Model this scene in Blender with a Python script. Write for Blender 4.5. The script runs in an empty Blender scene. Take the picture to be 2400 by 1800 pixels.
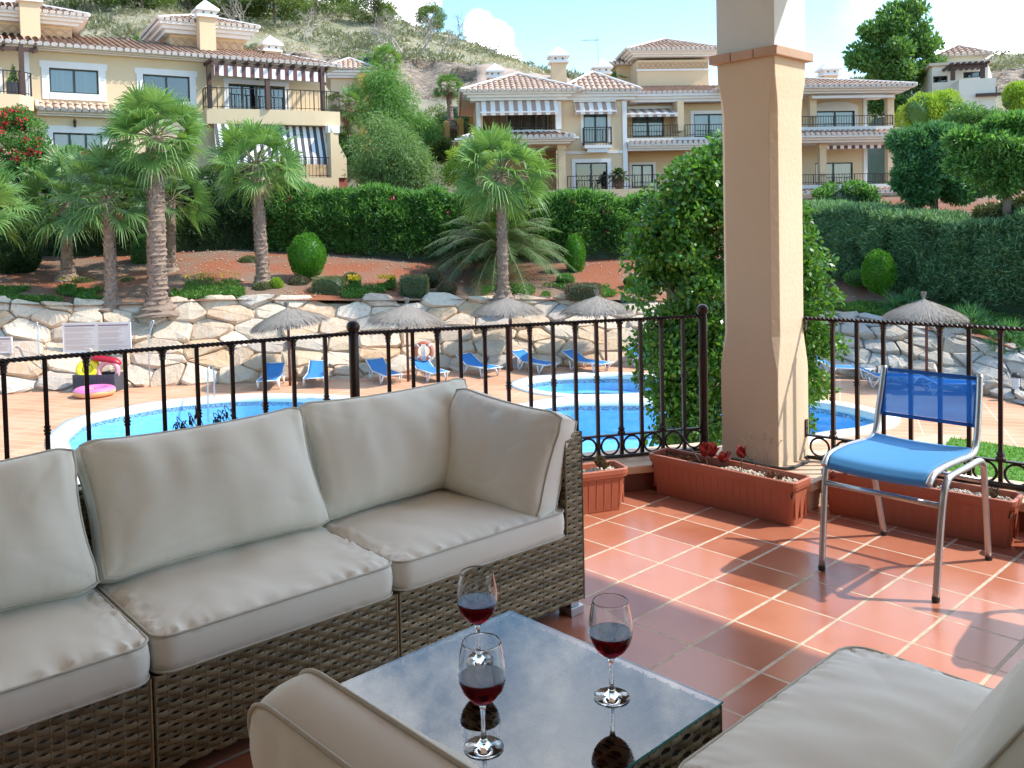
import bpy, bmesh, math, random
import numpy as np
from mathutils import Vector, Matrix, noise
PI=math.pi; R=math.radians
random.seed(7); RNG=np.random.default_rng(7)
S=bpy.context.scene; COL=S.collection
# ---------------------------------------------------------------- camera
F,PITCH,ROLL,PY,H=2107.,.039,-.022,608.,1.375
_cp,_sp,_cr,_sr=math.cos(PITCH),math.sin(PITCH),math.cos(ROLL),math.sin(ROLL)
cf=np.array([0,_cp,-_sp]); _r=np.array([1.,0,0]); _u=np.cross(_r,cf)
cr_=_r*_cr+_u*_sr; cu=-_r*_sr+_u*_cr; CP=np.array([0,0,H])
cam=bpy.data.cameras.new('camera'); camo=bpy.data.objects.new('camera',cam); COL.objects.link(camo)
cam.sensor_width=36; cam.lens=36*F/2400; cam.shift_y=-(900-PY)/2400; cam.clip_end=2000; cam.clip_start=.05
mw=Matrix(((cr_[0],cu[0],-cf[0],0),(cr_[1],cu[1],-cf[1],0),(cr_[2],cu[2],-cf[2],H),(0,0,0,1)))
camo.matrix_world=mw; S.camera=camo
# ---------------------------------------------------------------- light
SD=Vector((-.9,.05,-1.0)).normalized()            # direction the sunlight travels
sun=bpy.data.lights.new('sun','SUN'); sun.energy=2.7; sun.angle=R(.9); sun.color=(1,.95,.87)
suno=bpy.data.objects.new('sun',sun); COL.objects.link(suno); suno.rotation_euler=SD.to_track_quat('-Z','Y').to_euler()
W=bpy.data.worlds.new('World'); S.world=W; W.use_nodes=True
nt=W.node_tree; N=nt.nodes; L=nt.links; bg=N['Background']; bg.inputs[1].default_value=.15
sky=N.new('ShaderNodeTexSky'); sky.sky_type='NISHITA'; sky.sun_disc=False
sky.sun_elevation=math.asin(-SD.z); sky.sun_rotation=math.atan2(-SD.x,-SD.y)
sky.air_density=1.0; sky.dust_density=.6; sky.ozone_density=1.3
tc=N.new('ShaderNodeTexCoord')
def wdir(px,py):
    d=cr_*(px-1200)/F-cu*(py-PY)/F+cf; return Vector(d).normalized()
nz=N.new('ShaderNodeTexNoise'); nz.inputs['Scale'].default_value=15; nz.inputs['Detail'].default_value=9; nz.inputs['Roughness'].default_value=.62
L.new(tc.outputs['Generated'],nz.inputs['Vector'])
acc=None
for (px,py,rad,soft,w) in ((1150,105,.021,.012,1),(1125,60,.013,.010,.9),(1165,150,.022,.012,1),(920,-5,.035,.02,1),(820,-25,.04,.02,1),(420,-60,.09,.04,1),(2330,150,.04,.02,1),(2245,115,.018,.012,1),(2420,170,.05,.02,1),(2240,180,.022,.012,1),(2290,85,.022,.012,1),
                           (1300,-860,.13,.2,.6),(2100,-900,.12,.12,.5),(300,-1100,.3,.2,.8),(2900,-900,.3,.3,.7),(1250,-1800,.4,.3,.7)):
    d=N.new('ShaderNodeVectorMath'); d.operation='DISTANCE'; L.new(tc.outputs['Generated'],d.inputs[0]); d.inputs[1].default_value=wdir(px,py)
    a=N.new('ShaderNodeMath'); a.operation='MULTIPLY_ADD'; L.new(nz.outputs[0],a.inputs[0]); a.inputs[1].default_value=-(rad*2.6 if py>-300 else rad*.9); L.new(d.outputs['Value'],a.inputs[2])
    m=N.new('ShaderNodeMapRange'); m.interpolation_type='SMOOTHSTEP'; L.new(a.outputs[0],m.inputs['Value'])
    k0=-.25 if py>-300 else .4; m.inputs['From Min'].default_value=rad*k0+soft*.5; m.inputs['From Max'].default_value=rad*k0-soft*.5; m.inputs['To Min'].default_value=0; m.inputs['To Max'].default_value=w
    if acc is None: acc=m.outputs[0]
    else:
        x=N.new('ShaderNodeMath'); x.operation='MAXIMUM'; L.new(acc,x.inputs[0]); L.new(m.outputs[0],x.inputs[1]); acc=x.outputs[0]
hs=N.new('ShaderNodeHueSaturation'); hs.inputs['Saturation'].default_value=1.22; hs.inputs['Value'].default_value=1.15; hs.inputs['Hue'].default_value=.49; L.new(sky.outputs[0],hs.inputs['Color'])
mx=N.new('ShaderNodeMix'); mx.data_type='RGBA'; L.new(acc,mx.inputs[0]); L.new(hs.outputs[0],mx.inputs[6]); mx.inputs[7].default_value=(11,11.2,11.5,1)
L.new(mx.outputs[2],bg.inputs[0])
S.view_settings.view_transform='Standard'; S.view_settings.look='None'; S.view_settings.exposure=1.2; S.view_settings.gamma=1
S.cycles.max_bounces=10; S.cycles.transparent_max_bounces=16; S.cycles.caustics_refractive=False; S.cycles.caustics_reflective=False
S.cycles.use_denoising=True; S.cycles.sample_clamp_indirect=6
# ---------------------------------------------------------------- geometry helpers
def ray(x,y): return cr_*(x-1200)/F-cu*(y-PY)/F+cf
def onz(x,y,z):
    d=ray(x,y); return Vector(CP+d*((z-H)/d[2]))
def at(x,y,Y):
    d=ray(x,y); return Vector(CP+d*(Y/d[1]))
YAW=-.808; cY,sY=math.cos(YAW),math.sin(YAW); OX,OY=10.739*.25,-13.503*.25
def G(a,b,z=0):                                     # tile grid -> world
    a=a*.25-OX; b=b*.25-OY; return Vector((a*cY-b*sY,a*sY+b*cY,z))
def interp(x,tab):
    if x<=tab[0][0]: return tab[0][1]
    for (x0,y0),(x1,y1) in zip(tab,tab[1:]):
        if x<=x1: return y0+(y1-y0)*(x-x0)/(x1-x0)
    return tab[-1][1]
class MB:
    def __init__(s): s.v=[]; s.f=[]; s.m=[]; s.n=0
    def add(s,V,Fc,mi=0,M=None):
        if M is not None: V=[M@Vector(p) for p in V]
        n=len(s.v); s.v+= [tuple(p) for p in V]; s.f+=[tuple(i+n for i in f) for f in Fc]; s.m+=[mi]*len(Fc); return s
    def box(s,x0,x1,y0,y1,z0,z1,mi=0,M=None):
        V=[(x0,y0,z0),(x1,y0,z0),(x1,y1,z0),(x0,y1,z0),(x0,y0,z1),(x1,y0,z1),(x1,y1,z1),(x0,y1,z1)]
        return s.add(V,[(0,3,2,1),(4,5,6,7),(0,1,5,4),(1,2,6,5),(2,3,7,6),(3,0,4,7)],mi,M)
    def tube(s,P,r,n=8,mi=0,M=None,caps=True,closed=False,flat=None):
        P=[Vector(p) for p in P]; k=len(P); rr=r if isinstance(r,(list,tuple)) else [r]*k; V=[]; Fc=[]
        up=None
        for i,p in enumerate(P):
            if closed: t=(P[(i+1)%k]-P[i-1])
            else: t=(P[min(i+1,k-1)]-P[max(i-1,0)])
            t.normalize()
            if up is None:
                up=Vector((0,0,1)) if abs(t.z)<.9 else Vector((0,1,0))
            sd=t.cross(up); 
            if sd.length<1e-6: sd=t.orthogonal()
            sd.normalize(); up=sd.cross(t).normalized()
            for j in range(n):
                a=2*PI*j/n+(PI/n if n==4 else 0); V.append(p+(sd*math.cos(a)+up*math.sin(a)*(flat or 1))*rr[i])
        for i in range(k if closed else k-1):
            for j in range(n):
                a,b=i*n+j,i*n+(j+1)%n; c,d=((i+1)%k)*n+(j+1)%n,((i+1)%k)*n+j
                Fc.append((a,b,c,d))
        if caps and not closed: Fc+= [tuple(range(n-1,-1,-1)),tuple((k-1)*n+j for j in range(n))]
        return s.add(V,Fc,mi,M)
    def lathe(s,prof,n=24,mi=0,M=None,c=(0,0,0)):
        V=[];Fc=[];k=len(prof)
        for r,z in prof:
            for j in range(n):
                a=2*PI*j/n; V.append((c[0]+r*math.cos(a),c[1]+r*math.sin(a),c[2]+z))
        for i in range(k-1):
            for j in range(n): Fc.append((i*n+j,i*n+(j+1)%n,(i+1)*n+(j+1)%n,(i+1)*n+j))
        return s.add(V,Fc,mi,M)
    def prism(s,poly,z0,z1,mi=0,M=None):
        n=len(poly); V=[(p[0],p[1],z0) for p in poly]+[(p[0],p[1],z1) for p in poly]
        return s.add(V,[tuple(range(n-1,-1,-1)),tuple(range(n,2*n))]+[(i,(i+1)%n,n+(i+1)%n,n+i) for i in range(n)],mi,M)
    def quad(s,a,b,c,d,mi=0): return s.add([a,b,c,d],[(0,1,2,3)],mi)
    def build(s,name,mats,parent=None,smooth=False,bevel=0,loc=None,rz=None,seg=2,auto=None):
        me=bpy.data.meshes.new(name); me.from_pydata(s.v,[],s.f)
        mats=mats if isinstance(mats,(list,tuple)) else [mats]
        for m in mats: me.materials.append(m)
        if len(mats)>1: me.polygons.foreach_set('material_index',s.m)
        bm=bmesh.new(); bm.from_mesh(me); bmesh.ops.recalc_face_normals(bm,faces=bm.faces); bm.to_mesh(me); bm.free()
        if smooth: me.polygons.foreach_set('use_smooth',[True]*len(me.polygons))
        return link(name,me,parent,bevel,loc,rz,seg)
def link(name,me,parent=None,bevel=0,loc=None,rz=None,seg=2):
    o=bpy.data.objects.new(name,me); COL.objects.link(o)
    if parent is not None: o.parent=parent
    if loc is not None: o.location=loc
    if rz is not None: o.rotation_euler[2]=rz
    if bevel:
        b=o.modifiers.new('bevel','BEVEL'); b.width=bevel; b.segments=seg; b.limit_method='ANGLE'; b.angle_limit=R(35)
    return o
def npmesh(name,V,Fq,mats,parent=None,smooth=False,mi=None,loc=None,rz=None):
    V=np.asarray(V,dtype=np.float32).reshape(-1,3); Fq=np.asarray(Fq,dtype=np.int32); nf,k=Fq.shape
    me=bpy.data.meshes.new(name); me.vertices.add(len(V)); me.vertices.foreach_set('co',V.ravel())
    me.loops.add(nf*k); me.loops.foreach_set('vertex_index',Fq.ravel())
    me.polygons.add(nf); me.polygons.foreach_set('loop_start',np.arange(0,nf*k,k,dtype=np.int32))
    for m in (mats if isinstance(mats,(list,tuple)) else [mats]): me.materials.append(m)
    if mi is not None: me.polygons.foreach_set('material_index',np.asarray(mi,dtype=np.int32))
    if smooth: me.polygons.foreach_set('use_smooth',np.ones(nf,dtype=bool))
    me.update(calc_edges=True); me.validate()
    return link(name,me,parent,0,loc,rz)
def tag(o,label,cat,group=None):
    o['label']=label; o['category']=cat
    if group: o['group']=group
    return o
def struct(o,kind='structure'): o['kind']=kind; return o
def empty(name,loc,rz=0,label=None,cat=None,group=None):
    o=bpy.data.objects.new(name,None); COL.objects.link(o); o.location=loc; o.rotation_euler=(0,0,rz); o.empty_display_size=.1
    if label: tag(o,label,cat,group)
    return o
def copy_tree(o,parent=None):
    c=o.copy(); COL.objects.link(c); c.parent=parent
    for ch in list(o.children): copy_tree(ch,c)
    return c
def place(o,loc,rz,label,sc=1):
    o.location=loc; o.rotation_euler=(0,0,rz); o.scale=(sc,)*3 if not isinstance(sc,tuple) else sc; o['label']=label; return o
# ---------------------------------------------------------------- materials
def mat(name,col,rough=.6,col2=None,scale=8,bump=0,bscale=None,metal=0,spec=.5,detail=5,island=0,coat=0,contrast=.25,stretch=None,trans=0,sheen=0,bdist=.01,sub=0):
    m=bpy.data.materials.new(name); m.use_nodes=True; nt=m.node_tree; N=nt.nodes; L=nt.links; p=N['Principled BSDF']
    p.inputs['Base Color'].default_value=(*col,1); p.inputs['Roughness'].default_value=rough; p.inputs['Metallic'].default_value=metal
    p.inputs['Specular IOR Level'].default_value=spec
    if coat: p.inputs['Coat Weight'].default_value=coat; p.inputs['Coat Roughness'].default_value=.08
    if trans: p.inputs['Transmission Weight'].default_value=trans
    if sheen: p.inputs['Sheen Weight'].default_value=sheen; p.inputs['Sheen Roughness'].default_value=.5
    t=N.new('ShaderNodeTexCoord'); vec=t.outputs['Object']
    if stretch:
        mp=N.new('ShaderNodeMapping'); mp.inputs['Scale'].default_value=stretch; L.new(vec,mp.inputs['Vector']); vec=mp.outputs[0]
    out=None
    if col2 is not None:
        nz=N.new('ShaderNodeTexNoise'); nz.inputs['Scale'].default_value=scale; nz.inputs['Detail'].default_value=detail; nz.inputs['Roughness'].default_value=.6
        L.new(vec,nz.inputs['Vector'])
        mr=N.new('ShaderNodeMapRange'); mr.inputs['From Min'].default_value=.5-contrast; mr.inputs['From Max'].default_value=.5+contrast; L.new(nz.outputs[0],mr.inputs['Value'])
        mx=N.new('ShaderNodeMix'); mx.data_type='RGBA'; L.new(mr.outputs[0],mx.inputs[0]); mx.inputs[6].default_value=(*col,1); mx.inputs[7].default_value=(*col2,1)
        out=mx.outputs[2]
        if island:
            g=N.new('ShaderNodeNewGeometry'); mx2=N.new('ShaderNodeMix'); mx2.data_type='RGBA'; mx2.inputs[0].default_value=island
            mm=N.new('ShaderNodeMix'); mm.data_type='RGBA'; L.new(g.outputs['Random Per Island'],mm.inputs[0]); mm.inputs[6].default_value=(*col,1); mm.inputs[7].default_value=(*col2,1)
            L.new(out,mx2.inputs[6]); L.new(mm.outputs[2],mx2.inputs[7]); out=mx2.outputs[2]
        L.new(out,p.inputs['Base Color'])
    if bump:
        nb=N.new('ShaderNodeTexNoise'); nb.inputs['Scale'].default_value=bscale or scale*4; nb.inputs['Detail'].default_value=6; L.new(vec,nb.inputs['Vector'])
        b=N.new('ShaderNodeBump'); b.inputs['Strength'].default_value=bump; b.inputs['Distance'].default_value=bdist; L.new(nb.outputs[0],b.inputs['Height']); L.new(b.outputs[0],p.inputs['Normal'])
    m['p']=1
    return m
def leafmat(name,c1,c2,tr=.35,rough=.45,bright=(1.6,1.5,.8)):
    m=bpy.data.materials.new(name); m.use_nodes=True; nt=m.node_tree; N=nt.nodes; L=nt.links; p=N['Principled BSDF']; o=N['Material Output']
    g=N.new('ShaderNodeNewGeometry'); mx=N.new('ShaderNodeMix'); mx.data_type='RGBA'; L.new(g.outputs['Random Per Island'],mx.inputs[0])
    mx.inputs[6].default_value=(*c1,1); mx.inputs[7].default_value=(*c2,1)
    L.new(mx.outputs[2],p.inputs['Base Color']); p.inputs['Roughness'].default_value=rough; p.inputs['Specular IOR Level'].default_value=.4
    if tr:
        t=N.new('ShaderNodeBsdfTranslucent'); mm=N.new('ShaderNodeMix'); mm.data_type='RGBA'; mm.blend_type='MULTIPLY'; mm.inputs[0].default_value=1
        L.new(mx.outputs[2],mm.inputs[6]); mm.inputs[7].default_value=(*bright,1); L.new(mm.outputs[2],t.inputs[0])
        ms=N.new('ShaderNodeMixShader'); ms.inputs[0].default_value=tr; L.new(p.outputs[0],ms.inputs[1]); L.new(t.outputs[0],ms.inputs[2]); L.new(ms.outputs[0],o.inputs[0])
    return m
MT={}
MT['stucco']=mat('cream_stucco',(.66,.52,.365),.85,(.57,.46,.31),2.2,.5,38,bdist=.005,contrast=.3)
MT['white_paint']=mat('white_paint',(.62,.66,.62),.8,(.57,.61,.57),4,.15,50,bdist=.003)
MT['sandstone']=mat('salmon_stone',(.50,.32,.22),.7,(.40,.27,.17),9,.3,60,bdist=.004)
MT['coping']=mat('cream_coping',(.62,.46,.31),.6,(.52,.36,.25),6,.2,60,bdist=.003)
MT['iron']=mat('dark_iron',(.018,.012,.011),.38,(.036,.019,.015),30,.25,120,metal=.35,bdist=.002)
MT['plast']=mat('terracotta_plastic',(.42,.13,.07),.5,(.35,.105,.055),5,.08,80,bdist=.002)
MT['soil']=mat('dark_soil',(.05,.035,.025),.95,(.09,.06,.04),60,.8,100)
MT['pebble']=mat('white_pebbles',(.60,.55,.46),.7,(.40,.35,.28),30,.2,200,island=.8,bdist=.001)
MT['alu']=mat('brushed_aluminium',(.50,.51,.52),.33,(.42,.43,.44),40,.05,200,metal=.85)
MT['fabric']=mat('cream_canvas',(.80,.785,.70),.9,(.765,.75,.665),2.2,.3,420,sheen=.15,bdist=.0012)
MT['piping']=mat('cream_piping',(.58,.56,.49),.9,(.54,.52,.45),9,.1,600,bdist=.0006)
MT['black']=mat('black_rubber',(.015,.015,.016),.55,(.03,.03,.03),30)
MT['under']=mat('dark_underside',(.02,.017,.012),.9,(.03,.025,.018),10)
# rattan: two tones per strand segment
def rattan():
    m=bpy.data.materials.new('woven_rattan'); m.use_nodes=True; nt=m.node_tree; N=nt.nodes; L=nt.links; p=N['Principled BSDF']
    t=N.new('ShaderNodeTexCoord'); g=N.new('ShaderNodeNewGeometry')
    mp=N.new('ShaderNodeMapping'); mp.inputs['Scale'].default_value=(2.5,2.5,26); L.new(t.outputs['Object'],mp.inputs[0])
    nz=N.new('ShaderNodeTexNoise'); nz.inputs['Scale'].default_value=2.2; nz.inputs['Detail'].default_value=3; L.new(mp.outputs[0],nz.inputs['Vector'])
    a=N.new('ShaderNodeMath'); a.operation='ADD'; L.new(nz.outputs[0],a.inputs[0]); L.new(g.outputs['Random Per Island'],a.inputs[1])
    r=N.new('ShaderNodeMapRange'); L.new(a.outputs[0],r.inputs['Value']); r.inputs['From Min'].default_value=.3; r.inputs['From Max'].default_value=1.5
    cr=N.new('ShaderNodeValToRGB'); L.new(r.outputs[0],cr.inputs[0]); e=cr.color_ramp.elements
    e[0].color=(.07,.055,.03,1); e[1].color=(.30,.25,.15,1); k=cr.color_ramp.elements.new(.5); k.color=(.19,.155,.088,1)
    L.new(cr.outputs[0],p.inputs['Base Color']); p.inputs['Roughness'].default_value=.42
    return m
MT['rattan']=rattan()
def floor_tiles():
    m=bpy.data.materials.new('terracotta_tiles'); m.use_nodes=True; nt=m.node_tree; N=nt.nodes; L=nt.links; p=N['Principled BSDF']
    t=N.new('ShaderNodeTexCoord'); s=N.new('ShaderNodeSeparateXYZ'); L.new(t.outputs['Object'],s.inputs[0])
    def mth(op,a,b=None,c=None):
        n=N.new('ShaderNodeMath'); n.operation=op
        for i,v in enumerate((a,b,c)):
            if v is None: continue
            if isinstance(v,(int,float)): n.inputs[i].default_value=v
            else: L.new(v,n.inputs[i])
        return n.outputs[0]
    wob=N.new('ShaderNodeTexNoise'); wob.inputs['Scale'].default_value=14; wob.inputs['Detail'].default_value=3; L.new(t.outputs['Object'],wob.inputs['Vector'])
    wo=mth('MULTIPLY_ADD',wob.outputs[0],.05,-.025)
    gx=mth('MULTIPLY',s.outputs[0],4.0); gy=mth('MULTIPLY',s.outputs[1],4.0)
    def dist(g): 
        f=mth('FRACT',mth('ADD',g,.5)); return mth('ABSOLUTE',mth('SUBTRACT',f,.5))
    dx,dy=dist(gx),dist(gy)        # distance to grout line in tiles
    fx=mth('ADD',dx,mth('MULTIPLY',wo,.35)); fy=mth('ADD',dy,mth('MULTIPLY',wo,.35))
    def mask(d,w): 
        r=N.new('ShaderNodeMapRange'); r.interpolation_type='SMOOTHSTEP'; L.new(d,r.inputs['Value']); r.inputs['From Min'].default_value=w; r.inputs['From Max'].default_value=w*.72; return r.outputs[0]
    g=mth('MAXIMUM',mask(fx,.028),mask(fy,.019))
    cv=N.new('ShaderNodeCombineXYZ'); L.new(mth('FLOOR',gx),cv.inputs[0]); L.new(mth('FLOOR',gy),cv.inputs[1])
    wn=N.new('ShaderNodeTexWhiteNoise'); wn.noise_dimensions='3D'; L.new(cv.outputs[0],wn.inputs['Vector'])
    n1=N.new('ShaderNodeTexNoise'); n1.inputs['Scale'].default_value=5; n1.inputs['Detail'].default_value=6; L.new(t.outputs['Object'],n1.inputs['Vector'])
    mixv=mth('ADD',mth('MULTIPLY',wn.outputs['Value'],.75),mth('MULTIPLY',n1.outputs[0],.6))
    cr=N.new('ShaderNodeValToRGB'); L.new(mixv,cr.inputs[0]); e=cr.color_ramp.elements
    e[0].position=.2; e[0].color=(.32,.098,.05,1); e[1].position=.85; e[1].color=(.475,.19,.115,1)
    n2=N.new('ShaderNodeTexNoise'); n2.inputs['Scale'].default_value=22; n2.inputs['Detail'].default_value=8; L.new(t.outputs['Object'],n2.inputs['Vector'])
    gr=N.new('ShaderNodeValToRGB'); L.new(n2.outputs[0],gr.inputs[0]); gr.color_ramp.elements[0].color=(.38,.30,.21,1); gr.color_ramp.elements[0].position=.3; gr.color_ramp.elements[1].color=(.57,.48,.36,1); gr.color_ramp.elements[1].position=.65
    # scuffs of dried grout on the tiles
    n3=N.new('ShaderNodeTexNoise'); n3.inputs['Scale'].default_value=3.3; n3.inputs['Detail'].default_value=12; n3.inputs['Roughness'].default_value=.8; L.new(t.outputs['Object'],n3.inputs['Vector'])
    sc=N.new('ShaderNodeMapRange'); L.new(n3.outputs[0],sc.inputs['Value']); sc.inputs['From Min'].default_value=.66; sc.inputs['From Max'].default_value=.78; sc.inputs['To Max'].default_value=.5
    m0=N.new('ShaderNodeMix'); m0.data_type='RGBA'; L.new(sc.outputs[0],m0.inputs[0]); L.new(cr.outputs[0],m0.inputs[6]); m0.inputs[7].default_value=(.6,.36,.26,1)
    mx=N.new('ShaderNodeMix'); mx.data_type='RGBA'; L.new(g,mx.inputs[0]); L.new(m0.outputs[2],mx.inputs[6]); L.new(gr.outputs[0],mx.inputs[7])
    L.new(mx.outputs[2],p.inputs['Base Color'])
    L.new(mth('ADD',mth('MULTIPLY',g,.5),mth('MULTIPLY_ADD',n1.outputs[0],.14,.16)),p.inputs['Roughness'])
    p.inputs['Specular IOR Level'].default_value=.5
    h=mth('SUBTRACT',mth('MULTIPLY',n1.outputs[0],.12),g)
    b=N.new('ShaderNodeBump'); b.inputs['Strength'].default_value=.5; b.inputs['Distance'].default_value=.003; L.new(h,b.inputs['Height']); L.new(b.outputs[0],p.inputs['Normal'])
    return m
# ================================================================ TERRACE
rA0,rP1,rP2,rCw,rCe=(-8.06,-17.67),(-3.98,-3.74),(-.33,2.68),(1.6,3.50),(9.5,4.42)   # rail line in grid units
# floor (object frame = tile grid, so its texture follows the real joints)
fl=MB(); poly=[(-8.2,-18),(-4.0,-3.7),(-.35,2.7),(.1,3.4),(9.5,4.4),(22,5.6),(22,-18)]
fl.prism([(a*.25,b*.25) for a,b in poly],-.3,0)
o=fl.build('terrace_floor',[floor_tiles()],loc=G(0,0,0),rz=YAW); struct(o)
def wallseg(pts,off0,off1,z0,z1,mb,cap=True):
    """strip following the polyline pts (grid), between sideways offsets (m) off0..off1"""
    P=[Vector((a*.25,b*.25,0)) for a,b in pts]; n=len(P); A=[];B=[]
    for i,p in enumerate(P):
        d1=(P[i]-P[i-1]).normalized() if i else (P[1]-P[0]).normalized(); d2=(P[i+1]-P[i]).normalized() if i<n-1 else d1
        t=(d1+d2).normalized(); nn=Vector((-t.y,t.x,0)); k=1/max(.5,nn.dot(Vector((-d1.y,d1.x,0))))
        A.append(p+nn*off0*k); B.append(p+nn*off1*k)
    V=[(*q[:2],z) for q in A+B for z in (z0,z1)]
    Fc=[]
    for i in range(n-1):
        a,b,c,d=2*i,2*i+2,2*(n+i),2*(n+i)+2
        Fc+=[(a,b,b+1,a+1),(c+1,d+1,d,c),(a+1,b+1,d+1,c+1),(a,c,d,b)]
    Fc+=[(0,1,2*n+1,2*n),(2*n-2,4*n-2,4*n-1,2*n-1)]
    mb.add(V,Fc)
pw=empty('parapet_wall',G(0,0,0),YAW,'low cream parapet wall under the iron railings with a pale coping slab','wall')
MT['skirt']=mat('dark_red_skirting',(.16,.045,.025),.5,(.12,.035,.02),12)
mb=MB(); wallseg([rA0,rP1,rP2,(-.2,2.95)],-.15,.14,-3.2,.10,mb); mb.build('wall',MT['skirt'],pw)
mb=MB(); wallseg([(1.6,3.35),rCe,(16,5.2)],-.13,.14,-3.2,.10,mb); mb.build('wall',MT['skirt'],pw)
mb=MB(); wallseg([rA0,rP1,rP2,(-.22,2.9)],-.19,.16,.10,.14,mb); mb.build('coping',MT['coping'],pw,bevel=.006)
mb=MB(); wallseg([(2.62,3.6),rCe,(16,5.2)],-.19,.16,.099,.139,mb); mb.build('coping',MT['coping'],pw,bevel=.006)
mb=MB(); mb.prism([(-.05,.53),(.615,.50),(.615,1.05),(-.03,.98)],-3.0,.099); mb.prism([(-.09,.50),(.645,.47),(.645,1.08),(-.06,1.0)],.1001,.141); mb.build('plinth',MT['coping'],pw,bevel=.006)
# column -----------------------------------------------------------
cx0,cx1,cy0,cy1=.29*.25,1.6*.25,2.4*.25,3.62*.25
co=empty('column',G(0,0,0),YAW,'square cream stucco column with chamfered corners and a salmon stone ledge below its white top','column')
def octo(c,sh=0):
    x0,x1,y0,y1=cx0+sh,cx1-sh,cy0+sh,cy1-sh
    return [(x0+c,y0),(x1-c,y0),(x1,y0+c),(x1,y1-c),(x1-c,y1),(x0+c,y1),(x0,y1-c),(x0,y0+c)]
mb=MB(); lv=[(.14,.004,0),(.59,.004,0),(.63,.007,0),(.75,.028,.003),(.79,.032,.005),(1.90,.032,.005),(1.97,.026,.004),(2.07,.007,0),(2.166,.004,0)]
V=[];Fc=[]
for z,c,sh in lv:
    V+=[(x,y,z) for x,y in octo(c,sh)]
for i in range(len(lv)-1):
    for j in range(8): Fc.append((i*8+j,i*8+(j+1)%8,(i+1)*8+(j+1)%8,(i+1)*8+j))
mb.add(V,Fc); mb.build('shaft',MT['stucco'],co,bevel=.004)
mb=MB(); g=.030
for i in range(3):
    f0,f1=i/3,(i+1)/3
    mb.box(cx0-g+f0*(cx1-cx0+2*g)+.0015,cx0-g+f1*(cx1-cx0+2*g)-.0015,cy0-g,cy1+g,2.166,2.212-.002*(i%2))
mb.build('ledge',MT['sandstone'],co,bevel=.004)
mb=MB(); mb.box(cx0,cx1,cy0,cy1,2.212,2.75); mb.build('upper_shaft',MT['white_paint'],co,bevel=.003)
# porch roof and house behind the camera (they shade the sitting area)
mb=MB(); mb.prism([(-6.5*.25,-18*.25),(-3.3*.25,-3.9*.25),(-.2*.25,2.3*.25),(-.1*.25,3.66*.25),(20*.25,3.66*.25),(20*.25,-18*.25)],2.751,3.1)
o=mb.build('ceiling',MT['white_paint'],loc=G(0,0,0),rz=YAW); struct(o)
mb=MB(); mb.box(-2,20*.25,-19*.25,-18*.25,0,3.0); mb.box(20*.25,20.6*.25,-19*.25,-3*.25,0,3.0)
o=mb.build('house_wall',MT['stucco'],loc=G(0,0,0),rz=YAW); struct(o)
# railings ---------------------------------------------------------
def collar(mb,M,z,s=1):
    for dz,r in ((-.014,.017),(-.007,.013),(0,.019),(.008,.013),(.015,.017)):
        mb.lathe([(0,dz-.004),(r*s,dz-.003),(r*s,dz+.003),(0,dz+.004)],4,M=M@Matrix.Translation((0,0,z))@Matrix.Rotation(PI/4,4,'Z'))
def capital(mb,M,z):
    mb.lathe([(0,-.045),(.009,-.045),(.014,-.038),(.012,-.03),(.016,-.022),(.013,-.016),(.021,-.004),(.021,0),(0,0)],8,M=M@Matrix.Translation((0,0,z)))
def basecol(mb,M,z):
    mb.lathe([(0,.0),(.022,.0),(.022,.008),(.015,.016),(.019,.026),(.013,.036),(.009,.045),(0,.045)],8,M=M@Matrix.Translation((0,0,z)))
def bal_mesh(kind):
    mb=MB(); I=Matrix.Identity(4)
    mb.box(-.009,.009,-.009,.009,.145,.855)
    if kind: capital(mb,I,.853); basecol(mb,I,.265)
    else: collar(mb,I,.557,1.05)
    o=mb.build('baluster',MT['iron']); me=o.data; bpy.data.objects.remove(o); return me
BAL=[bal_mesh(0),bal_mesh(1)]
mb=MB(); mb.tube([(.047*math.cos(a*PI/12),0,.047*math.sin(a*PI/12)) for a in range(24)],.006,6,closed=True,flat=1.0)
o=mb.build('ring',MT['iron'],smooth=True); RING=o.data; bpy.data.objects.remove(o)
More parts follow.
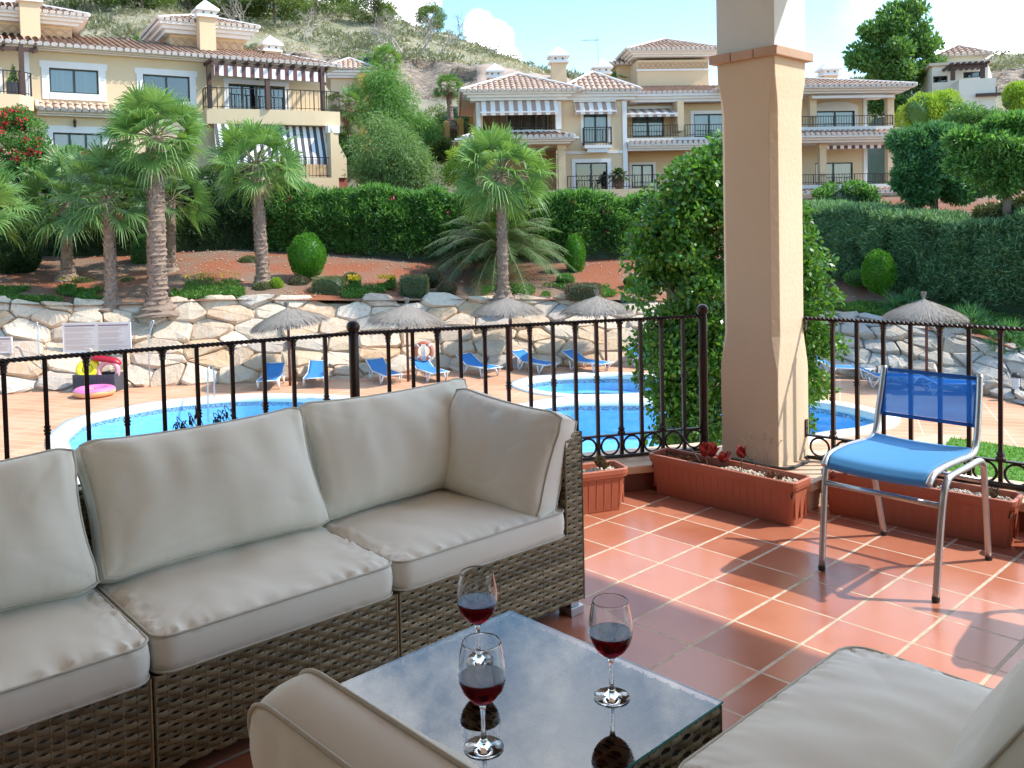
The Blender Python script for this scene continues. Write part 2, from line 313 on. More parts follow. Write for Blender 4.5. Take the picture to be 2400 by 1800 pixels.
def railing(p0,p1,ts,kind0,label,posts=(),name='iron_railing'):
    A=G(*p0); B=G(*p1); d=B-A; Ln=d.length; rz=math.atan2(d.y,d.x)
    r=empty(name,A,rz,label,'railing','iron railings round the terrace')
    mb=MB(); n=int(Ln/.006); V=[];Fc=[]
    for i in range(n+1):                       # twisted square top bar
        a=i*.006*2*PI/.085; x=i*.006
        for j in range(4): V.append((x,.0105*math.cos(a+j*PI/2),.862+.0105*math.sin(a+j*PI/2)))
    for i in range(n):
        for j in range(4): Fc.append((4*i+j,4*i+(j+1)%4,4*i+4+(j+1)%4,4*i+4+j))
    mb.add(V,Fc); mb.build('top_rail',MT['iron'],r)
    mb=MB(); mb.box(0,Ln,-.011,.011,.256,.265); mb.build('lower_rail',MT['iron'],r)
    mb=MB(); mb.box(0,Ln,-.012,.012,.142,.152); mb.build('bottom_bar',MT['iron'],r)
    for i,t in enumerate(ts):
        b=link('baluster',BAL[(i+kind0)%2],r,loc=(t,0,0)); b.rotation_euler[2]=random.uniform(-.03,.03)
    tt=[0]+list(ts)+[Ln]
    for t0,t1 in zip(tt,tt[1:]):
        if t1-t0>.07: 
            q=link('ring',RING,r,loc=((t0+t1)/2,0,.204)); q.scale=(min(1.02,(t1-t0-.012)/.106),1,1.0)
    for t in posts:
        mb=MB(); mb.lathe([(0,.12),(.024,.12),(.024,.862),(.019,.870),(.0,.870)],20,M=Matrix.Translation((t,0,0)))
        mb.lathe([(.033*math.sin(a*PI/12),.895-.033*math.cos(a*PI/12)) for a in range(13)],20,M=Matrix.Translation((t,0,0)))
        mb.build('post',MT['iron'],r,smooth=True)
    return r,A,d.normalized(),Ln
def tpos(p0,p1,pxs,z=.86):
    A=G(*p0,z);B=G(*p1,z);d=(B-A).normalized();out=[]
    for x in pxs:
        # intersect the vertical image column through px with the rail line
        u=ray(x,700); n=Vector(np.cross(u,ray(x,900))); t=-(A-Vector(CP)).dot(n)/d.dot(n); out.append(t)
    return out
ts=tpos(rA0,rP1,(7,104,201,292,380,460,542,617,686,761)); st=ts[1]-ts[0]
pre=[ts[0]-st*k for k in range(10,0,-1) if ts[0]-st*k>0]
railing(rA0,rP1,pre+ts,1-len(pre)%2,'iron railing behind the cream sofa, left of the thick ball-topped post')
tsB=tpos(rP1,rP2,(909,966,1024,1078,1135,1189,1241,1295,1347,1397,1452,1500,1549,1600)); LB=(G(*rP2)-G(*rP1)).length
r,*_=railing(rP1,rP2,tsB,1,'middle iron railing between the two ball-topped posts beside the column',posts=(0,LB))
tsC=tpos(rCw,rCe,(1951,2008,2070,2134,2203,2271,2345)); st=tsC[-1]-tsC[-2]
tsC+= [tsC[-1]+st*k for k in range(1,6)]
r,A,d,Ln=railing(rCw,rCe,[t for t in tsC if t<1.8],1,'iron railing behind the blue chair, bracketed to the right side of the column')
for z0,z1 in ((.80,.872),(.25,.34)):
    mb=MB(); mb.box(0,.006,-.013,.013,z0,z1); mb.lathe([(0,0),(.006,0),(.004,.004),(0,.005)],10,M=Matrix.Translation((.006,0,(z0+z1)/2))@Matrix.Rotation(PI/2,4,'Y')); mb.build('bracket',MT['iron'],r)
# planters ---------------------------------------------------------
PM={}
def planter(w,label):
    """terracotta window box: local x along its length, y across, open top"""
    r=empty('planter',(0,0,0),0,label,'planter','terracotta window boxes by the railings'); d=.155; h=.205
    def ring(z,gx,cr,n=5):
        hx,hy=w/2+gx,d/2+gx; P=[]
        for cx,cy,a0 in ((hx-cr,hy-cr,0),(-hx+cr,hy-cr,90),(-hx+cr,-hy+cr,180),(hx-cr,-hy+cr,270)):
            for k in range(n): a=R(a0+90*k/(n-1)); P.append((cx+cr*math.cos(a),cy+cr*math.sin(a),z))
        return P
    prof=[(0,-.022,.03),(.004,-.02,.03),(.165,-.004,.03),(.166,.004,.032),(.178,.006,.034),(.180,.0075,.034),(.202,.008,.034),(.205,.004,.03),(.205,-.006,.022),(.2,-.009,.02),(.150,-.014,.02)]
    V=[];Fc=[]
    for z,g_,c in prof: V+=ring(z,g_,c)
    n=20
    for i in range(len(prof)-1):
        for j in range(n): Fc.append((i*n+j,i*n+(j+1)%n,(i+1)*n+(j+1)%n,(i+1)*n+j))
    Fc.append(tuple(range(n-1,-1,-1)))
    mb=MB().add(V,Fc)
    k=int((w-.08)/.038)
    for i in range(k+1):                       # ribs moulded in the long sides
        x=-w/2+.04+i*(w-.08)/k
        for sg in (-1,1):
            for z0,z1,y0,y1 in ((.015,.155,d/2-.020,d/2-.006),):
                t=.0022
                V2=[(x-.003,sg*y0,z0),(x+.003,sg*y0,z0),(x+.003,sg*(y1+.001),z1),(x-.003,sg*(y1+.001),z1),(x-.003,sg*(y0+t),z0),(x+.003,sg*(y0+t),z0),(x+.003,sg*(y1+.001+t),z1),(x-.003,sg*(y1+.001+t),z1)]
                mb.add(V2,[(0,1,2,3),(4,5,6,7),(0,1,5,4),(1,2,6,5),(2,3,7,6),(3,0,4,7)])
    for i in range(3):
        y=-.045+.045*i
        for sg in (-1,1): mb.box(sg*(w/2-.012)-.004,sg*(w/2-.012)+.004,y-.003,y+.003,.03,.15)
    mb.build('box',MT['plast'],r,smooth=False,bevel=.002,seg=1)
    mb=MB(); mb.box(-w/2+.012,w/2-.012,-d/2+.012,d/2-.012,.13,.168); mb.build('soil',MT['soil'],r)
    return r
def pebbles(root,w,xs,n,label,seed):
    rg=np.random.default_rng(seed); V=[];Fc=[]
    base=[(0,0,1),(.9,0,.2),(.28,.85,.2),(-.73,.53,.2),(-.73,-.53,.2),(.28,-.85,.2),(.73,.53,-.5),(-.28,.85,-.5),(-.9,0,-.5),(-.28,-.85,-.5),(.73,-.53,-.5)]
    ft=[(0,1,2),(0,2,3),(0,3,4),(0,4,5),(0,5,1),(1,6,2),(2,6,7),(2,7,3),(3,7,8),(3,8,4),(4,8,9),(4,9,5),(5,9,10),(5,10,1),(1,10,6)]
    base=np.array(base)
    for i in range(n):
        s=rg.uniform(.004,.0085)*np.array([1.2,rg.uniform(.8,1.1),rg.uniform(.6,.8)])
        a=rg.uniform(0,6.28); c,s_=math.cos(a),math.sin(a)
        P=base*s; P=np.c_[P[:,0]*c-P[:,1]*s_,P[:,0]*s_+P[:,1]*c,P[:,2]]+[rg.uniform(*xs),rg.uniform(-.058,.058),.171+rg.uniform(0,.012)]
        Fc+=[tuple(k+len(V) for k in f) for f in ft]; V+=P.tolist()
    o=npmesh('gravel',V,Fc,MT['pebble'],smooth=True); o.location=root.location; o.rotation_euler=root.rotation_euler
    o['kind']='stuff'; o['label']=label; o['category']='gravel'
def pl_at(w,c,ang,label):
    r=planter(w,label); r.location=G(*c); r.rotation_euler[2]=YAW+ang; return r
a1=R(66)
pA=(-.069,-.24); ax=(pA[0]-math.cos(a1)*.4/.25*1,pA[1]-math.sin(a1)*.4/.25)
n1=(-math.sin(a1),math.cos(a1))
pl1=pl_at(.80,(ax[0]+n1[0]*.3,ax[1]+n1[1]*.3),a1,'terracotta planter half hidden behind the sofa arm, with a grey rosette plant')
pl2=pl_at(.80,(1.16,1.19),0,'terracotta planter in front of the column holding red-leaved succulents')
pl3=pl_at(.80,(4.25,2.47),R(4.3),'terracotta planter behind the blue chair')
pl4=pl_at(.80,(7.63,2.72),R(5),'terracotta planter only just showing at the right edge')
pebbles(pl1,.8,(.18,.385),420,'white pebbles in the planter beside the sofa arm',1)
pebbles(pl2,.8,(-.02,.385),800,'white pebbles in the planter in front of the column',2)
pebbles(pl3,.8,(-.385,.385),1300,'white pebbles in the planter behind the chair',3)
# ================================================================ WICKER + CUSHIONS
def wicker(Wd,Ht,M,row=.0155,stake=.032,amp=.0032,rh=.0160,seed=0):
    """interlaced strands as real ribbons on a rectangle Wd x Ht; M maps (along,up,out) to local space"""
    rg=np.random.default_rng(seed+int(Wd*1000)); nr=max(1,int(round(Ht/row))); row=Ht/nr; ns=max(1,int(round(Wd/stake))); stake=Wd/ns
    n=ns*4+1; x=np.linspace(0,Wd,n); V=[];Fc=[]
    for r_ in range(nr):
        o=amp*np.cos(PI*x/stake+PI*r_+PI/2); zc=(r_+.5)*row+rg.normal(0,.0004,n)
        h=rh/2*(1+.12*np.cos(2*PI*x/stake))
        off=len(V)*0
        P=[np.c_[x,zc-h,o-.0026],np.c_[x,zc,o+.0016],np.c_[x,zc+h,o-.0026]]
        k=sum(len(a) for a in V); V.append(np.concatenate(P)); 
        i=np.arange(n-1)
        for a in (0,1): Fc.append(np.c_[k+a*n+i,k+a*n+i+1,k+(a+1)*n+i+1,k+(a+1)*n+i])
    for s_ in range(ns+1):
        xx=min(max(s_*stake,.003),Wd-.003); k=sum(len(a) for a in V)
        V.append(np.array([(xx-.003,0,-.0008),(xx,0,.0012),(xx+.003,0,-.0008),(xx-.003,Ht,-.0008),(xx,Ht,.0012),(xx+.003,Ht,-.0008)])); Fc.append(np.array([(k,k+1,k+4,k+3),(k+1,k+2,k+5,k+4)]))
    V=np.concatenate(V); Mn=np.array(M); V=V@Mn[:3,:3].T+Mn[:3,3]
    return V,np.concatenate(Fc)
def frame(o,ex,ey,ez): return Matrix(((ex[0],ey[0],ez[0],o[0]),(ex[1],ey[1],ez[1],o[1]),(ex[2],ey[2],ez[2],o[2]),(0,0,0,1)))
def wicker_box(name,parent,x0,x1,y0,y1,z0,z1,faces='fblrt',row=.0155,stake=.032,seed=0,rh=.0160):
    VS=[];FS=[];k=0
    defs={'f':(x1-x0,z1-z0,frame((x0,y0,z0),(1,0,0),(0,0,1),(0,-1,0))),'b':(x1-x0,z1-z0,frame((x0,y1,z0),(1,0,0),(0,0,1),(0,1,0))),
          'l':(y1-y0,z1-z0,frame((x0,y0,z0),(0,1,0),(0,0,1),(-1,0,0))),'r':(y1-y0,z1-z0,frame((x1,y0,z0),(0,1,0),(0,0,1),(1,0,0))),
          't':(y1-y0,x1-x0,frame((x0,y0,z1),(0,1,0),(1,0,0),(0,0,1)))}
    for c in faces:
        V,Fq=wicker(*defs[c],row=row,stake=stake,seed=seed,rh=rh); VS.append(V);FS.append(Fq+k);k+=len(V)
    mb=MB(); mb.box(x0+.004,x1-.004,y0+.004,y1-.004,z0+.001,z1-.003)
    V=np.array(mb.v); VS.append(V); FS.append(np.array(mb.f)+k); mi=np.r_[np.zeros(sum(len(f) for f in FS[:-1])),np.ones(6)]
    k+=len(V); mb=MB()
    for cx in (x0,x1):                       # corner stakes
        for cy in (y0,y1): mb.tube([(cx,cy,z0),(cx,cy,z1)],.0038,6)
    V=np.array(mb.v); q=[f for f in mb.f if len(f)==4]; VS.append(V); FS.append(np.array(q)+k); mi=np.r_[mi,np.zeros(len(q))]
    return npmesh(name,np.concatenate(VS),np.concatenate(FS),[MT['rattan'],MT['under']],parent,smooth=True,mi=mi)
def cushion(name,parent,w,d,t,puff,rc,M,seed=0,pucker=.003,fold=.004,nu=56,sag=0,ear=0,band=.006,label=None):
    rg=random.Random(seed); ox=Vector((rg.uniform(0,50),rg.uniform(0,50),rg.uniform(0,50)))
    nv=max(20,int(nu*d/w)); us=np.linspace(-1,1,nu); vs=np.linspace(-1,1,nv)
    us=np.sign(us)*np.abs(us)**.85; vs=np.sign(vs)*np.abs(vs)**.85
    def pos(u,v):
        r=max(abs(u),abs(v)); 
        if r<1e-6: return 0,0,0
        x,y=u/r*w/2,v/r*d/2
        if abs(x)>w/2-rc and abs(y)>d/2-rc:
            cx,cy=math.copysign(w/2-rc,x),math.copysign(d/2-rc,y); dx,dy=x-cx,y-cy; l=math.hypot(dx,dy) or 1; x,y=cx+dx/l*rc,cy+dy/l*rc
        if ear: 
            k=ear*(abs(u/r*v/r))**6; x*=1+k; y*=1+k
            x*=1-.06*(1-abs(v/r)**2)*(abs(u)/r>=.999); y*=1-.07*(1-abs(u/r)**2)*(abs(v)/r>=.999)
        return x*r,y*r,r
    V=[];Fc=[];rows=[]
    for side in (1,-1):
        for v in vs:
            for u in us:
                x,y,r=pos(u,v); e=1-r
                b=(1-abs(u)**2.6)*(1-abs(v)**2.6)
                z=t/2+puff*b**.55 if b>0 else t/2
                q=Vector((x*5,y*5,side*3))+ox
                z+=fold*noise.noise(q*1.0)*min(1,e*8)+fold*.55*noise.noise(Vector((x*13,y*6,side*3))+ox)*min(1,e*8)
                cz=max(0,1-abs(noise.noise(Vector((x*4.2,y*7,side*5))+ox))*7)**2; z-=(.0028 if fold>.012 else .0012)*min(1,e*7)*cz
                s_=x*70 if abs(v)*1>abs(u) else y*70
                env=math.exp(-e/.075)*min(1,e/.015)
                z+=pucker*env*noise.noise(Vector((x*55,y*55 if abs(u)>abs(v) else 0,side+ox.x)))*2.0
                if sag: z+=sag*(-v)*(1-abs(u)**4)*(1-v*v)
                V.append((x,y,side*z))
    n=nu*nv
    for s0 in (0,1):
        for j in range(nv-1):
            for i in range(nu-1):
                a=s0*n+j*nu+i; q=(a,a+1,a+nu+1,a+nu); Fc.append(q if s0==0 else q[::-1])
    loop=[i for i in range(nu)]+[j*nu+nu-1 for j in range(1,nv)]+[(nv-1)*nu+i for i in range(nu-2,-1,-1)]+[j*nu for j in range(nv-2,0,-1)]
    m=len(loop); K=4; base=len(V)
    for k in range(1,K):
        f=k/K
        for li in loop:
            x,y,z=V[li]; l=math.hypot(x,y); bl=band*math.sin(PI*f)*(1+.5*noise.noise(Vector((x*8,y*8,9))+ox)); 
            nx,ny=x/(w/2),y/(d/2); g=max(abs(nx),abs(ny)); nx=math.copysign(abs(nx)**6,nx);ny=math.copysign(abs(ny)**6,ny); g=math.hypot(nx,ny) or 1
            V.append((x+nx/g*bl,y+ny/g*bl,t/2*(1-2*f)))
    def idx(k,i):
        i%=m
        return loop[i] if k==0 else (n+loop[i] if k==K else base+(k-1)*m+i)
    for k in range(K):
        for i in range(m): Fc.append((idx(k,i),idx(k+1,i),idx(k+1,i+1),idx(k,i+1)))
    Vm=[M@Vector(p) for p in V]
    o=npmesh(name,[tuple(p) for p in Vm],Fc,MT['fabric'],parent,smooth=True)
    mb=MB()
    for s0 in (0,n):
        P=[Vector(V[s0+li]) for li in loop][::1]
        P=[p+Vector((math.copysign(.0015,p.x),math.copysign(.0015,p.y),0)) for p in P]
        mb.tube(P,.0034,6,closed=True,M=M)
    mb.build('piping',MT['piping'],o,smooth=True)
    if label: o['label']=label
    return o
def T(x,y,z): return Matrix.Translation((x,y,z))
def RX(a): return Matrix.Rotation(R(a),4,'X')
def RY(a): return Matrix.Rotation(R(a),4,'Y')
def RZ(a): return Matrix.Rotation(R(a),4,'Z')
SR=YAW+PI/2-R(2.5)
SO=G(2.33,-4.2)
def sofa_pt(x,y): return SO+Matrix.Rotation(SR,3,'Z')@Vector((x,y,0))
def module(x0,x1,label,arm=False,seed=0,dep=.69,origin=None,rot=None,armL=False,lift=0):
    r=empty('sofa_module',sofa_pt(x1,0) if origin is None else origin,SR if rot is None else rot,label,'sofa','rattan sofa modules')
    w=x1-x0; a=.08 if arm else 0
    wicker_box('seat_base',r,-w,0,0,dep,.05,.293,'flr' if not arm else 'flr',seed=seed)
    wicker_box('backrest',r,-w,-a,dep-.07,dep,.296,.62,'fblt',seed=seed+1)
    if arm:
        wicker_box('armrest',r,-.08,0,.0,dep,.296,.645,'fblrt',seed=seed+2,stake=.027)
    if armL:
        wicker_box('armrest',r,-w,-w+.08,.0,dep-.071,.296,.645,'fblrt',seed=seed+2,stake=.027)
    for fx in (-w+.004,-.066):
        for fy in (.0,dep-.066):
            mb=MB(); mb.box(fx,fx+.062,fy-.001,fy+.062,0,.03); mb.box(fx+.01,fx+.05,fy+.01,fy+.05,.03,.05); mb.build('foot',MT['alu'],r,bevel=.002)
    return r,w
# corner module (with arm)
r,w=module(-.775,0,'corner sofa module with a woven armrest at its right end and two loose back cushions',arm=True,seed=1)
cushion('seat_cushion',r,w-.075,.63,.085,.022,.05,T(-.08-(w-.08)/2-.003,.303,.342),seed=3,pucker=.012,fold=.008)
cushion('back_cushion',r,.73,.40,.085,.075,.06,T(-.415,.545,.575)@RX(66),seed=4,fold=.016,pucker=.006,ear=.035,sag=.02)
cushion('back_cushion',r,.54,.385,.09,.065,.08,T(-.145,.262,.548)@RZ(-90+8)@RX(71)@RZ(-5),seed=5,fold=.014,pucker=.006,ear=.04,sag=.02,label='squarish back cushion leaning on the woven armrest')
r,w=module(-1.49,-.785,'middle sofa module with a wide back cushion, between the corner module and the left one',seed=11)
cushion('seat_cushion',r,w-.01,.65,.09,.022,.05,T(-w/2,.312,.344),seed=6,pucker=.012,fold=.008)
cushion('back_cushion',r,.71,.40,.085,.075,.06,T(-w/2-.0,.50,.578)@RX(62),seed=7,fold=.016,pucker=.006,ear=.035,sag=.02)
r,w=module(-2.2,-1.50,'left sofa module cut by the left edge of the photo',seed=21)
cushion('seat_cushion',r,w,.66,.09,.024,.05,T(-w/2-.0,.303,.344),seed=8,pucker=.012,fold=.008)
cushion('back_cushion',r,.71,.40,.09,.08,.07,T(-w/2-.01,.47,.578)@RX(60),seed=9,fold=.016,pucker=.006,ear=.035,sag=.02)
# near modules (front faces the table)
NR=YAW-PI/2
r,w=module(0,.70,'near sofa module at the lower right, its seat cushion closest to the tiles',seed=31,origin=G(6.98,-8.47),rot=NR)
cushion('seat_cushion',r,.70,.69,.09,.028,.06,T(-.35,.335,.347),seed=12,pucker=.007,fold=.011,nu=64)
cushion('back_cushion',r,.62,.38,.09,.05,.06,T(-.36,.535,.575)@RX(58),seed=13,fold=.016,ear=.03)
r,w=module(0,.72,'near corner sofa module at the bottom edge, its back cushion covering the table corner',seed=41,origin=G(6.98,-11.5),rot=NR)
cushion('seat_cushion',r,.62,.67,.09,.022,.06,T(-.36,.325,.347),seed=14,fold=.01)
cushion('back_cushion',r,.68,.42,.075,.045,.10,T(-.125,.165,.575)@RZ(-90)@RX(76),seed=15,fold=.016,ear=.0,nu=60,label='big grey-beige back cushion in the foreground')
# ================================================================ COFFEE TABLE + GLASSES
def clear_glass(name,tint,refl=1.5):
    m=bpy.data.materials.new(name); m.use_nodes=True; nt=m.node_tree; N=nt.nodes; L=nt.links; N.remove(N['Principled BSDF']); o=N['Material Output']
    f0=N.new('ShaderNodeFresnel'); f0.inputs[0].default_value=refl; f=N.new('ShaderNodeMath'); f.operation='MULTIPLY'; f.use_clamp=True; f.inputs[1].default_value=1.1; L.new(f0.outputs[0],f.inputs[0]); t=N.new('ShaderNodeBsdfTransparent'); t.inputs[0].default_value=(*tint,1)
    g=N.new('ShaderNodeBsdfGlossy'); g.inputs['Roughness'].default_value=0.0; g.inputs[0].default_value=(1,1,1,1)
    x=N.new('ShaderNodeMixShader'); L.new(f.outputs[0],x.inputs[0]); L.new(t.outputs[0],x.inputs[1]); L.new(g.outputs[0],x.inputs[2]); L.new(x.outputs[0],o.inputs[0]); return m
MT['tableglass']=clear_glass('table_glass',(.84,.92,.92),1.8)
MT['glassedge']=mat('green_glass_edge',(.03,.22,.20),.15,(.05,.30,.27),30)
MT['pane']=clear_glass('window_glass',(.62,.72,.76),2.0)
tb=empty('coffee_table',G(4.0,-7.2),YAW,'low woven rattan coffee table with a clear glass top, three wine glasses standing on it','table')
TW,TD=.645,.66
wicker_box('woven_base',tb,.004,TW-.004,-TD+.004,-.004,.035,.360,'fblr',row=.018,stake=.034,seed=51,rh=.015)
V,Fq=wicker(TW-.01,TD-.01,frame((.005,-TD+.005,.359),(1,0,0),(0,1,0),(0,0,1)),row=.0195,stake=.032,rh=.0175,amp=.0034,seed=5)
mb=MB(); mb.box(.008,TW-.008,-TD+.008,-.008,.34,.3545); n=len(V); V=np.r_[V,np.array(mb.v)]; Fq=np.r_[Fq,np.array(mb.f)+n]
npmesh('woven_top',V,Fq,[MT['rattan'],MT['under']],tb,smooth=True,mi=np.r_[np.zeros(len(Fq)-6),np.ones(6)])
mb=MB(); mb.add([(0,0,.3652),(TW,0,.3652),(TW,-TD,.3652),(0,-TD,.3652),(0,0,.3702),(TW,0,.3702),(TW,-TD,.3702),(0,-TD,.3702)],[(4,5,6,7)],0)
mb.add(mb.v[:8],[(0,1,5,4),(1,2,6,5),(2,3,7,6),(3,0,4,7)],1)
mb.build('glass_top',[MT['tableglass'],MT['glassedge']],tb)
MT['pad']=mat('clear_rubber_pad',(.45,.6,.55),.3,(.4,.55,.5),30)
for x,y in ((.05,-.05),(TW-.06,-.055),(.05,-TD+.05)):
    mb=MB(); mb.lathe([(0,.3625),(.011,.3625),(.011,.3650),(0,.3650)],20,M=T(x,y,0)); mb.build('spacer_pad',MT['pad'],tb,smooth=False)
def realglass(name,col,ior,rough=0):
    m=bpy.data.materials.new(name); m.use_nodes=True; p=m.node_tree.nodes['Principled BSDF']; p.inputs['Base Color'].default_value=(*col,1)
    p.inputs['Transmission Weight'].default_value=1; p.inputs['Roughness'].default_value=rough; p.inputs['IOR'].default_value=ior; return m
MT['crystal']=realglass('crystal',(.97,.985,.99),1.48); MT['wine']=realglass('red_wine',(.11,.001,.006),1.36)
gp=[(0,0),(.036,0),(.0378,.0004),(.0385,.0015),(.0382,.0025),(.0368,.0032),(.028,.0045),(.014,.008),(.0085,.0125),(.0058,.020),(.0045,.034),(.0041,.055),(.0046,.072),(.0062,.082),(.0105,.0875),(.019,.093),(.029,.103),(.037,.118),(.0415,.135),(.0425,.148),(.0412,.165),(.0378,.187),(.0344,.2045),(.0336,.2078),(.0331,.2085)]
ip=[(.0326,.2083),(.0325,.2076),(.0332,.2045),(.0366,.187),(.0400,.165),(.0413,.148),(.0403,.135),(.0358,.1185),(.0278,.1042),(.0180,.0950),(.009,.0915),(0,.0905)]
wp=[(0,.0901),(.009,.0911),(.0184,.0946),(.0282,.1038),(.0362,.1181),(.0407,.135),(.0414,.1405)]
bw=lambda P:[(r_*(1+.11*min(1,max(0,(z_-.089)/.03))),z_) for r_,z_ in P]
gp,ip,wp=bw(gp),bw(ip),bw(wp)
def wine_glass(px,py,label,rz):
    p=onz(px,py,.3705); g=empty('wine_glass',p,rz,label,'wine glass','wine glasses on the coffee table')
    mb=MB(); mb.lathe(gp+ip,40); mb.build('glass',MT['crystal'],g,smooth=True)
    mb=MB(); mb.lathe(wp+[(.0448,.1402),(0,.1400)],40); mb.build('wine',MT['wine'],g,smooth=False).data.polygons.foreach_set('use_smooth',[True]*240+[False]*(len(g.children[-1].data.polygons)-240))
wine_glass(1122,1548,'wine glass of red wine farthest from the viewer, nearest the sofa',0)
wine_glass(1134,1752,'wine glass of red wine nearest the viewer, beside the grey cushion',1)
wine_glass(1434,1634,'wine glass of red wine standing apart on the right side of the table',2)
# ================================================================ BLUE CHAIR
MT['sling']=leafmat('blue_sling',(.10,.36,.64),(.10,.38,.68),tr=.35,rough=.6,bright=(1,1.3,1.5))
MT['hem']=leafmat('blue_hem',(.012,.12,.40),(.012,.12,.40),tr=.15,rough=.6,bright=(1,1.2,1.4))
def meshcloth():
    m=leafmat('blue_mesh',(.05,.24,.60),(.05,.24,.60),tr=.3,rough=.6,bright=(1,1.2,1.4)); nt=m.node_tree; o=nt.nodes['Material Output']; s=o.inputs[0].links[0].from_socket
    t=nt.nodes.new('ShaderNodeBsdfTransparent'); t.inputs[0].default_value=(.50,.74,.98,1); x=nt.nodes.new('ShaderNodeMixShader'); x.inputs[0].default_value=.58; nt.links.new(s,x.inputs[1]); nt.links.new(t.outputs[0],x.inputs[2]); nt.links.new(x.outputs[0],o.inputs[0]); return m
MT['mesh']=meshcloth()
def smooth_path(P,n=6):
    P=[Vector(p) for p in P]; out=[]
    for i in range(len(P)-1):
        p0=P[max(i-1,0)];p1=P[i];p2=P[i+1];p3=P[min(i+2,len(P)-1)]
        for k in range(n):
            t=k/n; out.append(.5*((2*p1)+(p2-p0)*t+(2*p0-5*p1+4*p2-p3)*t*t+(3*p1-p0-3*p2+p3)*t**3))
    return out+[P[-1]]
def chair():
    c=empty('chair',(0,0,0),0,'','chair','blue sling chairs')
    for s in (-1,1):
        leg=MB(); P=smooth_path([(s*.215,-.272,.012),(s*.221,-.235,.28),(s*.224,-.218,.375),(s*.2255,-.196,.415),(s*.226,-.155,.430),(s*.226,0,.430),(s*.226,.115,.430),(s*.2255,.158,.415),(s*.224,.182,.375),(s*.221,.20,.28),(s*.210,.272,.012)],6)
        leg.tube(P,.0125,12); leg.build('leg_frame',MT['alu'],c,smooth=True)
        P=smooth_path([(s*.196,-.283,.418),(s*.198,-.262,.438),(s*.199,-.225,.453),(s*.200,-.12,.458),(s*.200,.02,.452),(s*.200,.10,.448),(s*.199,.150,.458),(s*.198,.178,.492),(s*.197,.196,.56),(s*.194,.218,.64),(s*.190,.240,.742)],6)
        b=MB(); b.tube(P,.0125,12); b.build('side_tube',MT['alu'],c,smooth=True)
        for y in (-.272,.272):
          f=MB(); f.lathe([(0,0),(.012,0),(.0138,.004),(.0138,.018),(0,.018)],14,M=T(s*(.2155 if y<0 else .2105),y,0))
          f.build('foot_cap',MT['black'],c,smooth=False)
    for y,z,nm in ((-.2275,.335,'stretcher'),(.193,.335,'stretcher')):
        b=MB(); b.tube([(-.215,y,z),(.215,y,z)],.0105,10); b.build(nm,MT['alu'],c,smooth=True)
    def sheet(path,x0,x1,n,sag,name,m,thick=.0015):
        P=smooth_path(path,5); V=[];Fc=[]
        for p in P:
            for i in range(n+1):
                f=i/n; V.append((x0+(x1-x0)*f,p.y,p.z-sag*4*f*(1-f)))
        for j in range(len(P)-1):
            for i in range(n): a=j*(n+1)+i; Fc.append((a,a+1,a+n+2,a+n+1))
        o=npmesh(name,V,Fc,m,c,smooth=True); md=o.modifiers.new('solid','SOLIDIFY'); md.thickness=thick; return o
    sheet([(0,-.268,.405),(0,-.282,.420),(0,-.270,.440),(0,-.235,.460),(0,-.12,.466),(0,.02,.460),(0,.11,.457),(0,.155,.470)],-.199,.199,14,.009,'seat',MT['sling'])
    bp=lambda z:(0,.190+(z-.52)*.235,z)
    sheet([bp(.555),bp(.64),bp(.720)],-.175,.175,10,0,'backrest',MT['mesh'])
    for z0,z1 in ((.540,.5545),(.7205,.735)): sheet([bp(z0),bp((z0+z1)/2),bp(z1)],-.175,.175,8,0,'hem',MT['hem'],.003)
    for s in (-1,1): sheet([bp(.540),bp(.64),bp(.735)],s*.1755,s*.193,2,0,'hem',MT['hem'],.004)
    return c
ch=chair(); place(ch,G(4.87,.56),YAW,'blue sling chair with silver tube legs standing in the sun before the planters')
ch2=copy_tree(ch); place(ch2,G(8.45,.05),YAW+R(7),'blue sling chair just outside the right edge, only its shadow showing on the tiles')
# ================================================================ PLANTER PLANTS AND HOSE
MT['redleaf']=leafmat('red_succulent',(.17,.022,.02),(.27,.04,.035),tr=.15,rough=.35,bright=(1.4,.6,.5))
MT['greenleaf']=leafmat('olive_succulent',(.10,.09,.05),(.16,.10,.07),tr=.1,rough=.5)
MT['dry']=mat('dry_stalk',(.20,.14,.09),.9,(.10,.07,.05),40,island=.7)
MT['darkdry']=mat('dark_seed_heads',(.03,.025,.022),.9,(.05,.04,.03),40)
MT['rosette']=leafmat('brown_rosette',(.13,.055,.04),(.20,.10,.06),tr=.1,rough=.6)
MT['redros']=leafmat('red_rosette',(.16,.03,.03),(.25,.06,.05),tr=.1,rough=.5)
def blade(V,Fc,o,dirv,up,ln,wd,curl=.3,n=5,cup=.25):
    o=Vector(o);d=Vector(dirv).normalized();u=Vector(up); sd=d.cross(u).normalized(); u=sd.cross(d).normalized(); k=len(V)
    for i in range(n+1):
        f=i/n; w_=wd*math.sin(PI*min(1,(f*.86+.14)))**.7 if i<n else 0; c=o+d*ln*f+u*ln*curl*f*f
        V+= [tuple(c-sd*w_+u*w_*cup),tuple(c),tuple(c+sd*w_+u*w_*cup)]
    for i in range(n):
        a=k+3*i; Fc+=[(a,a+1,a+4,a+3),(a+1,a+2,a+5,a+4)]
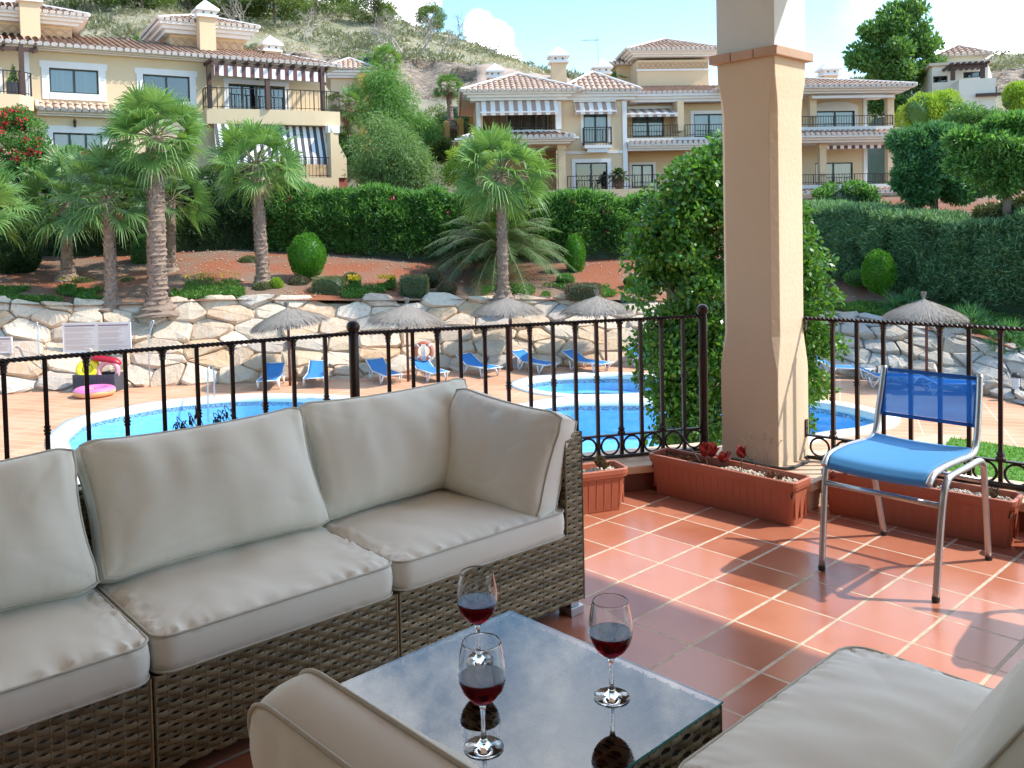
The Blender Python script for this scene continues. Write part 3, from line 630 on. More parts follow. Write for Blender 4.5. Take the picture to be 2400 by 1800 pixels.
def succ(loc,label,mat_,heads,name='succulent_plant',cat='plant',group='plants in the window boxes',stem=None):
    r=empty(name,loc,random.uniform(0,6),label,cat,group); V=[];Fc=[]
    st=MB(); K_=1.45; heads=[(a,b,c*.8,n,l*1.25,w*1.3,s) for (a,b,c,n,l,w,s) in heads]
    for (hx,hy,hz,n,ln,wd,spread) in heads:
        if hz>.015: st.tube(smooth_path([(hx*.3,hy*.3,-.01),(hx*.8,hy*.8,hz*.5),(hx,hy,hz)],4),.0035,6)
        for i in range(n):
            a=i*2.399+hx*50; el=spread*(.4+.6*i/n); d=(math.cos(a)*math.cos(el),math.sin(a)*math.cos(el),math.sin(el))
            blade(V,Fc,(hx,hy,hz),d,(0,0,1),ln*random.uniform(.75,1.1),wd*random.uniform(.8,1.1),curl=.35)
    npmesh('leaves',V,Fc,mat_,r,smooth=True)
    if st.v: st.build('stem',stem or MT['greenleaf'],r,smooth=True)
    return r
def gl(c,a,b,z=0): return G(c[0]+a,c[1]+b,z)
succ(gl((1.16,1.19),-.30,.0,.178),'glossy red paddle-leaved succulent at the middle of the planter by the column',MT['redleaf'],[(0,0,.06,7,.06,.022,1.2),(.04,.03,.075,6,.055,.021,1.3),(-.05,.02,.03,6,.05,.02,.9)])
succ(gl((1.16,1.19),.33,.05,.178),'single red succulent bud on a thin stem before the column',MT['redleaf'],[(0,0,.085,6,.05,.017,1.45)],stem=MT['dry'])
for k in range(3):
    a=[-1.25,-1.0,-.78][k]
succ(gl((1.16,1.19),-1.02,0,.17),'low mat of tiny brown-red stonecrop at the left end of the planter by the column',MT['rosette'],[(random.uniform(-.11,.11),random.uniform(-.055,.055),random.uniform(.0,.03),9,.012,.0045,1.1) for _ in range(70)])
succ(gl((1.16,1.19),1.05,-.05,.178),'dark spiky dried rosette at the right end of the planter by the column',MT['rosette'],[(random.uniform(-.04,.04),random.uniform(-.03,.03),.008,14,.028,.003,1.2) for _ in range(6)])
r=empty('dried_flower_stalk',gl((1.16,1.19),.85,.0,.178),0,'thin dried flower stalks leaning over the planter by the column','dried plant'); mb=MB()
for (dx,dy,h) in ((-.10,.02,.17),(-.06,.03,.20),(.05,.05,.17),(.10,.08,.15),(.02,.06,.19)):
    P=smooth_path([(0,0,0),(dx*.4,dy*.4,h*.6),(dx,dy,h)],5); mb.tube(P,.0011,5)
    for i in range(8,len(P)):
        for s in (-1,1): mb.tube([P[i],P[i]+Vector((s*.008,random.uniform(-.006,.006),.006))],.0013,4)
mb.build('stalks',MT['dry'],r)
pc1=pl1.location; d1=Vector((math.cos(YAW+a1),math.sin(YAW+a1),0))
succ(pc1+d1*.285+Vector((0,0,.178)),'grey-brown rosette plant in the planter beside the sofa arm',MT['greenleaf'],[(0,0,.03,16,.045,.014,1.1),(.04,.02,.03,12,.035,.011,1.1),(-.035,.01,.02,12,.03,.01,1.1)])
pc3=(4.22,2.44)
succ(gl(pc3,-.85,.25,.19),'dark red rosette plant behind the seat of the blue chair',MT['redros'],[(0,0,.035,18,.06,.015,.9),(.06,.0,.02,14,.05,.013,.8)])
succ(gl(pc3,-.75,-.1,.18),'small red-brown rosettes under the front edge of the blue chair seat',MT['redros'],[(-.1,-.02,.005,16,.035,.008,1.),(-.02,-.03,.005,16,.035,.008,1.),(.09,-.03,.005,16,.035,.008,1.),(.17,-.02,.005,14,.03,.008,1.)])
succ(gl(pc3,.25,-.02,.18),'spiky dark dried rosette in the planter behind the chair',MT['rosette'],[(random.uniform(-.05,.05),random.uniform(-.03,.03),.01,14,.03,.0035,1.2) for _ in range(7)])
succ(gl(pc3,1.28,.08,.18),'small grey succulent at the right end of the planter behind the chair',MT['greenleaf'],[(0,0,.01,14,.035,.01,1.)])
# irrigation hose along the bottom of the railing
hz=.236
mb=MB(); P=[G(-3.6,-3.6,.165),G(-2.4,-1.4,.163),G(-1.0,1.0,.165),G(-.4,2.0,.165),G(-.25,2.2,.152),G(.6,2.27,.150),G(1.5,2.25,.150),G(1.82,2.45,.150),G(1.84,3.1,.151),G(2.0,3.35,.165),G(5,3.75,.166),G(9,4.2,.166)]
mb.tube(smooth_path(P,8),.0075,8); tag(mb.build('irrigation_hose',MT['black'],smooth=True),'black irrigation hose running along the foot of the railings and round the column','hose')
for P,lb in (([G(-.9,1.5,.19),G(-.6,1.5,.30),G(.0,1.3,.31),G(.62,1.15,.19)],'thin black drip tube arching over the left half of the planter by the column'),([gl((1.16,1.19),.2,.9,.155),gl((1.16,1.19),-.1,.6,.25),gl((1.16,1.19),.3,.2,.26),gl((1.16,1.19),.9,-.05,.19)],'thin black drip tube looping in front of the column base'),
          ([G(-2.0,-.9,.17),G(-1.9,-1.0,.29),G(-1.3,-1.0,.30),G(-.7,-.9,.19)],'thin black drip tube arching over the planter beside the sofa arm')):
    mb=MB(); mb.tube(smooth_path(P,8),.0028,6); tag(mb.build('drip_tube',MT['black'],smooth=True),lb,'tube','drip tubes')
# ================================================================ GROUND, POOLS, WALL
from mathutils.geometry import tessellate_polygon
DZ=-3.1
def tiles_deck():
    m=bpy.data.materials.new('deck_tiles'); m.use_nodes=True; nt=m.node_tree; N=nt.nodes; L=nt.links; p=N['Principled BSDF']
    t=N.new('ShaderNodeTexCoord'); mp=N.new('ShaderNodeMapping'); mp.inputs['Rotation'].default_value=(0,0,R(20)); L.new(t.outputs['Object'],mp.inputs[0])
    b=N.new('ShaderNodeTexBrick'); L.new(mp.outputs[0],b.inputs['Vector']); b.offset=0; b.inputs['Scale'].default_value=1; b.inputs['Brick Width'].default_value=1.6; b.inputs['Row Height'].default_value=.34
    b.inputs['Mortar Size'].default_value=.013; b.inputs['Mortar Smooth'].default_value=.2
    b.inputs['Color1'].default_value=(.52,.235,.12,1); b.inputs['Color2'].default_value=(.60,.30,.165,1); b.inputs['Mortar'].default_value=(.66,.48,.34,1)
    n=N.new('ShaderNodeTexNoise'); n.inputs['Scale'].default_value=.9; n.inputs['Detail'].default_value=7; L.new(t.outputs['Object'],n.inputs['Vector'])
    r=N.new('ShaderNodeMapRange'); L.new(n.outputs[0],r.inputs['Value']); r.inputs['From Min'].default_value=.4; r.inputs['From Max'].default_value=.75; r.inputs['To Max'].default_value=.55
    x=N.new('ShaderNodeMix'); x.data_type='RGBA'; L.new(r.outputs[0],x.inputs[0]); L.new(b.outputs[0],x.inputs[6]); x.inputs[7].default_value=(.68,.46,.31,1)
    L.new(x.outputs[2],p.inputs['Base Color']); p.inputs['Roughness'].default_value=.7; return m
MT['deck']=tiles_deck()
MT['poolwhite']=mat('pool_coping_stone',(.80,.76,.68),.8,(.72,.67,.58),3,.1,40)
MT['flag']=mat('flagstone',(.58,.42,.27),.85,(.45,.33,.22),2.2,.5,9,contrast=.12)
MT['lawn']=mat('lawn_ground',(.06,.16,.015),.9,(.09,.2,.02),6,.4,60)
MT['earth']=mat('red_earth',(.27,.085,.035),.95,(.21,.135,.09),.45,.8,14,contrast=.09,bdist=.06)
MT['scrub']=mat('dry_scrub_ground',(.33,.29,.20),.95,(.20,.21,.12),.35,.8,6,contrast=.12,bdist=.2)
def rockmat():
    m=mat('cut_rock',(.56,.44,.32),.95,(.26,.20,.16),1.3,1.0,5,contrast=.14,stretch=(1,1,3.2),bdist=.5); return m
MT['rock']=rockmat(); MT['shot']=mat('sprayed_concrete',(.40,.31,.25),.9,(.33,.245,.20),.4,.3,8,bdist=.1)
def stonemat(name,shift=1.0,g=0):
    m=bpy.data.materials.new(name); m.use_nodes=True; nt=m.node_tree; N=nt.nodes; L=nt.links; p=N['Principled BSDF']
    g_=N.new('ShaderNodeNewGeometry'); cr=N.new('ShaderNodeValToRGB'); L.new(g_.outputs['Random Per Island'],cr.inputs[0]); e=cr.color_ramp.elements
    cs=[(0,(.58,.43,.29)),(.25,(.64,.51,.37)),(.42,(.50,.45,.38)),(.56,(.58,.38,.21)),(.72,(.66,.54,.41)),(.86,(.52,.34,.20)),(1,(.44,.41,.37))] if not g else [(0,(.42,.38,.32)),(.3,(.50,.46,.40)),(.5,(.36,.35,.33)),(.7,(.46,.38,.29)),(1,(.52,.47,.40))]
    e[0].color=(*cs[0][1],1); e[1].color=(*cs[-1][1],1)
    for f,c in cs[1:-1]: e.new(f).color=(*c,1)
    t=N.new('ShaderNodeTexCoord'); n=N.new('ShaderNodeTexNoise'); n.inputs['Scale'].default_value=2.6; n.inputs['Detail'].default_value=9; n.inputs['Roughness'].default_value=.65; L.new(t.outputs['Object'],n.inputs['Vector'])
    r=N.new('ShaderNodeMapRange'); L.new(n.outputs[0],r.inputs['Value']); r.inputs['From Min'].default_value=.5; r.inputs['From Max'].default_value=.72
    x=N.new('ShaderNodeMix'); x.data_type='RGBA'; L.new(r.outputs[0],x.inputs[0]); L.new(cr.outputs[0],x.inputs[6]); x.inputs[7].default_value=(.61,.50,.38,1) if not g else (.45,.41,.36,1)
    n2=N.new('ShaderNodeTexNoise'); n2.inputs['Scale'].default_value=7; n2.inputs['Detail'].default_value=10; n2.inputs['Distortion'].default_value=1.2; L.new(t.outputs['Object'],n2.inputs['Vector'])
    r2=N.new('ShaderNodeMapRange'); L.new(n2.outputs[0],r2.inputs['Value']); r2.inputs['From Min'].default_value=.35; r2.inputs['From Max'].default_value=.45; r2.inputs['To Min'].default_value=.35; r2.inputs['To Max'].default_value=0
    x2=N.new('ShaderNodeMix'); x2.data_type='RGBA'; L.new(r2.outputs[0],x2.inputs[0]); L.new(x.outputs[2],x2.inputs[6]); x2.inputs[7].default_value=(.42,.24,.13,1)
    L.new(x2.outputs[2],p.inputs['Base Color']); p.inputs['Roughness'].default_value=.85
    b=N.new('ShaderNodeBump'); b.inputs['Strength'].default_value=.6; b.inputs['Distance'].default_value=.05; L.new(n2.outputs[0],b.inputs['Height']); L.new(b.outputs[0],p.inputs['Normal']); return m
MT['stone']=stonemat('sandstone_boulders'); MT['greystone']=stonemat('grey_boulders',g=1)
MT['mortar']=mat('earthy_mortar',(.50,.37,.25),.95,(.40,.28,.18),4,.4,30)
def spline(P,n=6):
    P=[Vector(p) for p in P]; k=len(P); out=[]
    for i in range(k):
        p0,p1,p2,p3=P[i-1],P[i],P[(i+1)%k],P[(i+2)%k]
        for j in range(n):
            t=j/n; out.append(.5*((2*p1)+(p2-p0)*t+(2*p0-5*p1+4*p2-p3)*t*t+(3*p1-p0-3*p2+p3)*t**3))
    return out
def offset(P,d):
    out=[];k=len(P)
    for i in range(k):
        t=(P[(i+1)%k]-P[i-1]).normalized(); out.append(P[i]+Vector((t.y,-t.x,0))*d)
    return out
WZ=DZ-.10
mainpx=[(159,1050),(181,1010),(217,990),(307,970),(380,957),(470,947),(579,940),(687,941),(800,947),(902,960),(1000,973),(1090,983),(1190,975),(1300,953),(1400,950),(1500,950),(1600,949),(1700,948),(1800,949),(1900,954),(1963,963),(2020,976),(2055,986),(2062,994),(2050,1005),(2005,1017),(1935,1026),(1860,1042),(1780,1085),(1700,1150),(1400,1260),(900,1330),(500,1280),(250,1170)]
smallpx=[(1222,909),(1245,899),(1297,891),(1351,888),(1423,886.5),(1500,889),(1560,897),(1585,909),(1565,922),(1500,932),(1430,936),(1351,936),(1279,929),(1240,919)]
def poly(px,z): 
    P=[onz(x,y,z) for x,y in px]; P=spline(P,4)
    ar=sum(P[i-1].x*P[i].y-P[i].x*P[i-1].y for i in range(len(P)))
    return P[::-1] if ar<0 else P        # counter-clockwise
pm,ps=poly(mainpx,WZ),poly(smallpx,WZ)
def cop(P,w): return offset(P,w)
cm,cs_=cop(pm,.42),cop(ps,.34)
def setz(P,z): return [Vector((p.x,p.y,z)) for p in P]
def holed(name,outer,holes,z,m,label=None):
    pl=[outer]+[h[::-1] for h in holes]; pts=[p for q in pl for p in q]
    tri=tessellate_polygon([setz(q,0) for q in pl]); V=[(p.x,p.y,z) for p in pts]
    return npmesh(name,V,[t if (Vector(V[t[1]])-Vector(V[t[0]])).cross(Vector(V[t[2]])-Vector(V[t[0]])).z>0 else t[::-1] for t in tri],m)
# wall base/top lines (photo px, converted at their own depth)
basepx=[(-700,935),(-200,927),(0,925),(120,916),(300,908),(500,900),(700,892),(900,880),(1000,868),(1200,862),(1500,856),(1700,852),(1870,858),(2010,886),(2150,903),(2300,925),(2400,946),(2520,985),(2700,1060)]
BASE=[onz(x,y,DZ) for x,y in basepx]
toppx=[(-700,722),(-200,715),(0,706),(120,714),(300,712),(500,700),(700,700),(900,702),(1000,700),(1200,699),(1500,700),(1700,708),(1870,718),(2010,738),(2150,764),(2300,786),(2400,820),(2520,860),(2700,930)]
TOP=[]
for (x,y),b in zip(toppx,BASE): TOP.append(at(x,y,b.y+1.7))
outer=[Vector((-60,1,0)),Vector((-60,40,0))]+[Vector((b.x,b.y+.6,0)) for b in BASE]+[Vector((BASE[-1].x+3,BASE[-1].y,0)),Vector((40,1,0))]
outer=outer[::-1] 
dk=holed('pool_deck',outer,[offset(pm,.12),offset(ps,.12)],DZ,MT['deck']); struct(dk)
# coping of both pools (their own raised stone rings)
def ringmesh(name,inner,outerp,z0,z1,m,parent=None):
    n=len(inner); V=[(p.x,p.y,z1) for p in inner]+[(p.x,p.y,z1) for p in outerp]+[(p.x,p.y,z0) for p in inner]+[(p.x,p.y,z0) for p in outerp]; Fc=[]
    for i in range(n):
        j=(i+1)%n; Fc+=[(i,j,n+j,n+i),(n+i,n+j,3*n+j,3*n+i),(i,2*n+i,2*n+j,j)]
    return npmesh(name,V,Fc,m,parent)
MT['pooltile']=mat('blue_tiles_painted_ripples',(.17,.56,.90),.3,(.27,.66,.95),5,.0,contrast=.2)  # noise between two blues paints caustic-like ripple light into the tiles
MT['band']=mat('dark_blue_mosaic',(.02,.09,.22),.3,(.25,.50,.62),26,contrast=.02)
def basin(name,P,cw,zf,label):
    r=empty(name,(P[0].x,P[0].y,DZ),0,label,'pool','swimming pools'); r.location=(0,0,0)
    ringmesh('coping',offset(P,-.01),cop(P,cw),DZ-.12,DZ+.035,MT['poolwhite'],r)
    n=len(P); V=[(p.x,p.y,DZ-.02) for p in P]+[(p.x,p.y,WZ-.13) for p in P]+[(p.x,p.y,zf) for p in P]
    npmesh('mosaic_band',V[:2*n],[(i,(i+1)%n,n+(i+1)%n,n+i) for i in range(n)],MT['band'],r)
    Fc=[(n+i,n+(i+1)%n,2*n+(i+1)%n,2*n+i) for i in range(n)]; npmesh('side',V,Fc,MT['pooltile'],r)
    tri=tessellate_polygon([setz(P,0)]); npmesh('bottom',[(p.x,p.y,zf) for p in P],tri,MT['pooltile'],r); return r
bm_=basin('swimming_pool',pm,.42,DZ-.95,'large kidney-shaped swimming pool with white stone coping')
bs_=basin('paddling_pool',ps,.34,DZ-.45,'small round paddling pool beside the big pool')
P=offset(ps,-.9); ringmesh('step',offset(ps,-1.9),P,DZ-.5,DZ-.35,MT['band'],bs_)
c=onz(2035,1003,DZ)
for rr in (1.1,1.75,2.4):                    # curved entry steps, dark mosaic noses
    mb=MB(); Q=[(c.x-.2+rr*math.cos(a),c.y+rr*.9*math.sin(a),DZ-.30-rr*.12) for a in np.linspace(PI*.55,PI*1.5,24)]
    mb.tube(Q,.05,6); mb.build('step_edge',MT['band'],bm_,smooth=True)
def watermat():
    m=bpy.data.materials.new('pool_water'); m.use_nodes=True; nt=m.node_tree; N=nt.nodes; L=nt.links; N.remove(N['Principled BSDF']); o=N['Material Output']
    f=N.new('ShaderNodeFresnel'); f.inputs[0].default_value=1.2; t=N.new('ShaderNodeBsdfTransparent'); t.inputs[0].default_value=(.86,.97,1,1)
    g=N.new('ShaderNodeBsdfGlossy'); g.inputs['Roughness'].default_value=.04
    x=N.new('ShaderNodeMixShader'); hf_=N.new('ShaderNodeMath'); hf_.operation='MULTIPLY'; hf_.inputs[1].default_value=.6; L.new(f.outputs[0],hf_.inputs[0]); L.new(hf_.outputs[0],x.inputs[0]); L.new(t.outputs[0],x.inputs[1]); L.new(g.outputs[0],x.inputs[2]); L.new(x.outputs[0],o.inputs[0])
    tc=N.new('ShaderNodeTexCoord'); n=N.new('ShaderNodeTexNoise'); n.inputs['Scale'].default_value=2.4; n.inputs['Detail'].default_value=5; n.inputs['Distortion'].default_value=.6; L.new(tc.outputs['Object'],n.inputs['Vector'])
    b=N.new('ShaderNodeBump'); b.inputs['Strength'].default_value=.9; b.inputs['Distance'].default_value=.10; L.new(n.outputs[0],b.inputs['Height']); L.new(b.outputs[0],g.inputs['Normal']); return m
MT['water']=watermat()
for P,nm in ((pm,'pool_water'),(ps,'paddling_water')):
    o=npmesh(nm,[(p.x,p.y,WZ) for p in P],tessellate_polygon([setz(P,0)]),MT['water']); struct(o)
# flagstones and lawn, lower right
fp=[onz(x,y,DZ) for x,y in ((1960,1048),(2090,1040),(2190,1018),(2255,1022),(2232,1040),(2205,1062),(2170,1100),(2000,1140),(1800,1160),(1750,1100))]
o=npmesh('stone_path',[(p.x,p.y,DZ+.006) for p in fp],tessellate_polygon([setz(fp,0)]),MT['flag']); struct(o)
lp=[onz(x,y,DZ) for x,y in ((2228,1027),(2300,1036),(2400,1050),(2700,1090),(3000,1300),(2400,1700),(2000,1500),(2150,1130),(2205,1065))]
o=npmesh('lawn',[(p.x,p.y,DZ+.010) for p in lp],tessellate_polygon([setz(lp,0)]),MT['lawn']); struct(o)
MT['grass']=leafmat('grass_blades',(.07,.22,.012),(.14,.33,.03),tr=.35,rough=.6)
def in_poly(x,y,P):
    c=False
    for i in range(len(P)):
        a,b=P[i-1],P[i]
        if (a.y>y)!=(b.y>y) and x<(b.x-a.x)*(y-a.y)/(b.y-a.y)+a.x: c=not c
    return c
V=[];Fc=[]; xs=[p.x for p in lp]; ys=[p.y for p in lp]; rg=np.random.default_rng(5)
for i in range(30000):
    x,y=rg.uniform(min(xs),max(xs)),rg.uniform(max(8,min(ys)),max(ys))
    if not in_poly(x,y,lp) : continue
    a=rg.uniform(0,6.28); h=rg.uniform(.03,.07); dx,dy=math.cos(a)*.012,math.sin(a)*.012; lx,ly=rg.normal(0,.02,2); k=len(V)
    V+=[(x-dx,y-dy,DZ+.01),(x+dx,y+dy,DZ+.01),(x+lx,y+ly,DZ+.01+h)]; Fc.append((k,k+1,k+2))
o=npmesh('grass',V,Fc,MT['grass']); struct(o,'stuff'); o['label']='short bright green lawn grass below the terrace on the right'; o['category']='grass'
# boulder retaining wall : fitted stones on a sloping face
def clip(poly,nx,ny,c):
    out=[]
    for i in range(len(poly)):
        a,b=poly[i-1],poly[i]; da=a[0]*nx+a[1]*ny-c; db=b[0]*nx+b[1]*ny-c
        if (da<=0)!=(db<=0): t=da/(da-db); out.append((a[0]+(b[0]-a[0])*t,a[1]+(b[1]-a[1])*t))
        if db<=0: out.append(b)
    return out
def stonewall(i0,i1,label,m,seed,sx=1.15,sz=.43):
    B,Tp=BASE[i0:i1+1],TOP[i0:i1+1]; L_=[0]
    for a,b in zip(B,B[1:]): L_.append(L_[-1]+(b-a).length)
    tot=L_[-1]
    def surf(u,v,o=0):
        u=min(max(u,0),tot); k=0
        while k<len(L_)-2 and u>L_[k+1]: k+=1
        f=(u-L_[k])/(L_[k+1]-L_[k]); b=B[k].lerp(B[k+1],f); t=Tp[k].lerp(Tp[k+1],f); d=B[k+1]-B[k]; up=(t-b); nn=d.cross(up).normalized(); 
        if nn.y>0: nn=-nn
        h=up.length; p=b+up*(v/2.4)
        return p+nn*o
    rg=random.Random(seed); S_=[]; nrow=int(2.4/sz)
    for j in range(-1,nrow+2):
        u=-1+rg.uniform(0,1)
        while u<tot+1:
            S_.append((u+rg.uniform(-.22,.22)*sx,(j+.5)*sz+rg.uniform(-.3,.3)*sz)); u+=sx*rg.uniform(.6,1.35)
    V=[];Fc=[]
    for (x,y) in S_:
        if not(-.2<x<tot+.2 and -.15<y<2.42): continue
        pl=[(x-1.6,y-1),(x+1.6,y-1),(x+1.6,y+1),(x-1.6,y+1)]
        for (a,b) in S_:
            if (a,b)==(x,y) or abs(a-x)>3 or abs(b-y)>2: continue
            nx,ny=(a-x),(b-y)*4.2; mx_,my=(a+x)/2,(b+y)/2; pl=clip(pl,nx,ny,nx*mx_+ny*my)
            if len(pl)<3: break
        if len(pl)<3: continue
        cx=sum(p[0] for p in pl)/len(pl); cy=sum(p[1] for p in pl)/len(pl)
        pl=[(min(max(p[0],0),tot),min(max(p[1],-.05),2.46+.12*math.sin(x*3))) for p in pl]
        # jitter & round corners a little
        q=[]
        for i in range(len(pl)):
            a,b,c=pl[i-1],pl[i],pl[(i+1)%len(pl)]
            q+=[(b[0]+(a[0]-b[0])*.13,b[1]+(a[1]-b[1])*.13),(b[0]+(c[0]-b[0])*.13,b[1]+(c[1]-b[1])*.13)]
        g=rg.uniform(.955,.985); h=rg.uniform(.05,.17); tx,ty=rg.uniform(-.16,.16),rg.uniform(-.22,.12); k=len(V); n=len(q)
        for (s,o,jj) in ((1.02,-.12,0),(g+.015,.0,.012),(g-.02,.6,.02),(g-.10,1.0,.03)):
            for (a,b) in q:
                dx,dy=(a-cx)*s,(b-cy)*s; off=h*o+(tx*dx+ty*dy if o>0 else 0)+rg.uniform(-jj,jj)
                V.append(tuple(surf(cx+dx+rg.uniform(-jj,jj),cy+dy+rg.uniform(-jj,jj),off)))
        for r_ in range(3):
            for i in range(n): Fc.append((k+r_*n+i,k+r_*n+(i+1)%n,k+(r_+1)*n+(i+1)%n,k+(r_+1)*n+i))
        cidx=len(V); V.append(tuple(surf(cx,cy,h*1.02+rg.uniform(-.01,.05)))); 
        for i in range(n): Fc.append((k+3*n+i,k+3*n+(i+1)%n,cidx,cidx))
    quads=[f for f in Fc if f[2]!=f[3]]; tris=[f[:3] for f in Fc if f[2]==f[3]]
    r=empty('stone_wall',(0,0,0),0,label,'wall','retaining walls of fitted boulders')
    me=bpy.data.meshes.new('stones'); me.from_pydata(V,[],quads+tris); me.materials.append(m)
    bm=bmesh.new(); bm.from_mesh(me); bmesh.ops.recalc_face_normals(bm,faces=bm.faces); bm.to_mesh(me); bm.free(); link('stones',me,r)
    mb=MB(); N_=40
    for i in range(N_):
        u0,u1=tot*i/N_,tot*(i+1)/N_; a,b,c,d=surf(u0,-.1,-.06),surf(u1,-.1,-.06),surf(u1,2.28,-.06),surf(u0,2.28,-.06); mb.quad(a,b,c,d); e=Vector((0,.9,0)); mb.quad(d,c,c+e,d+e)
    mb.build('mortar_bed',MT['mortar'],r)
stonewall(0,12,'long pale sandstone boulder wall behind the pool and its blue loungers',MT['stone'],3)
stonewall(12,18,'greyer boulder wall on the right behind the thatched parasol and bollard lamp',MT['greystone'],8,sx=.85,sz=.5)
# terrain behind the wall
TX=[p.x/p.y for p in TOP]
def topline(x,y0=28):
    k=x/y0; 
    for i in range(len(TX)-1):
        if k<=TX[i+1] or i==len(TX)-2:
            f=(k-TX[i])/(TX[i+1]-TX[i]); f=min(max(f,0),1); return TOP[i].lerp(TOP[i+1],f)
def gz(x,y):
    """ground height behind the wall"""
    k=x/y*1.0; t=topline(x,y); 
    s=math.hypot(y-t.y,0); s=y-t.y
    z=interp(s,[(0,t.z),(6.5,t.z+1.35),(9,t.z+1.5),(14,1.9),(30,3.4),(60,4.6)]) if s>0 else t.z
    return z+.10*noise.noise(Vector((x*.4,y*.5,0)))*min(1,s/2 if s>0 else 0)
ux=np.linspace(-1.05,1.05,120); ss=[0,.5,1,1.6,2.3,3,3.8,4.6,5.5,6.5,8,10,13,17,22,28,36,50]
V=[];Fc=[]
for s in ss:
    for k in ux:
        t=topline(k*28,28)
        y=t.y+s-.25; x=k*y if abs(k)<1.2 else k*y; V.append((x,y,(gz(x,y) if s>0 else t.z)-.02))
nu_=len(ux)
for j in range(len(ss)-1):
    for i in range(nu_-1): Fc.append((j*nu_+i,j*nu_+i+1,(j+1)*nu_+i+1,(j+1)*nu_+i))
o=npmesh('ground',V,Fc,MT['earth'],smooth=True); struct(o)
# hill --------------------------------------------------------------
ridge=[(-1500,-420),(-600,-330),(0,-200),(300,-95),(520,-40),(640,-8),(700,5),(780,8),(860,22),(930,45),(1000,62),(1060,80),(1110,105),(1160,128),(1220,150),(1290,172),(1360,195),(1450,212),(1600,220),(1900,220),(2100,205),(2250,190),(2320,140),(2400,132),(2700,120),(3400,60)]
ctop=[(-1500,20),(0,80),(500,100),(700,122),(845,134),(1018,140),(1098,150),(1170,152),(1242,165),(1293,179),(1400,205),(1600,226),(2100,190),(2400,160),(3400,120)]
cbot=[(-1500,180),(500,175),(700,172),(845,205),(960,225),(1040,238),(1120,226),(1293,212),(1400,222),(1600,240),(3400,190)]
cols=np.arange(-1500,3401,14); V=[];mi=[];Fc=[]; lev=[]
for x in cols:
    r_,a,b=interp(x,ridge),interp(x,ctop),interp(x,cbot)
    q0=at(x,340,62); P=[Vector((q0.x,q0.y-2,-4)),q0,at(x,b,72),]
    for f in (.14,.28,.42,.56,.70,.84): P.append(at(x,b+(a-b)*f,72+4*f))
    P.append(at(x,a,77))
    for f in (.07,.15,.25,.38,.5,.62,.75,.88): P.append(at(x,a+(r_-a)*f**.8,77+43*f))
    P.append(at(x,r_,120)); P.append(at(x,r_+22,150)); P.append(at(x,max(r_+60,300),230))
    lev=len(P)
    for i,p in enumerate(P):
        n=noise.noise(p*.16)*.9+noise.noise(p*.5)*.35
        if 2<=i<=9: n=n*.5; p=p+Vector((0,noise.noise(p*.35)*2.2+noise.noise(p*.9)*1.0,0))
        V.append((p.x,p.y,p.z+(n*.9 if i>9 else 0)))
for c in range(len(cols)-1):
    for i in range(lev-1):
        a=c*lev+i; Fc.append((a,a+lev,a+lev+1,a+1)); x=cols[c]
        mi.append((2 if 1105<x<1330 else 1) if 2<=i<=8 else 0)
o=npmesh('hills',V,Fc,[MT['scrub'],MT['rock'],MT['shot']],smooth=True,mi=mi); struct(o)
HV=np.array(V)
# horizon sheet
mb=MB(); mb.quad((-900,-300,-6),(900,-300,-6),(900,1500,-6),(-900,1500,-6)); o=mb.build('land',MT['scrub']); struct(o)
# ================================================================ FOLIAGE
def leafs(C,D,ln,wd,rg,bend=.25):
    """C centres, D unit directions -> folded leaf pairs (two quads' worth as rhombs)"""
    n=len(C); U=rg.normal(size=(n,3)); Sd=np.cross(D,U); Sd/=np.linalg.norm(Sd,axis=1,keepdims=True)+1e-9; Nn=np.cross(Sd,D)
    l=ln*rg.uniform(.7,1.25,(n,1)); w=wd*rg.uniform(.7,1.2,(n,1))
    A=C; B=C+D*l*.5+Sd*w*.5-Nn*l*bend*.12; Cc=C+D*l-Nn*l*bend*.5; E=C+D*l*.5-Sd*w*.5-Nn*l*bend*.12
    V=np.stack([A,B,Cc,E],1).reshape(-1,3); Fq=np.arange(4*n).reshape(-1,4); return V,Fq
def unit(v): return v/(np.linalg.norm(v,axis=-1,keepdims=True)+1e-9)
MT['bark']=mat('tree_bark',(.16,.12,.085),.9,(.10,.075,.055),12,.6,40)
MT['greenbark']=mat('green_bark',(.16,.20,.10),.8,(.12,.14,.08),8,.3,30)
MT['palmbark']=mat('palm_bark',(.38,.29,.23),.95,(.20,.13,.09),14,.6,40,island=.6,bdist=.03)
MT['greybark']=mat('bleached_wood',(.42,.37,.32),.9,(.32,.28,.24),8,.2,30)
F_=lambda n,a,b,**k: MT.setdefault(n,leafmat(n,a,b,**k))
F_('l_oleander',(.025,.10,.02),(.18,.38,.10),tr=.45); F_('l_oleander_blue',(.035,.12,.05),(.25,.41,.21),tr=.35)
F_('l_pepper',(.09,.22,.045),(.16,.32,.07)); F_('l_pepper2',(.12,.22,.07),(.20,.32,.11)); F_('l_near',(.025,.09,.014),(.13,.29,.04),rough=.28)
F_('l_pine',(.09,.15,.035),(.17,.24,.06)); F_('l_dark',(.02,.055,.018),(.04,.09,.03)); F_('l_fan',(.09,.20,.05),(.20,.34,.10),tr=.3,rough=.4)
F_('l_fan2',(.07,.16,.045),(.15,.27,.085),tr=.3); F_('l_date',(.06,.13,.03),(.13,.22,.06),tr=.25); F_('l_topiary',(.04,.15,.012),(.10,.28,.02))
F_('l_box',(.13,.15,.05),(.20,.20,.08),tr=.15); F_('l_boxbrown',(.15,.10,.06),(.19,.15,.08),tr=.1); F_('l_cover',(.06,.16,.03),(.12,.24,.04)); F_('l_yellow',(.24,.38,.04),(.34,.48,.07))
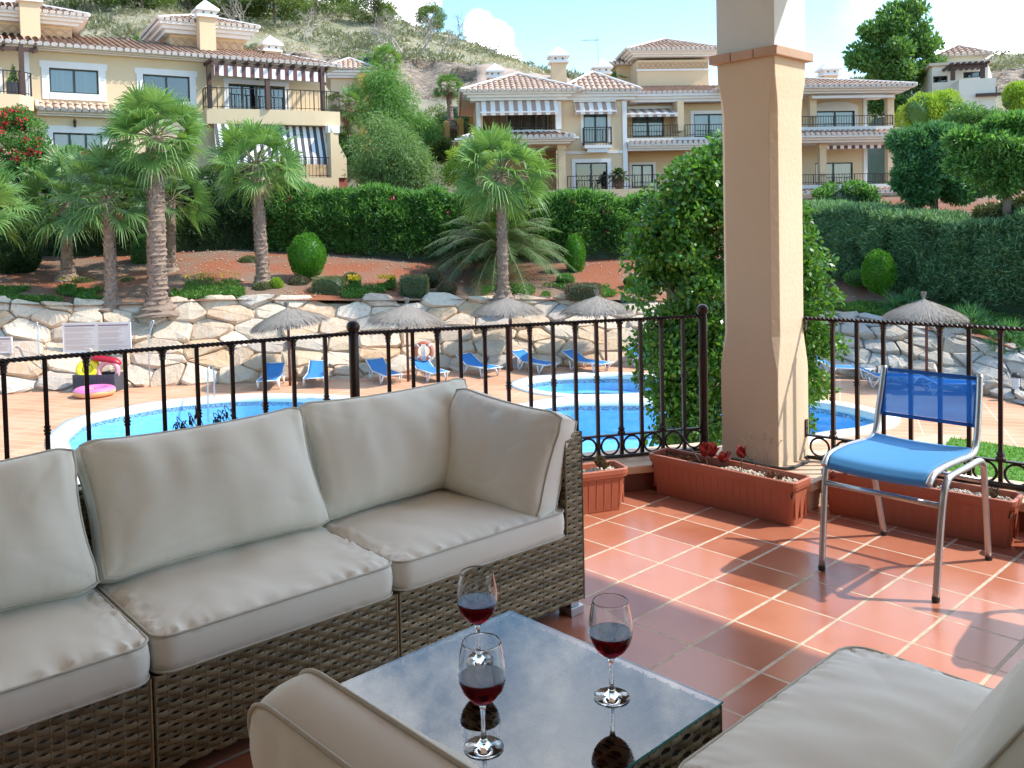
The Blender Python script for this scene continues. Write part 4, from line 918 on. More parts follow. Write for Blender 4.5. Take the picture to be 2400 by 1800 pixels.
F_('l_scrub',(.16,.18,.10),(.28,.28,.18),tr=.2); F_('l_deadpalm',(.22,.13,.07),(.30,.20,.11),tr=.15); F_('l_right',(.05,.15,.06),(.11,.27,.10)); F_('l_poplar',(.08,.19,.05),(.16,.30,.08))
F_('f_pink',(.55,.04,.10),(.70,.10,.16),tr=.3,bright=(1,1,1)); F_('f_red',(.60,.02,.05),(.75,.03,.08),tr=.3,bright=(1,1,1)); F_('f_yellow',(.75,.50,.02),(.85,.62,.04),tr=.2,bright=(1,1,1))
def core(name,C,Rr,parent,m='l_dark',seed=0,sub=3):
    bm=bmesh.new(); bmesh.ops.create_icosphere(bm,subdivisions=sub,radius=1)
    for v in bm.verts: 
        k=1+.25*noise.noise(v.co*2+Vector((seed,0,0))); v.co=Vector((C[0]+v.co.x*Rr[0]*k,C[1]+v.co.y*Rr[1]*k,C[2]+v.co.z*Rr[2]*k))
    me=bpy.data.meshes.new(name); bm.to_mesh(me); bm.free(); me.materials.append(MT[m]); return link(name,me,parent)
def blobcloud(rg,blobs,n,ln,wd,up=.3,shell=.65,droop=0,drop_dir=None):
    """blobs: (x,y,z,rx,ry,rz); leaves mostly near the blob surfaces"""
    w=np.array([b[3]*b[5] for b in blobs]); k=rg.choice(len(blobs),n,p=w/w.sum()); Bb=np.array(blobs)[k]
    d=unit(rg.normal(size=(n,3))); r=rg.uniform(shell**3,1.08,(n,1))**(1/3); P=Bb[:,:3]+d*r*Bb[:,3:]
    D=unit(d*.7+rg.normal(size=(n,3))*.6+np.array([0,0,up-droop])); return leafs(P,D,ln,wd,rg)
def limbs(mb,base,tips,r0,rg,kink=.12):
    for t in tips:
        b=Vector(base);t=Vector(t); L_=(t-b).length; P=[b]
        for f in (.3,.6,1): P.append(b.lerp(t,f)+Vector(rg.normal(0,kink*L_*.4,3)*(1-f*.5)))
        mb.tube(smooth_path(P,3),[r0*(1-.8*i/9) for i in range(10)],6)
def tree(name,base,h,blobs,n,ln,wd,leaf,label,cat='tree',group=None,bark='bark',r0=.12,seed=0,droop=0,up=.3,shell=.55,fork=.35,trunks=1,parts=True):
    rg=np.random.default_rng(seed+100); r=empty(name,base,0,label,cat,group)
    V,Fq=blobcloud(rg,blobs,n,ln,wd,up,shell,droop); npmesh('crown',V,Fq,MT[leaf],r)
    mb=MB()
    for t in range(trunks):
        ox,oy=(rg.normal(0,.18,2) if trunks>1 else (0,0)); fz=h*fork
        mb.tube(smooth_path([(ox,oy,-.3),(ox*1.1,oy,fz*.5),(ox*1.4+rg.normal(0,.05),oy,fz)],3),[r0,r0*.95,r0*.9,r0*.85,r0*.8,r0*.78,r0*.75],8)
        sel=rg.choice(len(blobs),min(len(blobs),9),replace=False)
        limbs(mb,(ox*1.4,oy,fz),[np.array(blobs[i][:3])+rg.normal(0,.1,3) for i in sel],r0*.5,rg)
    mb.build('trunk',MT[bark],r,smooth=True); return r
def blobs_in(rg,c,rad,n,br,flat=1):
    out=[]
    for i in range(n):
        d=unit(rg.normal(size=3)); q=rg.uniform(.2,1.15)**.5; s=br*rg.uniform(.45,1.35)
        out.append((c[0]+d[0]*q*(rad[0]-s*.6),c[1]+d[1]*q*(rad[1]-s*.6),c[2]+d[2]*q*(rad[2]-s*.6),s*rg.uniform(.8,1.3),s,s*flat*rg.uniform(.5,.9)))
    return out
# -- hedges
def hedge(P,h,depth,n,ln,wd,leaf,label,seed,flowers=0,fmat='f_pink',lump=.4,hf=None):
    """P: ground line (world), foliage follows it; leaves grow out and up in whorls"""
    rg=np.random.default_rng(seed); r=empty('hedge',P[0],0,label,'hedge','clipped and flowering hedges'); Lh=[0]
    for a,b in zip(P,P[1:]): Lh.append(Lh[-1]+(b-a).length)
    def pt(u): 
        k=0
        while k<len(Lh)-2 and u>Lh[k+1]: k+=1
        f=(u-Lh[k])/(Lh[k+1]-Lh[k]); return P[k].lerp(P[k+1],f),(P[k+1]-P[k]).normalized()
    def hh(u): return (hf(u/Lh[-1]) if hf else h)*(1+lump*.5*noise.noise(Vector((u*.55,seed,0)))+lump*.3*noise.noise(Vector((u*1.7,seed,3))))
    # core
    N_=max(8,int(Lh[-1]/.6)); K=7; V=[];Fc=[]
    for i in range(N_+1):
        u=Lh[-1]*i/N_; p,t=pt(u); nn=Vector((t.y,-t.x,0)); H_=hh(u)-.22
        for (o,z) in ((.82,-.25),(.80,.5),(.66,.86),(0,.97),(-.66,.86),(-.8,.5),(-.82,-.25)):
            q=p+nn*(depth/2)*o*(1+.15*noise.noise(Vector((u,z*3,seed)))); V.append((q.x-P[0].x,q.y-P[0].y,q.z-P[0].z+H_*z))
    for i in range(N_):
        for j in range(K-1): Fc.append((i*K+j,i*K+j+1,(i+1)*K+j+1,(i+1)*K+j))
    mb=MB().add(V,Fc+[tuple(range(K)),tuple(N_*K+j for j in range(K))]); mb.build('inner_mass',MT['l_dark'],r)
    m=n//6; C=[];D=[]; 
    for i in range(m):
        u=rg.uniform(0,Lh[-1]); p,t=pt(u); nn=Vector((t.y,-t.x,0)); H_=hh(u)
        if rg.random()<.36: o,z=rg.uniform(-.75,.95),.93+.07*rg.random(); nrm=Vector((0,0,1))
        else: z=rg.uniform(.0,1)**.75; o=1-.25*max(0,z-.6)/.4; nrm=(nn+Vector((0,0,.35))).normalized()
        bump=depth*.5*(1+rg.uniform(-.05,.14)+.30*noise.noise(Vector((u*1.3,z*2.5,seed+7))))
        q=p+nn*o*bump; c=Vector((q.x,q.y,q.z+H_*z))-P[0]
        ax=(nrm+Vector(rg.normal(0,.35,3))).normalized(); 
        for k in range(6):
            d=unit(np.array(ax)*.75+rg.normal(size=3)*.55); C.append(np.array(c)+rg.normal(0,ln*.25,3)); D.append(d)
    V,Fq=leafs(np.array(C),np.array(D),ln,wd,rg); npmesh('leaves',V,Fq,MT[leaf],r)
    if flowers:
        C=[];rgf=rg
        for i in range(flowers):
            u=rg.uniform(0,Lh[-1]); p,t=pt(u); nn=Vector((t.y,-t.x,0)); z=rg.uniform(.35,1.03); q=p+nn*depth*.55*(1 if z<.95 else rg.uniform(0,1)); c=np.array((q.x,q.y,q.z+hh(u)*z))-np.array(P[0])
            for k in range(7): C.append(c+rg.normal(0,.05,3))
        C=np.array(C); V,Fq=leafs(C,unit(rg.normal(size=C.shape)+[0,-.6,.3]),.09,.08,rg,.1); npmesh('blossom',V,Fq,MT[fmat],r)
    return r
def gp_(px,py,Y): p=at(px,py,Y); return Vector((p.x,p.y,gz(p.x,p.y)-.05))
def gl_(px,Y,d=0): p=at(px,600,Y); return Vector((p.x,p.y,gz(p.x,p.y)+d))
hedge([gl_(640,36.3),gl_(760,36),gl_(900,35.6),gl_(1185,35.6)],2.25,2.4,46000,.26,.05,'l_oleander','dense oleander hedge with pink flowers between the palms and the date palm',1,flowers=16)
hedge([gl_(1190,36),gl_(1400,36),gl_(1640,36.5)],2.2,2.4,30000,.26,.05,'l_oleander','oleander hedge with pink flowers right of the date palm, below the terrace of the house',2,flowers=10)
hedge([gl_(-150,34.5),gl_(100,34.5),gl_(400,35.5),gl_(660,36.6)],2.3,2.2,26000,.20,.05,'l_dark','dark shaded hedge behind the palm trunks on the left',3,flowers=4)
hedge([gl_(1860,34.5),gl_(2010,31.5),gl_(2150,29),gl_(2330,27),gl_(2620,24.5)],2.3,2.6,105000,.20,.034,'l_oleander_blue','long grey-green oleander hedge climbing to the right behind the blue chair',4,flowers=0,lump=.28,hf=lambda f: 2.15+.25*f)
# -- fan palms
def fanpalm(px,ybase,Yd,htrunk,r0,Rc,nf,label,seed,leaf='l_fan',skirt=0,zb=None,ytop=None,name='fan_palm',spread=(-.75,1.45),group='fan palms',grey=False):
    rg=np.random.default_rng(seed); p=at(px,ybase,Yd) if zb is None else Vector((at(px,ybase,Yd).x,Yd,zb)); htrunk=at(px,ytop,Yd).z-p.z if ytop else htrunk; r=empty(name,p,0,label,'palm tree',group)
    mb=MB(); V=[];Fc=[]; n=14; K=int(htrunk/.07)+2; lean=rg.normal(0,.025,2)
    for i in range(K):
        f=i/(K-1); z=-.3+f*(htrunk+.3); rad=r0*(1.0+.55*max(0,1-z/.45)**2)*(1-.18*f)*(1.05 if i%2 else .93)
        for j in range(n):
            a=2*PI*j/n+.2*i; q=rad*(1+.07*rg.normal()); V.append((q*math.cos(a)+lean[0]*z,q*math.sin(a)+lean[1]*z,z))
    for i in range(K-1):
        for j in range(n): Fc.append((i*n+j,i*n+(j+1)%n,(i+1)*n+(j+1)%n,(i+1)*n+j))
    mb.add(V,Fc)
    for i in range(int(htrunk*95)):
        z=rg.uniform(0,htrunk); a=rg.uniform(0,6.28); f=z/htrunk; rad=r0*(1+.55*max(0,1-z/.45)**2)*(1-.18*f); c=Vector((rad*math.cos(a)*.96+lean[0]*z,rad*math.sin(a)*.96+lean[1]*z,z)); o=Vector((math.cos(a),math.sin(a),0)); t=Vector((-math.sin(a),math.cos(a),0)); w=.05
        mb.add([c-t*w,c+t*w,c+o*.045+Vector((0,0,.10))+t*.012,c+o*.045+Vector((0,0,.10))-t*.012],[(0,1,2,3)])
    mb.build('trunk',MT['palmbark'],r)
    top=np.array([lean[0]*htrunk,lean[1]*htrunk,htrunk]); VV=[];mI=[];FF=[]
    pet=MB(); tot=nf+skirt
    for i in range(tot):
        dead=i>=nf; f=i/max(1,nf-1); az=i*2.39996+rg.uniform(-.2,.2)
        el=spread[1]-(spread[1]-spread[0])*f**.8+rg.uniform(-.12,.12) if not dead else rg.uniform(-1.3,-.95)
        d=np.array([math.cos(az)*math.cos(el),math.sin(az)*math.cos(el),math.sin(el)]); lp=Rc*rg.uniform(.48,.70)*(1 if not dead else .6)
        g=np.array([0,0,-1.]); t1=unit(d+g*.10*(1-f*.3)); 
        tip=top+d*lp*.55+t1*lp*.45+g*lp*.05
        pet.tube([tuple(top+g*.05),tuple(top+d*lp*.55),tuple(tip)],[.022,.015,.010],5)
        sd=unit(np.cross(t1,np.array([0,0,1.])+rg.normal(0,.15,3))); up=np.cross(sd,t1)
        bl=Rc*rg.uniform(.42,.56)*(1 if not dead else .75); ns=28; roll=rg.normal(0,.55); sd,up=sd*math.cos(roll)+up*math.sin(roll),up*math.cos(roll)-sd*math.sin(roll)
        for k in range(ns):
            ph=(-1+2*k/(ns-1))*1.95; l=bl*(1-.22*abs(ph)/1.95)*rg.uniform(.9,1.06); dd=unit(t1*math.cos(ph)+sd*math.sin(ph)+up*.22*abs(math.sin(ph)))
            ws=unit(np.cross(dd,up)); dr=g*l*(.10+.55*rg.random()**2)*(1.0 if not dead else 1.8); kk=len(VV)*1
            base=len(VV)
            wd=bl*2*math.sin(1.95/ns)*.40
            for q,(s_,w_,dz) in enumerate(((.02,.15,0),(.45,1.0,.03),(.74,.55,.22),(1.0,.05,.95))):
                c=tip+dd*l*s_+dr*dz*s_; w=wd*w_*.62
                VV.append(c-ws*w+up*w*.25*(1 if k%2 else -1)); VV.append(c+ws*w-up*w*.25*(1 if k%2 else -1))
            for q in range(3): FF.append((base+2*q,base+2*q+1,base+2*q+3,base+2*q+2)); mI.append(1 if dead else 0)
    npmesh('crown',VV,FF,[MT[leaf],MT['l_deadpalm']],r,mi=mI); pet.build('leaf_stalks',MT['l_box'],r)
    return r
fanpalm(370,716,27.4,3.75,.30,1.75,46,'tallest fan palm with the thickest grey trunk, at the top of the boulder wall',1,skirt=3,ytop=318)
fanpalm(262,706,27.6,2.55,.19,1.75,34,'fan palm with a slim pale trunk just left of the tallest palm',2,leaf='l_fan2',skirt=1,ytop=462)
fanpalm(158,642,30.5,2.45,.20,1.9,32,'fan palm with a short rough brown trunk set back on the bank, near the left',3,leaf='l_fan2',skirt=3,ytop=470)
fanpalm(-45,700,27.6,2.3,.25,1.75,32,'fan palm cut by the left edge, only its right-hand leaves showing',4,ytop=480)
fanpalm(617,664,29.5,3.55,.215,1.7,42,'straight fan palm in front of the striped awning house, beside the round topiary',5,skirt=1,ytop=385)
fanpalm(400,628,31.5,2.2,.17,1.6,30,'small fan palm half hidden behind the tallest palm',6,leaf='l_fan2',ytop=465)
fanpalm(1180,690,29.2,3.95,.185,1.85,46,'fan palm in the centre rising out of the date palm, with a bare slender trunk',7,skirt=1,ytop=408)
def farpalm(px,py_top,py_base,Y,Rc,label,seed,leaf='l_fan2',skirt=14):
    a=at(px,py_top,Y);b=at(px,py_base,Y); return fanpalm(px,py_base,Y,a.z-b.z,.17,Rc,30,label,seed,leaf=leaf,skirt=skirt,spread=(-.6,1.3))
farpalm(818,245,345,46,1.25,'fan palm with a dark trunk beside the right end of the left house',21)
farpalm(1057,205,292,52,1.0,'lone slender palm with a brown skirt in front of the rock face',22)
farpalm(905,140,205,58,1.15,'palm crown showing above the feathery pepper trees',23,leaf='l_fan')
farpalm(1442,200,260,52,1.0,'palm crown peeping over the roof beside the square tower',24,leaf='l_fan',skirt=0)
farpalm(333,105,140,54,.8,'small palm tuft just showing over the roof of the left house',25,leaf='l_fan',skirt=0)
# date palm
def datepalm(p,Rc,nf,label,seed,name='date_palm',h=.5,cat='palm tree',ln=.38,leaf='l_date'):
    rg=np.random.default_rng(seed); r=empty(name,p,0,label,cat); V=[];Fq=[];mb=MB(); g=np.array([0,0,-1.])
    for i in range(nf):
        f=i/nf; az=i*2.39996; el=1.45-1.35*f+rg.uniform(-.1,.1); d=np.array([math.cos(az)*math.cos(el),math.sin(az)*math.cos(el),math.sin(el)]); L_=Rc*rg.uniform(.95,1.2); n=30; P=[]
        dr=.42+.25*f
        for k in range(n+1):
            s=k/n; P.append(np.array([0,0,h])+d*L_*s+g*L_*dr*s*s*1.0)
        mb.tube([tuple(q) for q in P[::3]],[.03*(1-.09*k) for k in range(len(P[::3]))],5)
        for k in range(3,n+1):
            t=unit(P[k]-P[k-1]); sd=unit(np.cross(t,-g)); up=np.cross(sd,t); s=k/n; l=ln*Rc/2.2*math.sin(PI*min(1,.12+s*.86))**.6
            for q in (-1,1):
                for e in range(2):
                    dd=unit(sd*q*.85+t*.65+up*rg.uniform(-.05,.35)+g*.15); c=P[k]+t*(e*.5-.5)*L_/n; b=len(V); w=t*.016
                    V+= [c-w,c+w,c+dd*l+g*l*.25+w*.2,c+dd*l+g*l*.25-w*.2]; Fq.append((b,b+1,b+2,b+3))
    npmesh('crown',V,Fq,MT[leaf],r); 
    for i in range(60):
        a=i*2.4; z=h*i/60; mb.tube([(0,0,z),(.28*math.cos(a),.28*math.sin(a),z+.15)],[.09,.03],5)
    mb.build('trunk',MT['palmbark'],r); return r
p=gl_(1172,32.5); datepalm(p,3.15,84,'low spreading date palm with arching feather leaves in the middle of the bank',1,h=.9)
# topiary & shrubs
def shrub(px,py_c,Y,rx,rz,leaf,label,seed,box=0,n=5000,ln=.045,name='shrub',grp='clipped shrubs on the earth bank',cat='shrub',flat=0):
    c=at(px,py_c,Y); r=empty(name,(c.x,c.y,c.z-rz),0,label,cat,grp); rg=np.random.default_rng(seed); d=unit(rg.normal(size=(n,3)))
    if box: k=1/np.max(np.abs(d)**box,axis=1,keepdims=True)**(1/box); k=np.minimum(k,1.35)
    else: k=1+.13*np.array([noise.noise(Vector(x)*2.2+Vector((seed,0,0))) for x in d])[:,None]
    k=k*(1+.06*np.array([noise.noise(Vector(x)*5+Vector((seed,5,0))) for x in d])[:,None])
    P=d*k*np.array([rx,rx,rz])*rg.uniform(.93,1.02,(n,1))+[0,0,rz]; V,Fq=leafs(P,unit(d+rg.normal(size=(n,3))*.5+[0,0,.3]),ln,ln*.45,rg); npmesh('foliage',V,Fq,MT[leaf],r)
    bm=bmesh.new(); bmesh.ops.create_icosphere(bm,subdivisions=3,radius=1)
    for v in bm.verts:
        q=v.co.normalized(); kk=1.0
        if box: kk=min(1.35,1/max(abs(q.x)**box,abs(q.y)**box,abs(q.z)**box)**(1/box))
        v.co=Vector((q.x*rx*kk*.93,q.y*rx*kk*.93,q.z*rz*kk*.93+rz))
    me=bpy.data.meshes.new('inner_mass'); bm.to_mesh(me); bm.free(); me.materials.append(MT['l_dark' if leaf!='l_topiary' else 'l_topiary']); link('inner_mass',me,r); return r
shrub(720,600,30.5,.60,.74,'l_topiary','bright green egg-shaped topiary right of the straight fan palm',1,n=9000,ln=.06)
shrub(2060,638,27.5,.46,.64,'l_topiary','bright green egg-shaped topiary in front of the long grey-green hedge',2,n=9000,ln=.06)
shrub(1347,598,33,.36,.74,'l_topiary','bright green topiary partly hidden behind the date palm leaves',3,n=5000,ln=.06)
shrub(338,597,33,.42,.72,'l_oleander','dark green topiary in shade left of the tallest palm',4,n=6000,ln=.06)
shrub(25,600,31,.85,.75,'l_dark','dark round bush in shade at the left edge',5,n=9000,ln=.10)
for i,(x,y,Y,rx,rz,lf,lb,bx) in enumerate([(772,680,29.3,.50,.42,'l_box','large boxy clipped shrub, green turning brown, above the leftmost parasols',3),(700,668,30,.34,.30,'l_boxbrown','round reddish-brown clipped shrub right of the straight palm',0),(615,679,29.2,.29,.24,'l_box','small round clipped shrub at the foot of the straight palm',0),
    (824,656,31,.30,.24,'l_box','small clipped shrub behind the large boxy one',0),(862,689,29.6,.31,.23,'l_box','low clipped shrub right of the large boxy one',0),(971,672,29.8,.45,.36,'l_box','clipped shrub with a brown top and square shoulders left of the date palm',3),(1013,652,31,.40,.30,'l_boxbrown','brown sprawling shrub under the date palm leaves',0),
    (1048,678,30,.31,.24,'l_boxbrown','small brown clipped shrub between the square one and the centre palm',0),(1366,684,29.6,.55,.26,'l_boxbrown','wide flat clipped shrub right of the centre palm',3),(583,616,33,.38,.24,'l_box','olive shrub behind the straight palm trunk',0),(193,667,30.3,.36,.24,'l_box','olive clipped shrub between the two left palm trunks',0),(140,668,30.6,.34,.2,'l_box','low olive shrub at the foot of the short brown-trunked palm',0),
    (300,664,30.6,.28,.2,'l_box','small olive shrub between the slim palm and the tallest palm',0),(1325,657,31.5,.3,.22,'l_oleander','small green shrub under the right leaves of the date palm',0),(648,668,29.4,.2,.22,'l_yellow','small lime-green shrub beside the straight palm foot',0),(1480,660,31,.25,.16,'l_cover','low green tuft on the bank left of the big leafy tree',0),
    (2010,652,29,.4,.25,'l_oleander','green bush at the end of the long hedge near the column',0)]):
    shrub(x,y,Y,rx,rz,lf,lb,20+i,box=bx,n=3500 if rx<.5 else 5000,ln=.05 if lf!='l_right' else .18)
def spiky(px,py,Y,s,label,seed):
    rg=np.random.default_rng(seed); p=at(px,py,Y); r=empty('dwarf_palm',(p.x,p.y,gz(p.x,p.y)),0,label,'plant','spiky dwarf palm bushes under the long hedge'); C=[];D=[]
    for i in range(26):
        d=unit(rg.normal(size=3)+[0,-.2,.7]); d[2]=abs(d[2]); t=d*s*.55*rg.uniform(.7,1.1); sd=unit(np.cross(d,rg.normal(size=3))); 
        for k in range(20): a=(-1+2*k/19)*1.5; C.append(t); D.append(unit(d*math.cos(a)+sd*math.sin(a)+[0,0,-.05]))
    V,Fq=leafs(np.array(C),np.array(D),s*.55,.028,rg,.3); npmesh('foliage',V,Fq,MT['l_right'],r); return r
spiky(2270,735,24.5,.75,'spiky dwarf palm bush right of the thatched parasol tuft, under the long hedge',1); spiky(2115,705,26.5,.8,'spiky dwarf palm bush just left of the thatched parasol tuft',2); spiky(2365,760,23,.7,'spiky dwarf palm bush at the right edge under the long hedge',3)
# ground cover along the wall top
def cover(label,segs,n,leaf,seed,ln=.06,fl=0,fm='f_yellow',name='ground_cover',zh=.16,single=False):
    rg=np.random.default_rng(seed); C=[];FC=[]
    for (x0,x1,s0,s1,m) in segs:
        for i in range(int(n*m)):
            px=rg.uniform(x0,x1); t=topline((px-1200)/2107*28); s=rg.uniform(s0,s1); k=(px-1200)/2107; y=t.y+s; x=k*y
            if noise.noise(Vector((x*.9,y*.9,seed)))<-.18: continue
            z=gz(x,y); C.append((x,y,z+rg.uniform(0,zh)*(.5+noise.noise(Vector((x*2,y*2,1))))))
            if rg.random()<fl: FC.append((x,y,z+zh+.05))
    C=np.array(C); V,Fq=leafs(C,unit(rg.normal(size=C.shape)+[0,-.3,.9]),ln,ln*.4,rg); mi=np.zeros(len(Fq)); ms=[MT[leaf]]
    if FC:
        FC=np.array(FC); V2,F2=leafs(np.repeat(FC,3,0)+rg.normal(0,.012,(len(FC)*3,3)),unit(rg.normal(size=(len(FC)*3,3))+[0,-1,.3]),.05,.045,rg,.1); Fq=np.r_[Fq,F2+len(V)]; mi=np.r_[mi,np.ones(len(F2))]; V=np.r_[V,V2]; ms.append(MT[fm])
    o=npmesh(name,V,Fq,ms,mi=mi); 
    if single: tag(o,label,'plant','yellow-flowered clumps')
    else: struct(o,'stuff'); o['label']=label; o['category']='ground cover'
    return o
cover('green creeping ground cover along the top of the boulder wall',[(-100,260,0,1.5,2.4),(400,570,0,1.0,1.0),(800,900,.1,1.1,.5),(1130,1250,.4,1.3,.5),(1270,1420,0,1.4,.9),(1420,1520,.2,1.4,.5),(1940,2100,.1,1.3,.9),(2100,2420,.1,2.2,2)],5200,'l_cover',5,ln=.10)
for i,(a,b,s0,s1,lb) in enumerate([(430,560,1.2,2.0,'clump of yellow-flowered plants between the tallest palm and the straight palm'),(120,175,1.5,2.2,'clump of yellow-flowered plants in the ground cover on the far left'),(815,842,1.0,1.6,'small yellow-flowered clump left of the low clipped shrub'),(885,925,1.1,1.6,'small yellow-flowered clump right of the low clipped shrub')]):
    cover(lb,[(a,b,s0,s1,1)],1400,'l_cover',40+i,ln=.09,fl=.07,name='flowering_plant',zh=.3,single=True)
# scattered small stones and grit on the bank
V=[];Fc=[]; rg=np.random.default_rng(9)
for i in range(1500):
    px=rg.uniform(-50,2400); t=topline((px-1200)/2107*28); s=rg.uniform(.1,7); k=(px-1200)/2107; y=t.y+s; x=k*y; z=gz(x,y); r_=rg.uniform(.015,.05)*(2.2 if rg.random()<.03 else 1); b=len(V)
    V+=[(x-r_,y,z),(x+r_,y,z),(x,y-r_,z),(x,y+r_,z),(x,y,z+r_)]; Fc+=[(b,b+2,b+4),(b+2,b+1,b+4),(b+1,b+3,b+4),(b+3,b,b+4)]
MT['grit']=mat('grit',(.36,.23,.16),.9,(.32,.22,.16),20,island=.8)
o=npmesh('stones',V,Fc,MT['grit']); struct(o,'stuff'); o['label']='loose stones and chippings scattered over the red earth bank'; o['category']='stones'
# ================================================================ HOUSES
MT['wall']=mat('house_render',(.66,.50,.32),.9,(.62,.46,.29),.8,.1,20); MT['wallL']=mat('house_render_warm',(.68,.53,.34),.9,(.63,.48,.30),.7,.1,20)
MT['trim']=mat('white_trim',(.76,.74,.72),.8,(.70,.68,.66),3); MT['rtile']=mat('clay_roof_tiles',(.45,.28,.20),.85,(.68,.50,.37),2,.2,30,island=.75)
MT['rcap']=mat('mortared_tile_ends',(.68,.64,.60),.85,(.58,.52,.47),8); MT['brownwood']=mat('dark_brown_timber',(.085,.04,.028),.6,(.06,.03,.02),10)
MT['winframe']=mat('dark_green_frame',(.015,.03,.028),.4,(.02,.035,.03),10); MT['curtain']=mat('pale_curtains',(.78,.82,.85),.9,(.64,.70,.75),1,stretch=(14,14,.3),contrast=.12); MT['dark']=mat('dark_interior',(.03,.035,.035),.9,(.05,.05,.05),3)
MT['brickred']=mat('red_brick',(.32,.09,.06),.9,(.25,.07,.05),8); MT['frieze']=mat('diamond_frieze',(.60,.42,.25),.9,(.52,.34,.19),6); MT['slabw']=mat('balcony_soffit',(.62,.60,.58),.9,(.56,.54,.52),4); MT['ochre']=mat('ochre_render',(.62,.36,.10),.9,(.55,.31,.09),3)
def stripes(name,c1,c2,fr):
    m=bpy.data.materials.new(name); m.use_nodes=True; nt=m.node_tree; N=nt.nodes; L=nt.links; p=N['Principled BSDF']
    t=N.new('ShaderNodeTexCoord'); s=N.new('ShaderNodeSeparateXYZ'); L.new(t.outputs['Object'],s.inputs[0])
    a=N.new('ShaderNodeMath'); a.operation='MULTIPLY'; a.inputs[1].default_value=fr; L.new(s.outputs[0],a.inputs[0]); b=N.new('ShaderNodeMath'); b.operation='FRACT'; L.new(a.outputs[0],b.inputs[0]); c=N.new('ShaderNodeMath'); c.operation='GREATER_THAN'; c.inputs[1].default_value=.5; L.new(b.outputs[0],c.inputs[0])
    x=N.new('ShaderNodeMix'); x.data_type='RGBA'; L.new(c.outputs[0],x.inputs[0]); x.inputs[6].default_value=(*c1,1); x.inputs[7].default_value=(*c2,1); L.new(x.outputs[2],p.inputs['Base Color']); p.inputs['Roughness'].default_value=.85; return m
MT['str_tan']=stripes('tan_stripes',(.75,.71,.66),(.38,.26,.21),2.3); MT['str_brown']=stripes('brown_stripes',(.75,.70,.68),(.13,.06,.06),2.6); MT['str_grey']=stripes('black_stripes',(.78,.78,.78),(.09,.08,.09),3.2)
class House:
    def __init__(s,px,Y,ang,label,cat='house',name='house'):
        p=at(px,500,Y); s.O=Vector((p.x,p.y,0)); s.a=ang; s.ex=Vector((math.cos(ang),math.sin(ang),0)); s.ey=Vector((-math.sin(ang),math.cos(ang),0)); s.r=empty(name,s.O,ang,label,cat)
    def L(s,px,py,off=0):
        d=Vector(ray(px,py)); C0=Vector(CP)-s.O; t=(off-C0.dot(s.ey))/d.dot(s.ey); p=C0+d*t; return p.dot(s.ex),p.z
    def rect(s,x0,y0,x1,y1,off=0):
        a=[s.L(x0,(y0+y1)/2,off)[0],s.L(x1,(y0+y1)/2,off)[0]]; xm=(x0+x1)/2; return a[0],a[1],s.L(xm,y1,off)[1],s.L(xm,y0,off)[1]
def wall_holes(mb,x0,x1,z0,z1,y,holes,dep=.22,mi=0):
    xs=sorted({x0,x1,*[h[0] for h in holes],*[h[1] for h in holes]}); zs=sorted({z0,z1,*[h[2] for h in holes],*[h[3] for h in holes]})
    xs=[x for x in xs if x0<=x<=x1]; zs=[z for z in zs if z0<=z<=z1]
    for a,b in zip(xs,xs[1:]):
        for c,d in zip(zs,zs[1:]):
            mx_,mz=(a+b)/2,(c+d)/2
            if any(h[0]<mx_<h[1] and h[2]<mz<h[3] for h in holes): continue
            mb.quad((a,y,c),(b,y,c),(b,y,d),(a,y,d),mi)
    for a,b,c,d in holes:
        mb.quad((a,y,c),(a,y+dep,c),(a,y+dep,d),(a,y,d),mi);mb.quad((b,y,c),(b,y+dep,c),(b,y+dep,d),(b,y,d),mi);mb.quad((a,y,c),(b,y,c),(b,y+dep,c),(a,y+dep,c),mi);mb.quad((a,y,d),(b,y,d),(b,y+dep,d),(a,y+dep,d),mi)
def window(h,x0,x1,z0,z1,y,trim=.18,curt=True,mull=1,sill=False,dep=.2,ears=False):
    if trim:
        mb=MB(); t=trim; yy=y-.035
        for b in ((x0-t,x0,z0-(t if sill else 0),z1),(x1,x1+t,z0-(t if sill else 0),z1),(x0-t-(.07 if ears else 0),x1+t+(.07 if ears else 0),z1,z1+t)): mb.box(b[0],b[1],yy,y+.01,b[2],b[3])
        if sill: mb.box(x0,x1,yy-.02,y+.01,z0-t,z0)
        mb.build('window_trim',MT['trim'],h.r)
    mb=MB(); f=.06; yy=y+dep-.12
    mb.box(x0,x1,yy,yy+.06,z0,z0+f); mb.box(x0,x1,yy,yy+.06,z1-f,z1); mb.box(x0,x0+f,yy,yy+.06,z0+f,z1-f); mb.box(x1-f,x1,yy,yy+.06,z0+f,z1-f)
    for k in range(mull): c=x0+(x1-x0)*(k+1)/(mull+1); mb.box(c-.045,c+.045,yy+.002,yy+.058,z0+f,z1-f)
    w=mb.build('window',MT['winframe'],h.r)
    mb=MB(); mb.quad((x0+f,yy+.03,z0+f),(x1-f,yy+.03,z0+f),(x1-f,yy+.03,z1-f),(x0+f,yy+.03,z1-f)); mb.build('pane',MT['pane'],w)
    mb=MB(); mb.box(x0,x1,y+dep+.02,y+dep+.06,z0,z1); mb.build('curtain' if curt else 'dark_room',MT['curtain' if curt else 'dark'],w)
    return (x0,x1,z0,z1)
def eaves(mb,x0,x1,y,z0,z1,out=.45,ends=True,depth=None,mi=0):
    """stepped white cornice under the tile edge; hugs a wall at y"""
    n=3; dp=depth or .3
    for i in range(n):
        a=z0+(z1-z0)*i/n; b=z0+(z1-z0)*(i+1)/n-.004; o=out*(.45+.275*i); e=o if ends else 0
        mb.box(x0-e,x1+e,y-o,y+dp+(e if ends else 0),a,b,mi)
